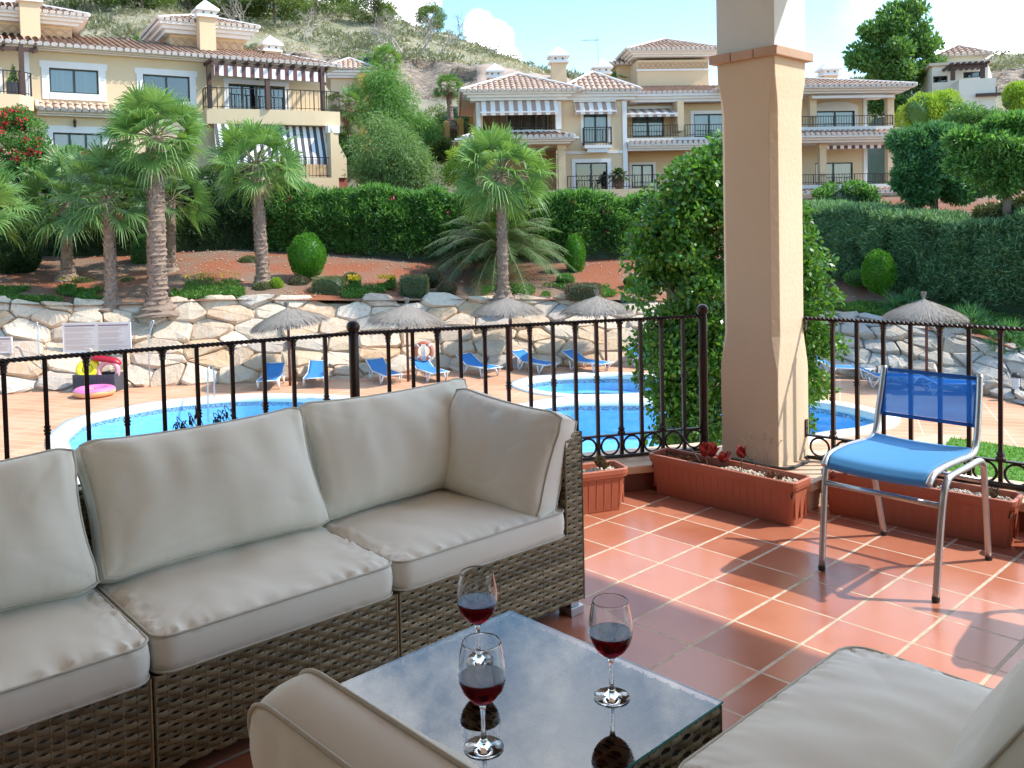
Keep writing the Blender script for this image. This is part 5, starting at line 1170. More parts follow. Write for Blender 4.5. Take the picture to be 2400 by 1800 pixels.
def roof_plane(P,E,Up,pitch,mbT,mbC,caps=True,seed=0,tl=.42):
    """P polygon (local pts), E eave unit dir, Up unit dir up the slope. overlapping barrel tiles."""
    P=[Vector(p) for p in P]; o=P[0]; N_=E.cross(Up).normalized(); 
    if N_.z<0: N_=-N_
    q=[((p-o).dot(E),(p-o).dot(Up)) for p in P]; mbT.add([tuple(p) for p in P],[tuple(range(len(P)))],1)
    a0=min(p[0] for p in q); a1=max(p[0] for p in q); k=0; rg=random.Random(seed); n=int((a1-a0)/pitch)
    pt=(a1-a0)/max(1,n)
    for i in range(n):
        e=a0+(i+.5)*pt; ss=[]
        for j in range(len(q)):
            (x0,y0),(x1,y1)=q[j-1],q[j]
            if (x0<e)!=(x1<e): ss.append(y0+(y1-y0)*(e-x0)/(x1-x0))
        if len(ss)<2: continue
        s0,s1=min(ss),max(ss); s=s0-.05; first=True
        while s<s1-.05:
            l=min(tl,s1-s); r0,r1=pt*.37,pt*.30; V=[]; js=rg.uniform(-.01,.01)
            for (t,rr,lift) in ((s,r0,.03),(s+l*1.12,r1,.0)):
                for j in range(6):
                    a=PI*j/5; V.append(o+E*(e+js+rr*math.cos(a))+Up*t+N_*(rr*math.sin(a)*.85+lift))
            mbT.add([tuple(v) for v in V],[(j,j+1,7+j,6+j) for j in range(5)],0)
            if first and caps:
                b=V[:6]; dn=-Up*.012; mbC.add([tuple(v+dn) for v in b]+[tuple(o+E*(e+js)+Up*s-N_*.05+dn-E*r0),tuple(o+E*(e+js)+Up*s-N_*.05+dn+E*r0)],[(0,1,2,3,4,5),(0,5,6,7)])
            first=False; s+=l
def hip_roof(h,x0,x1,y0,y1,z,rise,over=.55,pitch=.26,name='roof',sides='flrb',inset=None,ridge_y=None):
    """hipped tiled roof over the rectangle, eave height z"""
    X0,X1,Y0,Y1=x0-over,x1+over,y0-over,y1+over; d=min((X1-X0),(Y1-Y0))/2 if inset is None else inset
    if (X1-X0)>=(Y1-Y0): A,B=(X0+d,(Y0+Y1)/2,z+rise),(X1-d,(Y0+Y1)/2,z+rise)
    else: A,B=((X0+X1)/2,Y0+d,z+rise),((X0+X1)/2,Y1-d,z+rise)
    c=[(X0,Y0,z),(X1,Y0,z),(X1,Y1,z),(X0,Y1,z)]; T_=MB(); C_=MB(); V_=Vector
    wide=(X1-X0)>=(Y1-Y0)
    def pl(P,E): 
        E=V_(E); n=(V_(P[1])-V_(P[0])).cross(V_(P[2])-V_(P[0])).normalized(); Up=n.cross(E).normalized()
        if Up.z<0: Up=-Up
        roof_plane(P,E,Up,pitch,T_,C_)
    sb=MB(); sb.box(X0+.06,X1-.06,Y0+.06,Y1-.06,z-.04,z-.012); sb.build('soffit',MT['trim'],h.r)
    if 'f' in sides: pl([c[0],c[1],B if wide else A,A],(1,0,0)) if wide else pl([c[0],c[1],A],(1,0,0))
    if 'b' in sides: T_.add([c[2],c[3],A if wide else B,B],[(0,1,2,3)],1)
    if 'l' in sides: pl([c[3],c[0],A] if wide else [c[3],c[0],A,B],(0,1,0))
    if 'r' in sides: pl([c[1],c[2],B] if wide else [c[1],c[2],B,A],(0,1,0))
    ro=T_.build(name,[MT['rtile'],MT['rtile']],h.r); 
    for a,b in ((c[0],A),(c[1],B if wide else A),(A,B)):
        C_.tube([V_(a)+V_((0,0,.04)),V_(b)+V_((0,0,.06))],.085,7)
    C_.build('tile_ends',MT['rcap'],ro); return ro
def slope_roof(h,x0,x1,yf,yb,zf,zb,pitch=.26,name='roof',sl=0,sr=0):
    T_=MB(); C_=MB(); P=[(x0,yf,zf),(x1,yf,zf),(x1-sr,yb,zb),(x0+sl,yb,zb)]; Up=Vector((0,yb-yf,zb-zf)).normalized(); roof_plane(P,Vector((1,0,0)),Up,pitch,T_,C_)
    ro=T_.build(name,[MT['rtile'],MT['rtile']],h.r)
    for a,b in ((P[0],P[3]),(P[1],P[2])): C_.tube([Vector(a)+Vector((0,0,.03)),Vector(b)+Vector((0,0,.03))],.08,7)
    C_.build('tile_ends',MT['rcap'],ro); return ro
def chimney(h,x,y,z0,zs,zt,w,cap=True):
    zt=max(zt,zs+.385+w*.7)
    mb=MB(); mb.box(x-w/2,x+w/2,y-w/2,y+w/2,z0,zs); c=mb.build('chimney',MT['wall'],h.r)
    mb=MB(); W_=w*1.35; mb.box(x-W_/2,x+W_/2,y-W_/2,y+W_/2,zs,zs+.10); mb.box(x-w*.56,x+w*.56,y-w*.56,y+w*.56,zs+.10,zs+.30); mb.box(x-W_*.55,x+W_*.55,y-W_*.55,y+W_*.55,zs+.30,zs+.38)
    k=W_*.55; mb.add([(x-k,y-k,zs+.385),(x+k,y-k,zs+.385),(x+k,y+k,zs+.385),(x-k,y+k,zs+.385),(x,y,zt)],[(0,1,4),(1,2,4),(2,3,4),(3,0,4)]); mb.build('cap',MT['trim'],c)
    mb=MB(); 
    for s in (-.25,.25): mb.box(x+s*w-.04,x+s*w+.04,y-w*.56-.01,y-w*.56+.02,zs+.17,zs+.25)
    mb.build('vent',MT['dark'],c); return c
def balrail(h,P,z,hgt=.95,sp=.13,name='balcony_railing'):
    mb=MB()
    for a,b in zip(P,P[1:]):
        a,b=Vector(a),Vector(b); mb.tube([a+Vector((0,0,z+hgt)),b+Vector((0,0,z+hgt))],.025,4); mb.tube([a+Vector((0,0,z+.1)),b+Vector((0,0,z+.1))],.018,4); L_=(b-a).length; n=max(1,int(L_/sp))
        for i in range(n+1): p=a.lerp(b,i/n); mb.tube([p+Vector((0,0,z)),p+Vector((0,0,z+hgt))],.012 if i%8 else .028,4,caps=False)
    return mb.build(name,MT['iron'],h.r)
def awning(h,x0,x1,zt,zb,y,out,m,name='awning'):
    mb=MB(); k=12; mb.quad((x0,y,zt),(x1,y,zt),(x1,y-out,zb),(x0,y-out,zb)); mb.quad((x0,y-out,zb),(x1,y-out,zb),(x1,y-out,zb-.16),(x0,y-out,zb-.16)); 
    mb.v=[(a-0,b,c) for a,b,c in mb.v]; o=mb.build(name,m,h.r)
    mb=MB(); mb.box(x0-.05,x1+.05,y-.12,y,zt-.02,zt+.13); mb.box(x0,x1,y-out-.03,y-out+.02,zb-.05,zb+.02); mb.build('awning_box',MT['trim'],o); return o
# ---- right-hand house -------------------------------------------------
hR=House(1300,44,R(3.6),'cream two-storey house with clay roof, square tower and tan striped awnings behind the centre palm')
Lx=lambda px,off=0,py=350: hR.L(px,py,off)[0]
Lz=lambda py,px=1400,off=0: hR.L(px,py,off)[1]
zfl,zup=Lz(447),Lz(303)          # lower terrace and upper floor levels
# section B (flat wall with french windows)
xb0,xb1=Lx(1316),Lx(1467); ze=Lz(236)
wB=[hR.rect(1368,266,1424,334),hR.rect(1349,381,1424,446)]
mb=MB(); wall_holes(mb,xb0,xb1,zfl-1.6,ze,0,wB); mb.quad((xb0,0,zup),(xb0,6,zup),(xb0,6,ze),(xb0,0,ze)); mb.quad((xb1,0,zfl),(xb1,6,zfl),(xb1,6,ze),(xb1,0,ze))
# section A wing, set back behind its loggia
xa0,xa1=Lx(1118),xb0; ya=0.0
mb.box(xa0,xa1,2.4,2.6,zfl-1.5,ze); mb.quad((xa0,-.3,zup),(xa0,6,zup),(xa0,6,ze),(xa0,-.3,ze)); mb.box(xa0-.01,xa0+.3,-.3,2.4,zup,ze-.02); mb.box(xa1-.28,xa1-.005,-.3,2.4,zup,ze-.02)
# section C, two bays set back
xc0,xc1=xb1,Lx(1720); yc=1.6; wC=[hR.rect(1482,271,1556,321,yc),hR.rect(1626,267,1700,321,yc),hR.rect(1481,386,1531,440,yc)]
wall_holes(mb,xc0,xc1,zfl-1.6,ze,yc,wC); xp=Lx(1601); mb.box(xp-.16,xp+.16,.35,yc,zup-.1,ze)
# section D
xd0,xd1=Lx(1860,2.0),Lx(2031,2.0); yd=2.2; zD=Lz(231,1980,yd); zDu=Lz(303,1980,yd); zDl=Lz(434,1980,yd)
wD=[hR.rect(1914,260,2003,300,yd),hR.rect(1911,381,1999,431,yd)]
wall_holes(mb,xd0-3,xd1,zDl-2.2,zD,yd,wD); mb.quad((xd1,yd,zDl),(xd1,yd+7,zDl),(xd1,yd+7,zD),(xd1,yd,zD))
# terrace parapets
mb.box(xb0-3.2,xc1,-2.2,-2.0,zfl-1.4,zfl-.02); mb.build('wall',MT['wall'],hR.r)
for w_,y_,s_,t_,c_ in ((wB[0],0,False,.15,True),(wB[1],0,False,.18,False),(wC[0],yc,False,.0,True),(wC[1],yc,False,.17,True),(wC[2],yc,False,.12,True),(wD[0],yd,False,.17,True),(wD[1],yd,False,.0,True)): window(hR,*w_,y_,trim=t_,sill=s_,curt=c_)
xw0,xw1,z0,z1=hR.rect(1191,266,1281,301,2.4); window(hR,xw0,xw1,zup+.05,z1,2.36,trim=.12,curt=False,mull=2,dep=.05)
mb=MB(); c_=lambda px,w=.16,y=-.05: mb.box(Lx(px)-w/2,Lx(px)+w/2,y,y+.06,zfl,ze-.02)
c_(1465,.22); mb.build('pilaster',MT['trim'],hR.r); mb=MB(); mb.box(xb0,xb1-.12,-.05,.01,Lz(360),Lz(354)); mb.build('string_course',MT['trim'],hR.r); mb=MB(); mb.box(xa1-.3,xa1-.02,-.34,-.301,zup,ze-.05); mb.build('pilaster',MT['trim'],hR.r); mb=MB(); mb.box(xa0+.0,xa0+.2,-.34,-.301,zup,ze-.05); mb.build('pilaster',MT['trim'],hR.r); mb=MB()
mb.box(Lx(2032,yd)-.2,Lx(2032,yd),yd-.05,yd-.003,zDl,zD)
mb.build('pilaster',MT['trim'],hR.r)
# eaves cornices
mb=MB(); zeT=Lz(217)
eaves(mb,Lx(1118),xb0,-.3,ze,zeT,.62); eaves(mb,xb0+.4,xb1+.3,-.02,ze+.02,zeT+.05,.42,ends=True); eaves(mb,xb1+.4,xc1,.9,ze+.0,zeT,.42,ends=False)
zl1,zl0=Lz(322,1200,-2.5),Lz(338,1200,-2.3); eaves(mb,Lx(1095),Lx(1312),-2.0,zl0,zl1,.6,depth=2); eaves(mb,xb1+.1,xc1,.2,Lz(352,1550),Lz(337,1550),.45,ends=False)
xq0,xq1=Lx(1905,.4),Lx(2095,.4); eaves(mb,xq0-2,xq1,.4,Lz(220,2000,.4),Lz(206,2000,.4),.75,depth=2); eaves(mb,xq0-2,xq1,.4,Lz(334,2000,.4),Lz(318,2000,.4),.75,depth=2); eaves(mb,xq0-2,xq1,.4,Lz(463,2000,.4),Lz(451,2000,.4),.75,depth=2)
mb.build('cornice',MT['trim'],hR.r)
# roofs
rz_=lambda py,px=1400,off=4: hR.L(px,py,off)[1]
hip_roof(hR,Lx(1118),xb0+.2,-.3,8,zeT+.02,rz_(190)-zeT,over=.75,name='roof')
hip_roof(hR,xb0+.3,xb1+.2,0,8,zeT+.06,rz_(192)-zeT,over=.5)
slope_roof(hR,xb1+.1,xc1+1,.5,5,zeT+.02,rz_(197,1600)-.0)
slope_roof(hR,Lx(1083),Lx(1330),-2.62,0,zl1+.01,Lz(309),sl=.7,sr=.7,name='porch_roof')
slope_roof(hR,xb1+.1,xc1,-.25,.95,Lz(337,1550)+.01,Lz(326,1550),name='porch_roof')
zDe=Lz(206,2000,.4); hip_roof(hR,xq0-4,xq1,.4,9,zDe+.01,hR.L(1980,183,4.5)[1]-zDe,over=.8)
slope_roof(hR,xq0-2.6,xq1+.75,-.35,.9,Lz(318,2000,.4)+.01,Lz(304,2000,.9),sl=0,sr=.4,name='porch_roof'); slope_roof(hR,xq0-2.6,xq1+.75,-.35,.9,Lz(451,2000,.4)+.01,Lz(440,2000,.9),sr=.4,name='porch_roof')
# porches: slabs and columns
mb=MB(); mb.box(Lx(1095),Lx(1312),-2.0,2.4,zl0-.02,zl0+.0); mb.build('porch_ceiling',MT['slabw'],hR.r); mb=MB(); mb.box(Lx(1118),Lx(1312),-.29,2.4,zup-.3,zup-.02); mb.build('floor_slab',MT['slabw'],hR.r); mb=MB(); mb.box(xb1+.05,xc1,.2,yc,Lz(338,1550),Lz(323,1550,.25)); mb.build('floor_slab',MT['slabw'],hR.r); mb=MB(); mb.box(xq0-2,xq1,.45,yd,Lz(318,2000,.4)+.0,zDu-.03); mb.build('floor_slab',MT['slabw'],hR.r); mb=MB(); mb.box(xq0-2,xq1,.45,yd,Lz(451,2000,.4),zDl-.03); mb.build('floor_slab',MT['slabw'],hR.r)
mb=MB(); mb.box(xq0-3,xq1+.6,.5,yd+5,Lz(463,2000,.4)-2.6,Lz(463,2000,.4)-.01); mb.build('basement_wall',MT['wall'],hR.r)
def colm(x,y,z0,z1,w=.34):
    mb=MB(); mb.box(x-w/2,x+w/2,y-w/2,y+w/2,z0,z1-.25); mb.box(x-w/2-.04,x+w/2+.04,y-w/2-.04,y+w/2+.04,z1-.25,z1-.01); mb.build('porch_column',MT['wall'],hR.r)
colm(Lx(1316,-1.8),-1.75,zfl,zl0); colm(Lx(1112,-1.8),-1.75,zfl,zl0); colm(Lx(2086,.7),.75,zDu,Lz(220,2000,.4)); colm(Lx(1927,.7),.75,zDl,Lz(334,2000,.4)); colm(Lx(2086,.7),.75,zDl,Lz(334,2000,.4)); colm(Lx(1905,.7),.75,zDu,Lz(220,2000,.4))
# balconies
a,b=Lx(1121),Lx(1311); balrail(hR,[(a,-.25,0),(b,-.25,0)],zup,.72)
a,b=Lx(1367),Lx(1430); mb=MB(); mb.box(a,b,-.45,-.002,zup-.95,zup-.80); mb.box(a+.15,b-.15,-.38,-.002,zup-1.15,zup-.95); mb.build('balcony_slab',MT['trim'],hR.r); balrail(hR,[(a,-.02,0),(a,-.42,0),(b,-.42,0),(b,-.02,0)],zup-.8,.85)
zC=Lz(322,1550,.25); balrail(hR,[(xb1+.15,.25,0),(xp-.17,.25,0)],zC,.5+.1); balrail(hR,[(xp+.17,.25,0),(xc1,.25,0)],zC,.5+.1)
balrail(hR,[(xb0,-2.1,0),(xc1,-2.1,0)],zfl,.62); balrail(hR,[(xq0-1,.5,0),(xq1,.5,0),(xq1,2,0)],zDu,.5); balrail(hR,[(xq0-1,.5,0),(xq1,.5,0),(xq1,2,0)],zDl,.5)
# awnings
a,b,zb_,zt_=hR.rect(1125,236,1308,262,-.9); awning(hR,a,b,Lz(233,1220,-.4),zb_,-.36,.6,MT['str_tan'])
a,b,zb_,zt_=hR.rect(1349,235,1445,260,-.5); awning(hR,a,b,zt_,zb_,-.02,.5,MT['str_tan'])
a,b,zb_,zt_=hR.rect(1469,247,1588,266,.3); awning(hR,a,b,zt_,zb_,yc,1.3,MT['str_tan'])
a,b,zb_,zt_=hR.rect(1936,340,2088,348,.6); mb=MB(); mb.box(a,b,.6,.63,zb_,zt_); mb.build('awning',MT['str_brown'],hR.r)
a,b,zb_,zt_=hR.rect(1902,224,2094,230,.3); mb=MB(); mb.box(a,b,.2,.4,zb_,zt_); mb.build('awning_box',MT['trim'],hR.r)
# arch over the D window
xm=(wD[0][0]+wD[0][1])/2; wd=(wD[0][1]-wD[0][0])/2+.2; mb=MB(); zt_=wD[0][3]+.16; P=[(xm-wd,yd-.04,zt_)]+[(xm+wd*math.cos(a),yd-.04,zt_+.32*math.sin(a)) for a in np.linspace(PI,0,14)]; mb.add([p for p in P]+[(p[0],yd-.002,p[2]) for p in P],[tuple(range(len(P)))]+[(i,(i+1)%len(P),len(P)+(i+1)%len(P),len(P)+i) for i in range(len(P))]); mb.build('window_arch',MT['trim'],hR.r)
# tower
ty=5.0; x0,x1,z0,z1=hR.rect(1494,136,1661,212,ty); mb=MB(); mb.box(x0,x1,ty,ty+4.2,z0-1.5,z1-.1); mb.build('tower',MT['wall'],hR.r)
mb=MB(); eaves(mb,x0,x1,ty,hR.L(1578,134,ty)[1],hR.L(1578,121,ty)[1],.55,depth=4.2); mb.box(x0-.05,x1+.05,ty-.06,ty+.02,hR.L(1578,166,ty)[1],hR.L(1578,162,ty)[1]); mb.build('tower_cornice',MT['trim'],hR.r)
def frieze(h,x0,x1,z0,z1,y,n):
    mb=MB(); w=(x1-x0)/n
    mb.box(x0,x1,y-.02,y-.002,z0,z1)
    o=mb.build('frieze',MT['frieze'],h.r); mb=MB()
    for i in range(n):
        for k in range(2): xa=x0+w*i; A,B=((xa,y-.03,z0),(xa+w,y-.03,z1)) if k else ((xa,y-.03,z1),(xa+w,y-.03,z0)); mb.tube([A,B],.022,4)
    mb.build('lattice',MT['sandstone'],o)
frieze(hR,x0+.03,x1-.03,hR.L(1578,160,ty)[1],hR.L(1578,146,ty)[1],ty,14)
hip_roof(hR,x0,x1,ty,ty+4.2,hR.L(1578,120,ty)[1],1.0,over=.7)
a,b,z0,z1=hR.rect(1448,160,1480,212,7); mb=MB(); mb.box(a,b+.6,7,9,z0,z1+.2); mb.build('tower',MT['wall'],hR.r); hip_roof(hR,a,b+.3,7,9.5,z1+.2,.5,over=.5)
for px,yt,ys,yb,off,w in ((1308,125,150,200,3,.75),(1410,165,176,205,4,.72),(1160,170,185,205,4,.65),(1941,158,180,200,5,.75)):
    x,zt_=hR.L(px,yt,off); zs=hR.L(px,ys,off)[1]; zb_=hR.L(px,yb,off)[1]; chimney(hR,x,off,zb_-1,zs,zt_,w)
x,z=hR.L(1403,178,3.6); zt_=hR.L(1403,85,3.6)[1]; mb=MB(); mb.tube([(x,3.55,z),(x,3.55,zt_)],.03,5); zy=hR.L(1390,95,3.6)[1]; mb.tube([(x-.9,3.55,zy),(x+.05,3.55,zy+.02)],.018,4)
for i in range(7): mb.tube([(x-.85+.13*i,3.3,zy+.01),(x-.85+.13*i,3.8,zy+.01)],.012,4); 
for i in range(3): mb.tube([(x-.12,3.55,zy-.35+.3*i),(x-.12,3.2,zy-.2+.35*i)],.012,4)
tg=mb.build('tv_antenna',MT['alu']); tg.location=hR.O; tg.rotation_euler[2]=hR.a; tag(tg,'thin television antenna on a mast beside the low chimney of the tower house','antenna')
# ---- left-hand house --------------------------------------------------
hL=House(0,36,math.atan2(1.0,1.66),'cream house on the left with white-trimmed windows, dark pergola and black striped awning','house')
l=hL.L; zE=l(300,132,-.2)[1]; zEt=l(300,119,-.55)[1]; z0=-.5
xr=l(777,300)[0]; xl=-4
wL=[hL.rect(116,162,231,219),hL.rect(336,177,445,236),hL.rect(125,312,240,362)]
wdr=hL.rect(536,199,668,262,0); zB=l(625,262,0)[1]
mb=MB(); wall_holes(mb,xl,xr-.3,z0,zE,0,wL+[(wdr[0],wdr[1],zB+.05,wdr[3])]); mb.quad((xr-.3,0,z0),(xr-.3,7,z0),(xr-.3,7,zE),(xr-.3,0,zE)); mb.quad((xl,.01,z0),(xl,7,z0),(xl,7,zE),(xl,0.01,zE)); mb.build('wall',MT['wallL'],hL.r)
window(hL,*wL[0],0,trim=.28,sill=True,ears=True); window(hL,*wL[1],0,trim=.26,sill=True,ears=True,curt=False); window(hL,*wL[2],0,trim=.28,mull=2); window(hL,wdr[0],wdr[1],zB+.05,wdr[3],0,trim=.2,mull=3,curt=False)
mb=MB(); eaves(mb,xl,xr-.2,0,zE,zEt,.5,depth=.3); x0,x1=l(86,260)[0],l(300,260)[0]; eaves(mb,x0,x1,0,l(190,275)[1],l(190,262)[1],.5,ends=False); mb.build('cornice',MT['trim'],hL.r)
slope_roof(hL,xl,xr+.35,-.6,4.5,zEt+.01,l(300,95,4.5)[1],sr=2.5,pitch=.27); slope_roof(hL,x0,x1+.3,-.6,.0,l(190,262)[1]+.01,l(190,243,0)[1],name='porch_roof')
# towers
def ltower(px0,px1,pyt,pyb,pye,off,dep,name='tower'):
    a,b,zb_,zt_=hL.rect(px0,pyt,px1,pyb,off); mb=MB(); mb.box(a,b,off,off+dep,zb_-1.6,zt_); mb.build(name,MT['wallL'],hL.r)
    pm_=(px0+px1)/2; mb=MB(); e0=l(pm_,pyt+9,off)[1]; e1=l(pm_,pye+3,off)[1]; eaves(mb,a,b,off,e0-.12,e1,.6,depth=dep); mb.box(a-.04,b+.04,off-.05,off+.01,zb_-.05,zb_+.12); mb.build('tower_cornice',MT['trim'],hL.r)
    frieze(hL,a+.02,b-.02,zb_+.2,e0-.25,off,max(6,int((b-a)/.42))); hip_roof(hL,a,b,off,off+dep,e1+.01,.8,over=.65)
ltower(400,570,72,125,58,3.0,3.6); ltower(-60,168,38,90,28,2.6,3.6)
for px,yt,ys,yb,off,w in ((481,22,44,127,2.1,.72),(67,-12,8,95,1.9,.74),(633,100,124,150,3.2,.70)):
    x,zt_=hL.L(px,yt,off); zs=hL.L(px,ys,off)[1]; zb_=hL.L(px,yb,off)[1]; chimney(hL,x,off,zb_-.4,zs,zt_,w)
# right balcony with pergola
zf=zB; bx0,bx1=l(478,270,0)[0],l(777,280,-.3)[0]; P=[(bx0,0),(bx0,-.55)]+[(bx0+(bx1-bx0)*f,-.55-.9*math.sin(PI*min(1,f*1.02)*.5)) for f in np.linspace(.08,1,10)]+[(bx1,0)]
zb1=l(620,288,-1.2)[1]
mb=MB(); mb.prism(P,zb1-.05,zf-.04); mb.build('balcony_slab',MT['wallL'],hL.r); balrail(hL,[(p[0],p[1]+.08 if p[1]<-.1 else p[1],0) for p in P],zf-.04,.92,sp=.16)
ztp=l(620,165,-.9)[1]
for px,o in ((491,-.5),(627,-1.15),(756,-1.25)):
    x=l(px,220,o)[0]; mb=MB(); mb.box(x-.09,x+.09,o-.09,o+.09,zf-.03,ztp+.25); mb.build('pergola_post',MT['brownwood'],hL.r)
mb=MB(); xa,xb=l(488,170,-.6)[0],l(768,170,-1.3)[0]
mb.box(xa,xb,-1.2,-1.05,ztp,ztp+.16)
for i in range(11): x=xa+(xb-xa)*i/10; mb.box(x-.05,x+.05,-1.5,0,ztp+.165,ztp+.30)
mb.build('pergola_beams',MT['brownwood'],hL.r)
mb=MB(); mb.box(xa+.1,xb-.1,-1.28,-1.24,ztp-.42,ztp+.02); mb.build('awning_valance',MT['str_brown'],hL.r)
# left balcony
zf2=l(40,221,-1.2)[1]; x0,x1=-4,l(80,235,-1.2)[0]; mb=MB(); mb.prism([(x0,0),(x0,-1.5),(x1-.5,-1.4),(x1,-.9),(x1,0)],l(40,256,-1.2)[1],zf2-.03); mb.build('balcony_slab',MT['wallL'],hL.r); balrail(hL,[(x0,-1.4,0),(x1-.5,-1.3,0),(x1-.06,-.85,0),(x1-.06,0,0)],zf2-.03,.92)
x=l(51,160,-1.2)[0]; mb=MB(); mb.box(x-.09,x+.09,-1.25,-1.07,zf2-.02,l(51,103,-1.2)[1]); mb.build('pergola_post',MT['brownwood'],hL.r)
mb=MB(); zt_=l(30,118,-1.2)[1]; mb.box(x0,x+.6,-1.2,-1.1,zt_,zt_+.16); 
for i in range(6): xx=x0+(x+.5-x0)*i/5; mb.box(xx-.05,xx+.05,-1.5,0,zt_+.165,zt_+.3)
mb.build('pergola_beams',MT['brownwood'],hL.r)
xx=l(20,180,0)[0]; mb=MB(); mb.box(l(-30,180)[0],l(5,180)[0],.0-.03,-.002,zf2,l(0,158)[1]); mb.box(l(58,180)[0],l(70,180)[0],-.04,-.003,zf2,zE-.02); mb.build('window_trim',MT['trim'],hL.r)
# ground-floor drop awning, parapet and stair wall at the right end
a,b,zb_,zt_=hL.rect(508,292,762,372,-1.15); mb=MB(); mb.quad((a,-.7,zt_+.0),(b,-1.0,zt_),(b+.05,-1.5,zb_),(a-.05,-1.3,zb_)); mb.quad((a-.05,-1.3,zb_),(b+.05,-1.5,zb_),(b+.05,-1.5,zb_-.25),(a-.05,-1.3,zb_-.25)); mb.build('awning',MT['str_grey'],hL.r)
zg=l(650,416,-1.6)[1]; mb=MB(); mb.box(l(430,440,-1.7)[0],l(793,440,-1.7)[0],-1.8,-1.6,z0-.4,zg); mb.box(l(768,300,-1.6)[0],l(790,300,-1.6)[0],-1.75,-1.4,zg-.0,zb1-.4); xx=l(775,400,-1.7)[0]; mb.add([(xx,-1.8,zg+.001),(xx+.75,-1.8,zg+.001),(xx+.75,-1.8,zg+.9),(xx,-1.8,zg+2.3),(xx,-1.55,zg+.001),(xx+.75,-1.55,zg+.001),(xx+.75,-1.55,zg+.9),(xx,-1.55,zg+2.3)],[(0,1,2,3),(4,7,6,5),(1,5,6,2),(2,6,7,3),(0,3,7,4)]); mb.build('terrace_wall',MT['wallL'],hL.r)
mb=MB(); mb.box(l(768,300,-1.6)[0]-.05,l(790,300,-1.6)[0]+.05,-1.8,-1.35,zb1-.4,zb1-.06); mb.build('pilaster',MT['trim'],hL.r)
balrail(hL,[(l(650,440,-1.7)[0],-1.7,0),(l(775,440,-1.7)[0],-1.7,0)],zg,.92,sp=.16)
mb=MB(); mb.box(l(793,440,-1.7)[0]+.01,l(815,440,-1.7)[0],-1.7,3,z0-.4,zg+.0); mb.build('brick_pier',MT['brickred'],hL.r)
for px,py in ((175,290),(603,180)):      # wall lanterns
    x,z=l(px,py,-.1); mb=MB(); mb.lathe([(0,-.16),(.05,-.14),(.07,.1),(.03,.16),(0,.2)],8,M=T(x,-.16,z)); mb.tube([(x,-.01,z+.1),(x,-.16,z+.22)],.015,5); mb.build('lantern',MT['iron'],hL.r)
# pot plant on the left balcony and cycad on the right house terrace
p=hL.O+hL.ex*l(33,215,-1.0)[0]+hL.ey*(-1.0); r=empty('potted_conifer',(p.x,p.y,zf2),0,'small conifer in a tapered grey pot on the left balcony','potted plant'); mb=MB(); mb.box(-.2,.2,-.2,.2,0,.48); mb.build('pot',mat('grey_pot',(.12,.11,.12),.6,(.1,.1,.1),5),r,bevel=.02)
rg=np.random.default_rng(2); V,Fq=blobcloud(rg,[(0,0,.48+.12*i,.2-.035*i,.2-.035*i,.14) for i in range(6)],900,.07,.03); npmesh('foliage',V,Fq,MT['l_oleander'],r)
x,z=hR.L(1450,446,-1.6); p=hR.O+hR.ex*x+hR.ey*(-1.6); q=datepalm(Vector((p.x,p.y,zfl)),.62,34,'potted cycad on the tiled terrace rail of the right-hand house',5,name='potted_cycad',h=.62,cat='potted plant',ln=.5)
# ---- far white house, small ochre villa, orange-post fence ---------------
hW=House(2270,59,R(-14),'large white hillside villa behind the trees at the right edge, with a brown rooftop pergola')
l2=hW.L; a,b=l2(2185,200)[0],l2(2316,200)[0]; wW=[hW.rect(2187,178,2221,193),hW.rect(2258,168,2298,182)]
zt1=l2(2250,152)[1]; mb=MB(); wall_holes(mb,a,b,-2,zt1,0,wW); z1=l2(2350,147)[1]; 
mb.quad((b,0,-2),(b+4,14,-2),(b+4,14,z1),(b,0,z1)); mb.quad((a,0,-2),(a,8,-2),(a,8,zt1),(a,0,zt1))
mb.box(l2(2226,200)[0],l2(2308,200)[0],-2.5,-.01,-2,l2(2260,186,-2.5)[1]); MT['villa']=mat('pale_villa_render',(.74,.70,.60),.9,(.70,.66,.55),1); mb.build('wall',MT['villa'],hW.r)
for w_ in wW: window(hW,*w_,0,trim=0,curt=False)
x0,x1=l2(2206,120,4)[0],l2(2304,120,4)[0]; z1=l2(2250,131,4)[1]; mb=MB(); mb.box(x0,x1,4,8,zt1,z1); mb.build('tower',MT['villa'],hW.r); hip_roof(hW,x0,x1,4,8,z1,.9,over=.5,pitch=.4)
mb=MB(); mb.box(a-.2,b+.25,-.25,8.3,zt1+.003,zt1+.18); mb.build('roof',mat('pale_flat_roof',(.66,.52,.38),.9,(.6,.48,.36),3),hW.r)
mb=MB(); zb_=l2(2260,186,-2.4)[1]; zt_=l2(2260,160,-2.4)[1]
for px in (2234,2304): x=l2(px,170,-2.4)[0]; mb.box(x-.12,x+.12,-2.4,-2.2,zb_,zt_)
x0,x1=l2(2230,160,-2.4)[0],l2(2314,160,-2.4)[0]; mb.box(x0,x1,-2.45,-2.2,zt_,zt_+.2)
for i in range(7): x=x0+(x1-x0)*i/6; mb.box(x-.08,x+.08,-2.7,-.1,zt_+.205,zt_+.35)
mb.build('pergola',MT['brownwood'],hW.r); mb=MB(); mb.box(l2(2262,222)[0],l2(2336,222)[0],-2.8,-2.6,l2(2300,226,-2.7)[1],l2(2300,219,-2.7)[1]); mb.build('pergola',MT['brownwood'],hW.r)
mb=MB()
for i in range(3): 
    x,z=l2(2352+17*i,185+4*i); f=(i+1)/4; mb.box(b+4*f-.05,b+4*f+.1,14*f-.4,14*f+.4,l2(2345,198)[1]+.2*i,l2(2345,170)[1]+.2*i)
mb.build('window',MT['winframe'],hW.r)
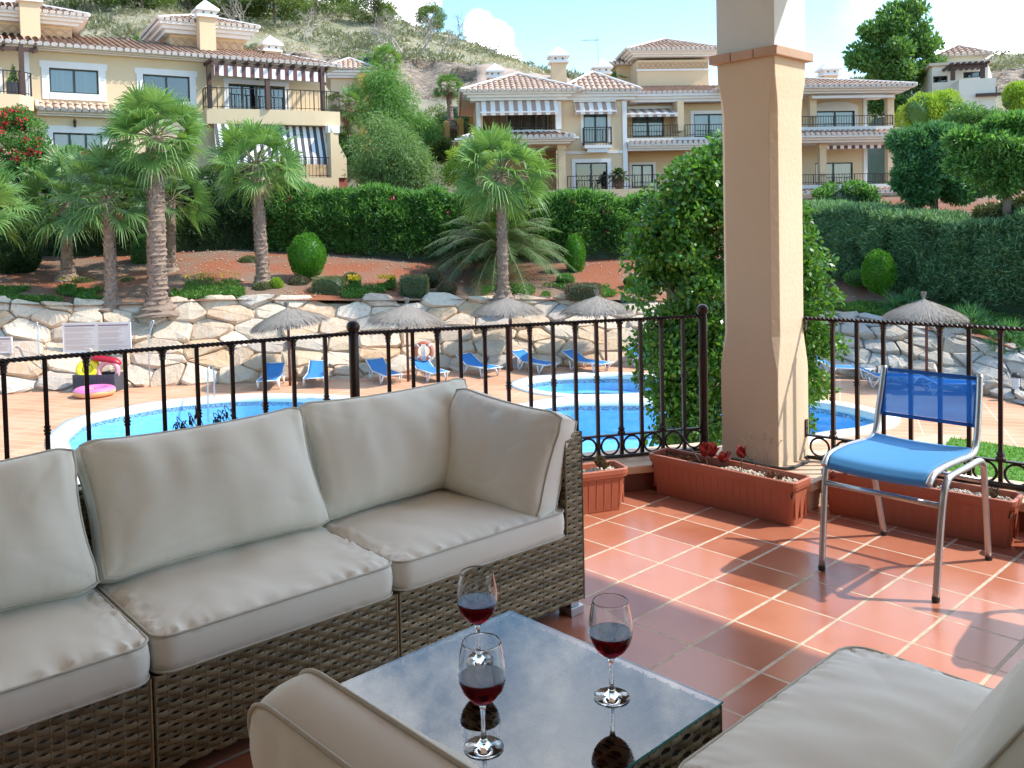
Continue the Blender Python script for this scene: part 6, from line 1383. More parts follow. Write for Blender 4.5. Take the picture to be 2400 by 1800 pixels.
hO=House(825,58,R(10),'small ochre and cream villa half hidden behind the palms between the two big houses'); l3=hO.L
a,b,zb_,zt_=hO.rect(775,165,866,250); mb=MB(); mb.box(a,b,0,6,zb_-3,zt_); mb.build('wall',MT['wall'],hO.r); hip_roof(hO,a,b,0,6,zt_+.05,.9,over=.5,pitch=.3); mb=MB(); eaves(mb,a,b,0,zt_-.5,zt_-.02,.4,depth=6); mb.build('cornice',MT['trim'],hO.r)
mb=MB(); x=l3(852,180,-.6)[0]; mb.box(x-.35,x+.35,-.7,-.1,zb_-3,zt_-.3); mb.build('porch_column',MT['ochre'],hO.r)
fr=empty('fence',(0,0,0),0,'low iron fence with ochre posts between the feathery tree and the tiled porch','fence'); prev=None
for px,py0,py1,Y in ((1018,292,330,47),(1047,290,322,48),(1080,283,318,49),(1108,280,312,50)):
    b=at(px,py1+8,Y); t=at(px,py0,Y); mb=MB(); mb.box(b.x-.17,b.x+.17,b.y-.17,b.y+.17,b.z-.3,t.z); mb.lathe([(.24,0),(.24,.06),(0,.2)],4,M=T(b.x,b.y,t.z)@RZ(45)); mb.build('post',MT['ochre'],fr)
    if prev: 
        mb=MB(); a_,b_=prev,(b,t)
        for i in range(1,12): p=a_[0].lerp(b_[0],i/12); q=a_[1].lerp(b_[1],i/12); mb.tube([p,q-Vector((0,0,.15))],.015,4)
        mb.build('bars',MT['iron'],fr)
    prev=(b,t)
# ================================================================ TREES
def tpx(px,py,Y): return np.array(at(px,py,Y))
def tree_px(name,px,ybase,Y,ells,nb,br,n,ln,wd,leaf,label,seed,cat='tree',group=None,**k):
    """ells: photo-space ellipses (px,py,rx,ry) of crown masses at depth Y"""
    rg=np.random.default_rng(seed); b=tpx(px,ybase,Y); bl=[]
    for (cx,cy,rx,ry) in ells:
        c=tpx(cx,cy,Y)-b; sx,sz=rx*Y/F,ry*Y/F; m=max(1,int(nb*(rx*ry)/sum(e[2]*e[3] for e in ells))); bl+=blobs_in(rg,c,(sx,max(sx*.8,.3),sz),m,br)
    h=max(x[2] for x in bl); return tree(name,Vector(b),h,bl,n,ln,wd,MT and leaf,label,cat,group,seed=seed,**k)
tree_px('pepper_tree',930,400,44,[(910,250,70,85),(960,310,70,55),(890,190,35,35),(990,300,35,30)],60,.9,26000,.22,.035,'l_pepper','feathery weeping pepper tree with a tall green crown, the taller of the pair',1,droop=.75,up=0,group='feathery pepper trees',r0=.2,shell=.3)
tree_px('pepper_tree',905,475,39.5,[(915,370,95,75),(880,400,60,50),(960,410,60,50),(890,300,40,30)],60,.8,26000,.20,.035,'l_pepper2','paler rounded pepper tree in front of the taller one, behind the oleander hedge',2,droop=.6,up=0,group='feathery pepper trees',r0=.16,shell=.3)
tree_px('tree',1100,440,40,[(1105,370,55,45),(1070,400,30,40)],22,.55,8000,.13,.06,'l_yellow','small bright yellow-green tree left of the centre palm crown',3,r0=.1)
tree_px('tree',2085,330,62,[(2080,120,70,45),(2100,55,40,50),(2140,30,25,30),(2110,190,75,45),(2030,150,45,35),(2005,120,25,18),(2165,110,45,35),(2180,160,35,30),(2100,245,55,40),(2050,75,30,30),(2150,70,30,30),(2060,230,40,30)],80,.72,17000,.34,.18,'l_poplar','tall leafy poplar-like tree rising behind the house right of the column',4,r0=.3,shell=.2,up=.5)
tree_px('tree',2190,480,30,[(2185,360,75,80),(2130,400,45,60),(2160,330,40,35),(2240,430,80,50),(2205,325,50,40),(2110,330,25,25),(2150,445,60,40),(2270,370,50,60)],110,.36,34000,.20,.065,'l_right','dark bushy tree in front of the right end of the house',5,r0=.14,shell=.3)
tree_px('tree',2360,480,26,[(2330,345,85,45),(2400,380,85,65),(2280,380,50,45),(2395,300,50,35),(2270,325,40,25),(2330,300,45,25),(2350,410,70,45),(2440,420,60,40)],120,.33,38000,.20,.06,'l_oleander','broad feathery dark green tree at the right edge with a forked trunk',6,r0=.12,shell=.3)
tree_px('tree',2270,330,36,[(2250,275,50,35),(2310,295,55,35)],25,.6,9000,.13,.06,'l_poplar','lighter green tree behind the broad one at the right edge',7,r0=.1)
for px,py,w,h_,lb in ((2160,265,45,45,'golden clipped thuja beneath the white villa, left one'),(2225,262,40,40,'golden clipped thuja beneath the white villa, middle one'),(2385,235,35,30,'golden clipped thuja at the right edge below the white villa')):
    rg=np.random.default_rng(px); c=at(px,py,48); r=empty('thuja',(c.x,c.y,c.z-1),0,lb,'shrub','golden thujas'); V,Fq=blobcloud(rg,[(rg.normal(0,.5),rg.normal(0,.3),1+rg.normal(0,.25),w*48/F*.7,.8,h_*48/F*.9) for i in range(4)],6000,.16,.07,up=1.3); npmesh('foliage',V,Fq,MT['l_yellow'],r); core('inner_mass',(0,0,1),(w*48/F*.8,.7,h_*48/F*.85),r,'l_oleander')
# near leafy tree behind the column
rg=np.random.default_rng(77); Yn=11.5; bl=[]
for (cx,cy,rx,ry,m) in ((1620,440,110,110,16),(1600,600,125,110,18),(1570,480,60,60,5),(1640,760,100,90,12),(1580,880,90,100,12),(1640,960,90,90,9),(1800,520,110,130,12),(1830,700,110,110,12),(1890,800,80,70,8),(1830,940,90,90,9),(1700,360,70,50,6),(1900,640,55,60,5),(1500,700,25,40,2),(1540,830,60,60,5),(1900,900,40,40,3),(1600,520,115,120,22),(1640,660,100,90,14),(1640,860,105,110,22),(1620,980,90,80,14),(1850,620,80,90,12),(1840,860,80,90,12),(1600,1030,90,50,10),(1560,600,80,90,16),(1570,760,90,80,16),(1590,900,95,80,16),(1680,500,80,120,12),(1860,720,85,100,14),(1840,500,60,90,10),(1520,560,50,70,6)):
    c=tpx(cx,cy,Yn); s=Yn/F; bl+=blobs_in(rg,c,(rx*s,.60,ry*s),m,.23)
b=tpx(1640,1000,Yn); base=Vector((b[0],b[1],DZ)); bl=[(x-base.x,y-base.y,z-base.z,r1,r2,r3) for x,y,z,r1,r2,r3 in bl]
r=empty('leafy_tree',base,0,'large glossy-leaved tree growing beside the terrace, filling the view on both sides of the column','tree')
V,Fq=blobcloud(rg,bl,52000,.078,.05,up=.1,shell=.15,droop=.35); npmesh('crown',V,Fq,MT['l_near'],r)
mb=MB(); z_=lambda py: tpx(1640,py,Yn)[2]-DZ
for (px0,px1,px2) in ((1600,1575,1560),(1650,1640,1650)):
    P=[Vector((tpx(px0,1000,Yn)[0]-base.x,0,-.1)),Vector((tpx(px1,700,Yn)[0]-base.x,.05,z_(720))),Vector((tpx(px2,450,Yn)[0]-base.x,0,z_(470)))]; mb.tube(smooth_path(P,6),[.085-.055*i/12 for i in range(13)],8)
for i in range(0,len(bl),3):
    q=Vector(bl[i][:3]); a=Vector((random.choice([tpx(1575,600,Yn)[0],tpx(1645,600,Yn)[0],tpx(1645,600,Yn)[0]])-base.x,0,max(.5,q.z-random.uniform(.3,.9)))); m_=a.lerp(q,.5)+Vector((0,0,.08)); mb.tube([a,m_,q],[.022,.014,.006],5)
mb.build('trunk',MT['greenbark'],r,smooth=True)
# hillside vegetation
def pine(px,py,Y,s,label,seed):
    rg=np.random.default_rng(seed); b=at(px,py,Y); bl=[]
    for i in range(22):
        a=rg.uniform(0,6.28); z=rg.uniform(.35,1)*s; rr=s*.55*math.sin(PI*min(1,(z/s)*.75+.2))*rg.uniform(.4,1); bl.append((rr*math.cos(a),rr*math.sin(a),z,s*.2,s*.2,s*.09))
    return tree('pine_tree',b,s,bl,7000,s*.055,s*.02,'l_pine',label,'tree','pines on the hillside',r0=s*.022,seed=seed,shell=.2,up=.6,fork=.55)
for i,(px,py,Y,s,lb) in enumerate([(200,50,86,5.0,'hillside pine just above the left tower roof'),(335,70,88,7.5,'big round pine on the hillside between the two left chimneys'),(440,20,95,6.5,'pine at the top edge above the tall left chimney'),(560,75,92,6,'pine on the slope right of the tall left chimney'),(645,85,92,7,'light green pine on the slope left of the bare trees'),(740,60,100,6,'dark pine near the ridge'),(880,85,102,5.8,'rounded pine standing on the skyline'),(300,10,100,7,'pine at the top edge above the hillside path'),(1010,90,104,3.8,'small wind-bent pine on the skyline above the bare white branches'),(60,20,92,6,'pine at the top left corner behind the chimney'),(500,60,98,5,'small pine halfway up the hill behind the left roof'),(820,50,112,5,'pine crown on the ridge line beside the cloud'),(690,30,110,6,'tall pine on the ridge above the pale bare tree'),(250,5,108,6.5,'distant pine on the ridge at the top edge')]): pine(px,py,Y,s,lb,300+i)
def bare(px,py,Y,s,label,seed,lean=0):
    rg=np.random.default_rng(seed); b=at(px,py,Y); r=empty('bare_tree',b,0,label,'tree','bleached leafless trees on the hillside'); mb=MB()
    def br(p,d,l,r0,n):
        q=p+d*l; mid=p+d*l*.5+Vector(rg.normal(0,.06*l,3)); mb.tube([p,mid,q],[r0,r0*.8,r0*.6],4,caps=False)
        if n==0: return
        for k in range(3 if n>1 else 4): br(p.lerp(q,rg.uniform(.5,1)) if k else q,(d+Vector(rg.normal(0,.5,3))+Vector((0,0,.12))).normalized(),l*rg.uniform(.55,.8),r0*.58,n-1)
    for t in range(2): br(Vector((rg.normal(0,.2),0,-.3)),Vector((lean+rg.normal(0,.3),rg.normal(0,.2),1)).normalized(),s*.32,s*.016,4)
    mb.build('branches',MT['greybark'],r); return r
for i,(px,py,Y,s,ln_,lb) in enumerate([(572,75,84,5,0,'bare grey tree above the right end of the left roof'),(718,98,84,5,0,'bare white-stemmed tree left of the rounded skyline pine'),(940,115,82,5,-.3,'leafless white tree leaning left above the rock face'),(985,118,83,5,.4,'leafless white tree with branches sprawling right'),(1025,122,82,4,.7,'low sprawling white branches beside the ridge'),(1065,95,104,4.8,0,'bare tree silhouetted on the ridge before the cloud'),(1150,133,98,4.8,0,'bare round tree on the skyline right of the cloud'),(900,110,84,4,-.5,'small leafless tree at the left of the white tangle')]): bare(px,py,Y,s,lb,400+i,ln_)
# scrub clumps over the hill and rock
rg=np.random.default_rng(31); C=[];D=[]
hv=[v for i,v in enumerate(HV.reshape(len(cols),-1,3)[:,:,:].reshape(-1,3))]
HG=HV.reshape(len(cols),-1,3)
for i in range(5200):
    c=rg.uniform(0,len(cols)-1.01); l_=rg.uniform(8.8,19.5); a,b_=int(c),int(l_); f,g=c-a,l_-b_; p=HG[a,b_]*(1-f)*(1-g)+HG[a+1,b_]*f*(1-g)+HG[a,b_+1]*(1-f)*g+HG[a+1,b_+1]*f*g
    if noise.noise(Vector(p)*.09)<-.2 : continue
    s=rg.uniform(.25,.95)
    for k in range(12+int(s*26)):
        d=unit(rg.normal(size=3)); d[2]=abs(d[2]); C.append(p+d*s*np.array([1,1,.8])*rg.uniform(.5,1)); D.append(d)
V,Fq=leafs(np.array(C),unit(np.array(D)+rg.normal(size=(len(D),3))*.4),.42,.16,rg); o=npmesh('hillside_scrub',V,Fq,MT['l_scrub']); struct(o,'stuff'); o['label']='dry grey-green scrub covering the hillside above the cut rock'; o['category']='scrub'
C=[];D=[]
for i in range(9000):
    c=rg.uniform(0,len(cols)-1.01); l_=rg.uniform(8.8,18.5); a,b_=int(c),int(l_); f,g=c-a,l_-b_; p=HG[a,b_]*(1-f)*(1-g)+HG[a+1,b_]*f*(1-g)+HG[a,b_+1]*(1-f)*g+HG[a+1,b_+1]*f*g
    s=rg.uniform(.12,.4)
    for k in range(7): d=unit(rg.normal(size=3)*[1,1,.4]+[0,0,.9]); C.append(p+rg.normal(0,s*.5,3)*[1,1,.2]); D.append(d)
F_('l_straw',(.34,.30,.19),(.46,.41,.28),tr=.2); V,Fq=leafs(np.array(C),np.array(D),.42,.07,rg); o=npmesh('dry_grass',V,Fq,MT['l_straw']); struct(o,'stuff'); o['label']='pale dry grass tufts between the scrub on the hillside'; o['category']='grass'
# mid-distance shrub masses filling between houses and hill
def bushmass(px,py,Y,rx,rz,leaf,label,seed,n=6000,ln=.16,cat='bush',grp='bushes between the houses'):
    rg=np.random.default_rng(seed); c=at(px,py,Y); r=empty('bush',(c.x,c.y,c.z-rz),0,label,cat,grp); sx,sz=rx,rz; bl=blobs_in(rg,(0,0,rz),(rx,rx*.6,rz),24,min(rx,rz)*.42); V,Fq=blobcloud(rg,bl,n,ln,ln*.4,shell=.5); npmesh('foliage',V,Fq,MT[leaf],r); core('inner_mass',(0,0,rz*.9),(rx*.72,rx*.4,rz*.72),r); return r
bushmass(800,345,46,1.3,1.0,'l_oleander','dark bush below the dark-trunked palm beside the left house',1)
bushmass(1075,285,56,2.2,1.4,'l_pine','olive bush behind the fence with ochre posts',2); bushmass(1010,345,46,1.4,1.0,'l_pine','olive bush on the slope under the ochre-posted fence',3)
bushmass(600,130,60,2.,.8,'l_scrub','grey-green bush behind the roof of the left house',4)
bushmass(870,165,60,1.8,1.3,'l_oleander','dark ivy mound beneath the palm crown above the pepper trees',5)
bushmass(2280,560,31,2.4,1.0,'l_pine','olive shrub on the bank under the dark bushy tree',7); bushmass(2380,500,27,1.2,.5,'l_box','dry shrub by the forked trunk at the right edge',8)
bushmass(1990,470,37,1.6,.8,'l_oleander','green bush under the lowest tiled cornice of the right house',9)
# bougainvillea and garden mass at the left
def bloom(px,py,Y,ells,n,leaf,label,seed,nf,fm='f_red',name='bougainvillea'):
    rg=np.random.default_rng(seed); b=tpx(px,py,Y); bl=[]
    for cx,cy,rx,ry in ells: bl+=blobs_in(rg,tpx(cx,cy,Y)-b,(rx*Y/F,.6,ry*Y/F),10,.4)
    r=empty(name,Vector(b),0,label,'flowering bush'); V,Fq=blobcloud(rg,bl,n,.10,.06); npmesh('foliage',V,Fq,MT[leaf],r)
    k=rg.choice(len(bl),nf); C=np.array([np.array(bl[i][:3])+unit(rg.normal(size=3)*[1,.6,1]+[0,-.6,.2])*np.array(bl[i][3:])*1.05 for i in k]); C=np.repeat(C,16,0)+rg.normal(0,.07,(nf*16,3)); V,Fq=leafs(C,unit(rg.normal(size=C.shape)),.09,.08,rg,.1); npmesh('blossom',V,Fq,MT[fm],r); return r
bloom(40,420,33.5,[(40,320,70,70),(90,330,40,60),(20,280,40,30),(60,380,90,30)],12000,'l_oleander','tall bougainvillea with crimson flowers at the far left under the balcony',1,60)
bloom(175,400,33.5,[(180,375,40,25),(150,370,60,25)],5000,'l_oleander','low bougainvillea with crimson flowers in front of the lower left window',2,16)
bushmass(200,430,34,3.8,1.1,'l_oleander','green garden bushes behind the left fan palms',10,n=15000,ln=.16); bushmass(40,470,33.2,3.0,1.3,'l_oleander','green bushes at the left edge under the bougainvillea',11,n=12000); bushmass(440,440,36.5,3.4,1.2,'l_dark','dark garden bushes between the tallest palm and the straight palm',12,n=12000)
# ================================================================ POOLSIDE THINGS
MT['thatch']=mat('dry_heather_thatch',(.34,.29,.24),.95,(.22,.19,.16),6,island=.8); MT['rustpole']=mat('rust_brown_pole',(.16,.055,.04),.6,(.12,.045,.03),8); MT['whiteplastic']=mat('white_plastic',(.74,.74,.76),.5,(.66,.66,.68),5)
MT['bluefab']=leafmat('blue_lounger_fabric',(.05,.27,.62),(.055,.29,.66),tr=.2,rough=.7,bright=(1,1.1,1.3))
def parasol():
    r=empty('thatched_parasol',(0,0,0),0,'','parasol','thatched parasols round the pool'); mb=MB(); mb.tube([(0,0,0),(0,0,2.15)],.042,10); mb.build('pole',MT['rustpole'],r,smooth=True)
    rg=np.random.default_rng(4); V=[];Fq=[]
    def zz(d): return 2.33-.30*d-.06*d*d
    for k in range(6500):
        a=rg.uniform(0,6.28); d0=rg.uniform(.02,1.0)**.7; d1=min(d0+rg.uniform(.18,.45),1.2*(1+.04*math.sin(5*a)+rg.normal(0,.03))); a1=a+rg.normal(0,.05); w=.012; t=np.array([-math.sin(a),math.cos(a),0])
        p0=np.array([d0*math.cos(a),d0*math.sin(a),zz(d0)+rg.uniform(-.02,.03)]); p1=np.array([d1*math.cos(a1),d1*math.sin(a1),zz(d1)+rg.uniform(-.05,.02)-(.10*rg.random() if d1>1.05 else 0)]); b=len(V); V+=[p0-t*w,p0+t*w,p1+t*w*.4,p1-t*w*.4]; Fq.append((b,b+1,b+2,b+3))
    n=24; b=len(V); V+= [np.array([0,0,2.30])]+[np.array([1.1*math.cos(2*PI*i/n),1.1*math.sin(2*PI*i/n),zz(1.1)-.03]) for i in range(n)]; F3=[(b,b+1+i,b+1+(i+1)%n,b) for i in range(n)]
    for k in range(420):                       # tuft bound at the top
        a=rg.uniform(0,6.28); s=rg.uniform(.3,1); p0=np.array([.03*math.cos(a),.03*math.sin(a),2.36]); p1=np.array([.10*s*math.cos(a),.10*s*math.sin(a),2.36+.20*rg.uniform(.6,1)]); t=np.array([-math.sin(a),math.cos(a),0])*.007; b=len(V); V+=[p0-t,p0+t,p1+t*.3,p1-t*.3]; Fq.append((b,b+1,b+2,b+3)); q0=np.array([.16*math.cos(a),.16*math.sin(a),2.26]); b=len(V); V+=[p0-t,p0+t,q0+t,q0-t]; Fq.append((b,b+1,b+2,b+3))
    me=bpy.data.meshes.new('thatch'); me.from_pydata([tuple(v) for v in V],[],Fq+[f[:3] for f in F3]); me.materials.append(MT['thatch']); link('thatch',me,r); return r
pr=parasol()
for i,(px,py,sc,rz,tl,lb) in enumerate([(680,904,.95,0,-7,'leftmost thatched parasol, its roof tilted down to the right'),(957,894,.95,1,4,'thatched parasol beside the orange life ring'),(1199,870,.95,2,0,'thatched parasol in front of the centre palm'),(1421,866,.95,3,0,'thatched parasol left of the leafy tree'),(2172,903,(.86,.86,.97),4,0,'thatched parasol with a tall tuft on the right, behind the blue chair')]):
    o=pr if i==0 else copy_tree(pr); place(o,onz(px,py,DZ),rz,lb,sc)
    o.children[1].rotation_euler=(0,0,0)
    th=[c for c in o.children if c.name.startswith('thatch')][0]; a=R(tl); th.rotation_euler=(0,a*.0,0)
    if tl: 
        Mx=Matrix.Rotation(-rz,4,'Z')@Matrix.Translation((0,0,2.2))@Matrix.Rotation(a if True else 0,4,'Y')@Matrix.Translation((0,0,-2.2))@Matrix.Rotation(rz,4,'Z'); th.matrix_local=Mx
def lounger():
    r=empty('sun_lounger',(0,0,0),0,'','sun lounger','blue sun loungers round the pool')     # foot end towards -y
    mb=MB(); Lb=1.9; w=.31
    for s in (-1,1): mb.tube([(s*w,-.95,.33),(s*w,.35,.33)],.025,6); mb.tube([(s*w,.30,.34),(s*w,.90,.63)],.024,6)
    for y in (-.93,.33): mb.tube([(-w,y,.33),(w,y,.33)],.022,6)
    mb.tube([(-w,.90,.63),(w,.90,.63)],.022,6); mb.build('frame',MT['whiteplastic'],r,smooth=True)
    for y in (-.62,.42):
        for s in (-1,1):
            mb=MB(); mb.tube([(s*w,y+.10,.33),(s*(w+.03),y,.0)],[.032,.022],6); mb.tube([(s*w,y-.22,.33),(s*(w+.03),y-.01,.0)],[.032,.022],6); mb.build('leg',MT['whiteplastic'],r,smooth=True)
    V=[];Fq=[]; P=[(-.95,.345),(-.6,.335),(-.2,.328),(.1,.33),(.28,.35),(.5,.45),(.7,.55),(.92,.655)]
    for y,z in P:
        for i in range(7): f=i/6-.5; V.append((f*.58,y,z-.02*(1-4*f*f)+.006))
    for j in range(len(P)-1):
        for i in range(6): a=j*7+i; Fq.append((a,a+1,a+8,a+7))
    o=npmesh('fabric',V,Fq,MT['bluefab'],r,smooth=True); m=o.modifiers.new('s','SOLIDIFY'); m.thickness=.012; return r
lo=lounger()
for i,(px,py,rz,lb) in enumerate([(637,905,6,'leftmost blue lounger, just left of the first parasol pole'),(742,899,6,'blue lounger just right of the first parasol pole'),(900,893,28,'blue lounger left of the life ring parasol pole'),(1005,888,30,'blue lounger directly under the orange life ring'),(1122,878,38,'blue lounger between the life ring and the third parasol pole'),(1252,869,40,'blue lounger right of the third parasol pole'),(1375,868,44,'blue lounger left of the fourth parasol pole'),(1525,862,46,'blue lounger mostly hidden by the leafy tree'),
    (1975,884,70,'blue lounger with white legs glimpsed between the tree leaves right of the column'),(2075,905,78,'blue lounger whose end shows left of the blue chair back'),(2215,922,80,'blue lounger seen through the mesh backrest of the blue chair')]):
    o=lo if i==0 else copy_tree(lo); place(o,onz(px,py,DZ),R(rz),lb,.87)
# life ring with its rope on the wall
p=at(993,823,26.75); r=empty('life_ring',p,0,'orange life ring with white bands and rope hanging on the boulder wall','life ring'); MT['orange']=mat('faded_orange',(.62,.16,.08),.6,(.55,.20,.12),5)
mb=MB(); mb.tube([(.24*math.cos(a*PI/18),0,.24*math.sin(a*PI/18)) for a in range(36)],.062,10,closed=True); mb.build('ring',MT['orange'],r,smooth=True)
for k in range(4):
    mb=MB(); mb.tube([(.24*math.cos(k*PI/2+PI/4+d),0,.24*math.sin(k*PI/2+PI/4+d)) for d in (-.13,0,.13)],.066,10); mb.build('band',MT['whiteplastic'],r,smooth=True)
mb=MB(); mb.tube([(.33*math.cos(a*PI/12)*(1+.06*math.sin(a*PI/3)),-.03,.33*math.sin(a*PI/12)*(1+.06*math.sin(a*PI/3))) for a in range(24)],.01,5,closed=True)
for i in range(5): mb.tube([(-.05+.025*i,-.07,.22),(-.06+.03*i,-.09,0),(-.05+.025*i,-.07,-.28)],.012,5)
mb.build('rope',MT['whiteplastic'],r,smooth=True); mb=MB(); mb.tube([(0,.08,.25),(0,.08,DZ-p.z)],.025,6); mb.build('stand',MT['alu'],r)
# notice boards
def board(x0,y0,x1,y1,Y,label,cols_,seed,posts):
    a=at(x0,y1,Y);b=at(x1,y0,Y); r=empty('notice_board',(a.x,a.y,a.z),0,label,'sign','notice boards by the pool'); w,h=b.x-a.x,b.z-a.z; mb=MB(); mb.box(0,w,0,.03,0,h); mb.build('panel',mat('notice_white',(.72,.66,.60),.6,(.70,.64,.58),3),r)
    mb=MB(); t=.02; mb.box(-t,w+t,-.012,.035,-t,0); mb.box(-t,w+t,-.012,.035,h,h+t); mb.box(-t,0,-.012,.035,0,h); mb.box(w,w+t,-.012,.035,0,h); mb.build('frame',MT['whiteplastic'],r)
    rg=random.Random(seed); A=MB();Bm=MB(); n=cols_
    for c in range(n):
        cx0,cx1=w*(c+.05)/n,w*(c+.95)/n; z=h*.94; Bm.box(cx0,cx1,-.004,0,z-.03,z)
        z-=.07; k=0
        while z>.06:
            if k%6==5: z-=.03
            A.box(cx0,cx0+(cx1-cx0)*rg.uniform(.6,1),-.003,0,z-.008,z); z-=.026; k+=1
    A.build('text_lines',mat('faded_red_print',(.55,.36,.30),.7,(.50,.30,.25),9),r); Bm.build('heading',mat('dark_print',(.12,.10,.22),.7,(.25,.05,.05),4),r)
    for px in posts: 
        x=at(px,850,Y).x-a.x; mb=MB(); mb.tube([(x,.05,DZ-a.z),(x,.05,h*.9)],.025,6); mb.build('post',MT['alu'],r)
board(150,756,304,826,26.3,'large faded red-and-white notice board in front of the boulder wall',2,1,(170,285)); board(-30,791,26,827,25.8,'small white notice board on a post at the left edge',1,2,(24,))
for px0,yt,px1,yb,lb in ((87,762,107,836,'thin hooked metal pole left of the notice board'),(360,756,352,910,'tall thin metal pole with a hook right of the notice board')):
    a=at(px0,yt,26);b=at(px1,yb,25.8); mb=MB(); P=[(b.x,b.y,DZ),(b.x+(a.x-b.x)*.6,b.y,DZ+(a.z-DZ)*.6),(a.x+.02,a.y,a.z),(a.x-.05,a.y,a.z+.05),(a.x-.1,a.y,a.z-.1)] if px1>px0 else [(b.x,b.y,DZ),(b.x+.01,b.y,a.z-.5),(a.x,a.y,a.z),(a.x-.05,a.y,a.z+.04),(a.x-.1,a.y,a.z-.15)]; tag(mb.tube(smooth_path(P,4),.018,6).build('metal_pole',MT['alu'],smooth=True),lb,'pole')
# toy crate with floats
p=onz(232,916,DZ); r=empty('storage_crate',p,R(-4),'dark grey plastic crate against the boulder wall, full of pool floats','crate'); MT['crate']=mat('dark_grey_plastic',(.045,.05,.065),.6,(.06,.065,.08),10); w,d,h=1.22,.55,.50; mb=MB()
for a in ((-w/2,w/2,-d/2,-d/2+.03),(-w/2,w/2,d/2-.03,d/2),(-w/2,-w/2+.03,-d/2+.03,d/2-.03),(w/2-.03,w/2,-d/2+.03,d/2-.03)): mb.box(*a,0,h)
mb.box(-w/2+.03,w/2-.03,-d/2+.03,d/2-.03,0,.04)
for i in range(15): x=-w/2+.04+i*(w-.08)/14; mb.box(x-.012,x+.012,-d/2-.012,-d/2-.0,.02,h-.03)
mb.build('box',MT['crate'],r); 
def torus(mb,Rr,rr,M,n=28,k=10): mb.tube([(Rr*math.cos(2*PI*i/n),Rr*math.sin(2*PI*i/n),0) for i in range(n)],rr,k,closed=True,M=M)
pc={}
def pm_(n,c,**k): pc[n]=mat(n,c,.35,tuple(x*.85 for x in c),5,**k); return pc[n]
mb=MB(); torus(mb,.24,.10,RX(62)); torus(mb,.09,.05,RX(62)); o=mb.build('swim_ring',pm_('yellow_vinyl',(.85,.68,.02)),smooth=True); o.location=p+Vector((-.30,.02,.62)); tag(o,'bright yellow inflatable ring standing in the crate','pool float')
mb=MB(); torus(mb,.27,.07,RX(80)); o=mb.build('swim_ring',pm_('pink_vinyl',(.85,.35,.38)),smooth=True); o.location=p+Vector((.30,-.02,.55)); tag(o,'pale pink inflatable ring arching out of the crate','pool float')
mb=MB(); mb.tube(smooth_path([(-.42,0,.12),(-.1,0,.10),(.25,0,.02),(.45,0,-.08)],4),[.05,.12,.16,.17,.17,.17,.165,.16,.155,.14,.12,.09,.04],10,flat=.6); o=mb.build('inflatable',pm_('red_vinyl',(.42,.01,.03)),smooth=True); o.location=p+Vector((.18,.08,.82)); r2=o
mb=MB(); mb.tube(smooth_path([(-.38,-.0,.17),(-.1,0,.19),(.2,0,.13)],4),[.02,.05,.07,.08,.08,.07,.06,.05,.02],8,flat=.7); mb.build('top_panel',MT['black'],r2,smooth=True); tag(o,'red and black inflatable lying on top of the crate','pool float')
p2=onz(222,928,DZ); mb=MB(); V=[]; 
r=empty('doughnut_float',p2+Vector((0,0,.13)),0,'big doughnut-shaped float with pink icing lying on the deck before the crate','pool float')
mb=MB(); torus(mb,.40,.145,Matrix.Scale(.85,4,(0,0,1)),32,12); mb.build('ring',pm_('biscuit_vinyl',(.80,.42,.20)),r,smooth=True)
mb=MB(); n,k=40,7; V=[];Fc=[]
for i in range(n):
    a=2*PI*i/n; e=.12*math.sin(a*5)
    for j in range(k): t=PI*(.12+e*.3)+(PI*(.76))*j/(k-1); rr=.40+.152*math.cos(t); V.append((rr*math.cos(a),rr*math.sin(a),.85*.152*math.sin(t)))
for i in range(n):
    for j in range(k-1): Fc.append((i*k+j,((i+1)%n)*k+j,((i+1)%n)*k+j+1,i*k+j+1))
npmesh('icing',V,Fc,pm_('pink_icing',(.85,.22,.48)),r,smooth=True)
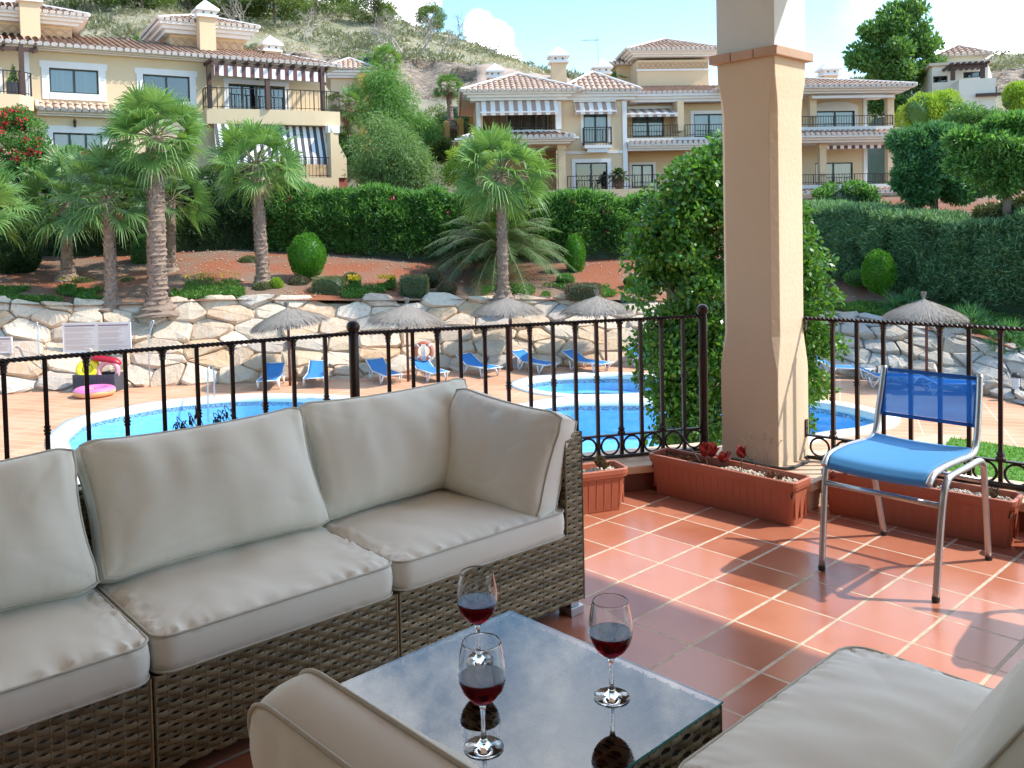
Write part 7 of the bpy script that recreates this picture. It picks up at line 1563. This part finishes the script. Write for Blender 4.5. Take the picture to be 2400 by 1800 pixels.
# pool handrails, bollard lamps, bin
p=onz(497,940,DZ); mb=MB(); mb.tube(smooth_path([(p.x-.05,p.y+.35,DZ),(p.x-.05,p.y+.35,DZ+.75),(p.x-.05,p.y+.15,DZ+.9),(p.x-.05,p.y-.1,DZ+.75),(p.x-.05,p.y-.2,WZ-.4)],5),.022,8)
tag(mb.build('pool_handrail',MT['alu'],smooth=True),'curved steel handrail at the far edge of the big pool','handrail')
def bollard(px,py,label):
    p=onz(px,py,DZ); r=empty('bollard_lamp',p,0,label,'lamp','dark bollard lamps'); mb=MB(); mb.lathe([(0,0),(.14,0),(.14,.04),(.10,.06),(.10,.28),(0,.28)],14); mb.build('base',MT['crate'],r)
    mb=MB(); 
    for i in range(5): mb.lathe([(0,.28+.055*i),(.085,.28+.055*i),(.085,.315+.055*i),(.06,.32+.055*i),(.06,.335+.055*i),(0,.335+.055*i)],14)
    mb.build('louvre',MT['whiteplastic'],r); mb=MB(); mb.lathe([(.10,.555),(.105,.58),(.09,.63),(.05,.665),(0,.68)],14); mb.build('cap',MT['black'],r,smooth=True)
bollard(2381,938,'dark bollard lamp with white louvres in front of the grey boulders'); bollard(703,884,'small white and black bin standing between the two left loungers')  # second call reuses the bollard lamp shape for the bin
# dried stalks rising behind the sofa
r=empty('dried_plant',G(-4.2,-5.2,.15),0,'black dried seed-head stalks rising behind the sofa back, seen against the pool','dried plant'); mb=MB(); o_=r.location
for (px,py,Y) in ((418,995,3.75),(432,1005,3.75),(445,985,3.78),(460,972,3.83),(515,978,3.93),(530,968,3.95),(505,985,3.9)):
    q=at(px,py,Y)-o_; b=Vector((0,0,0)) if px>480 else Vector((-.25,-.1,0)); P=smooth_path([b,b.lerp(q,.6)+Vector((0,0,.05)),q+Vector((0,0,.03)),q],5); mb.tube(P,.0018,5)
    for k in range(10): d=Vector(np.random.default_rng(k+px).normal(0,.008,3)); mb.tube([q+d,q+d+Vector((d.x*.6,0,-.022))],[.004,.001],5)
mb.build('stalks',MT['darkdry'],r)
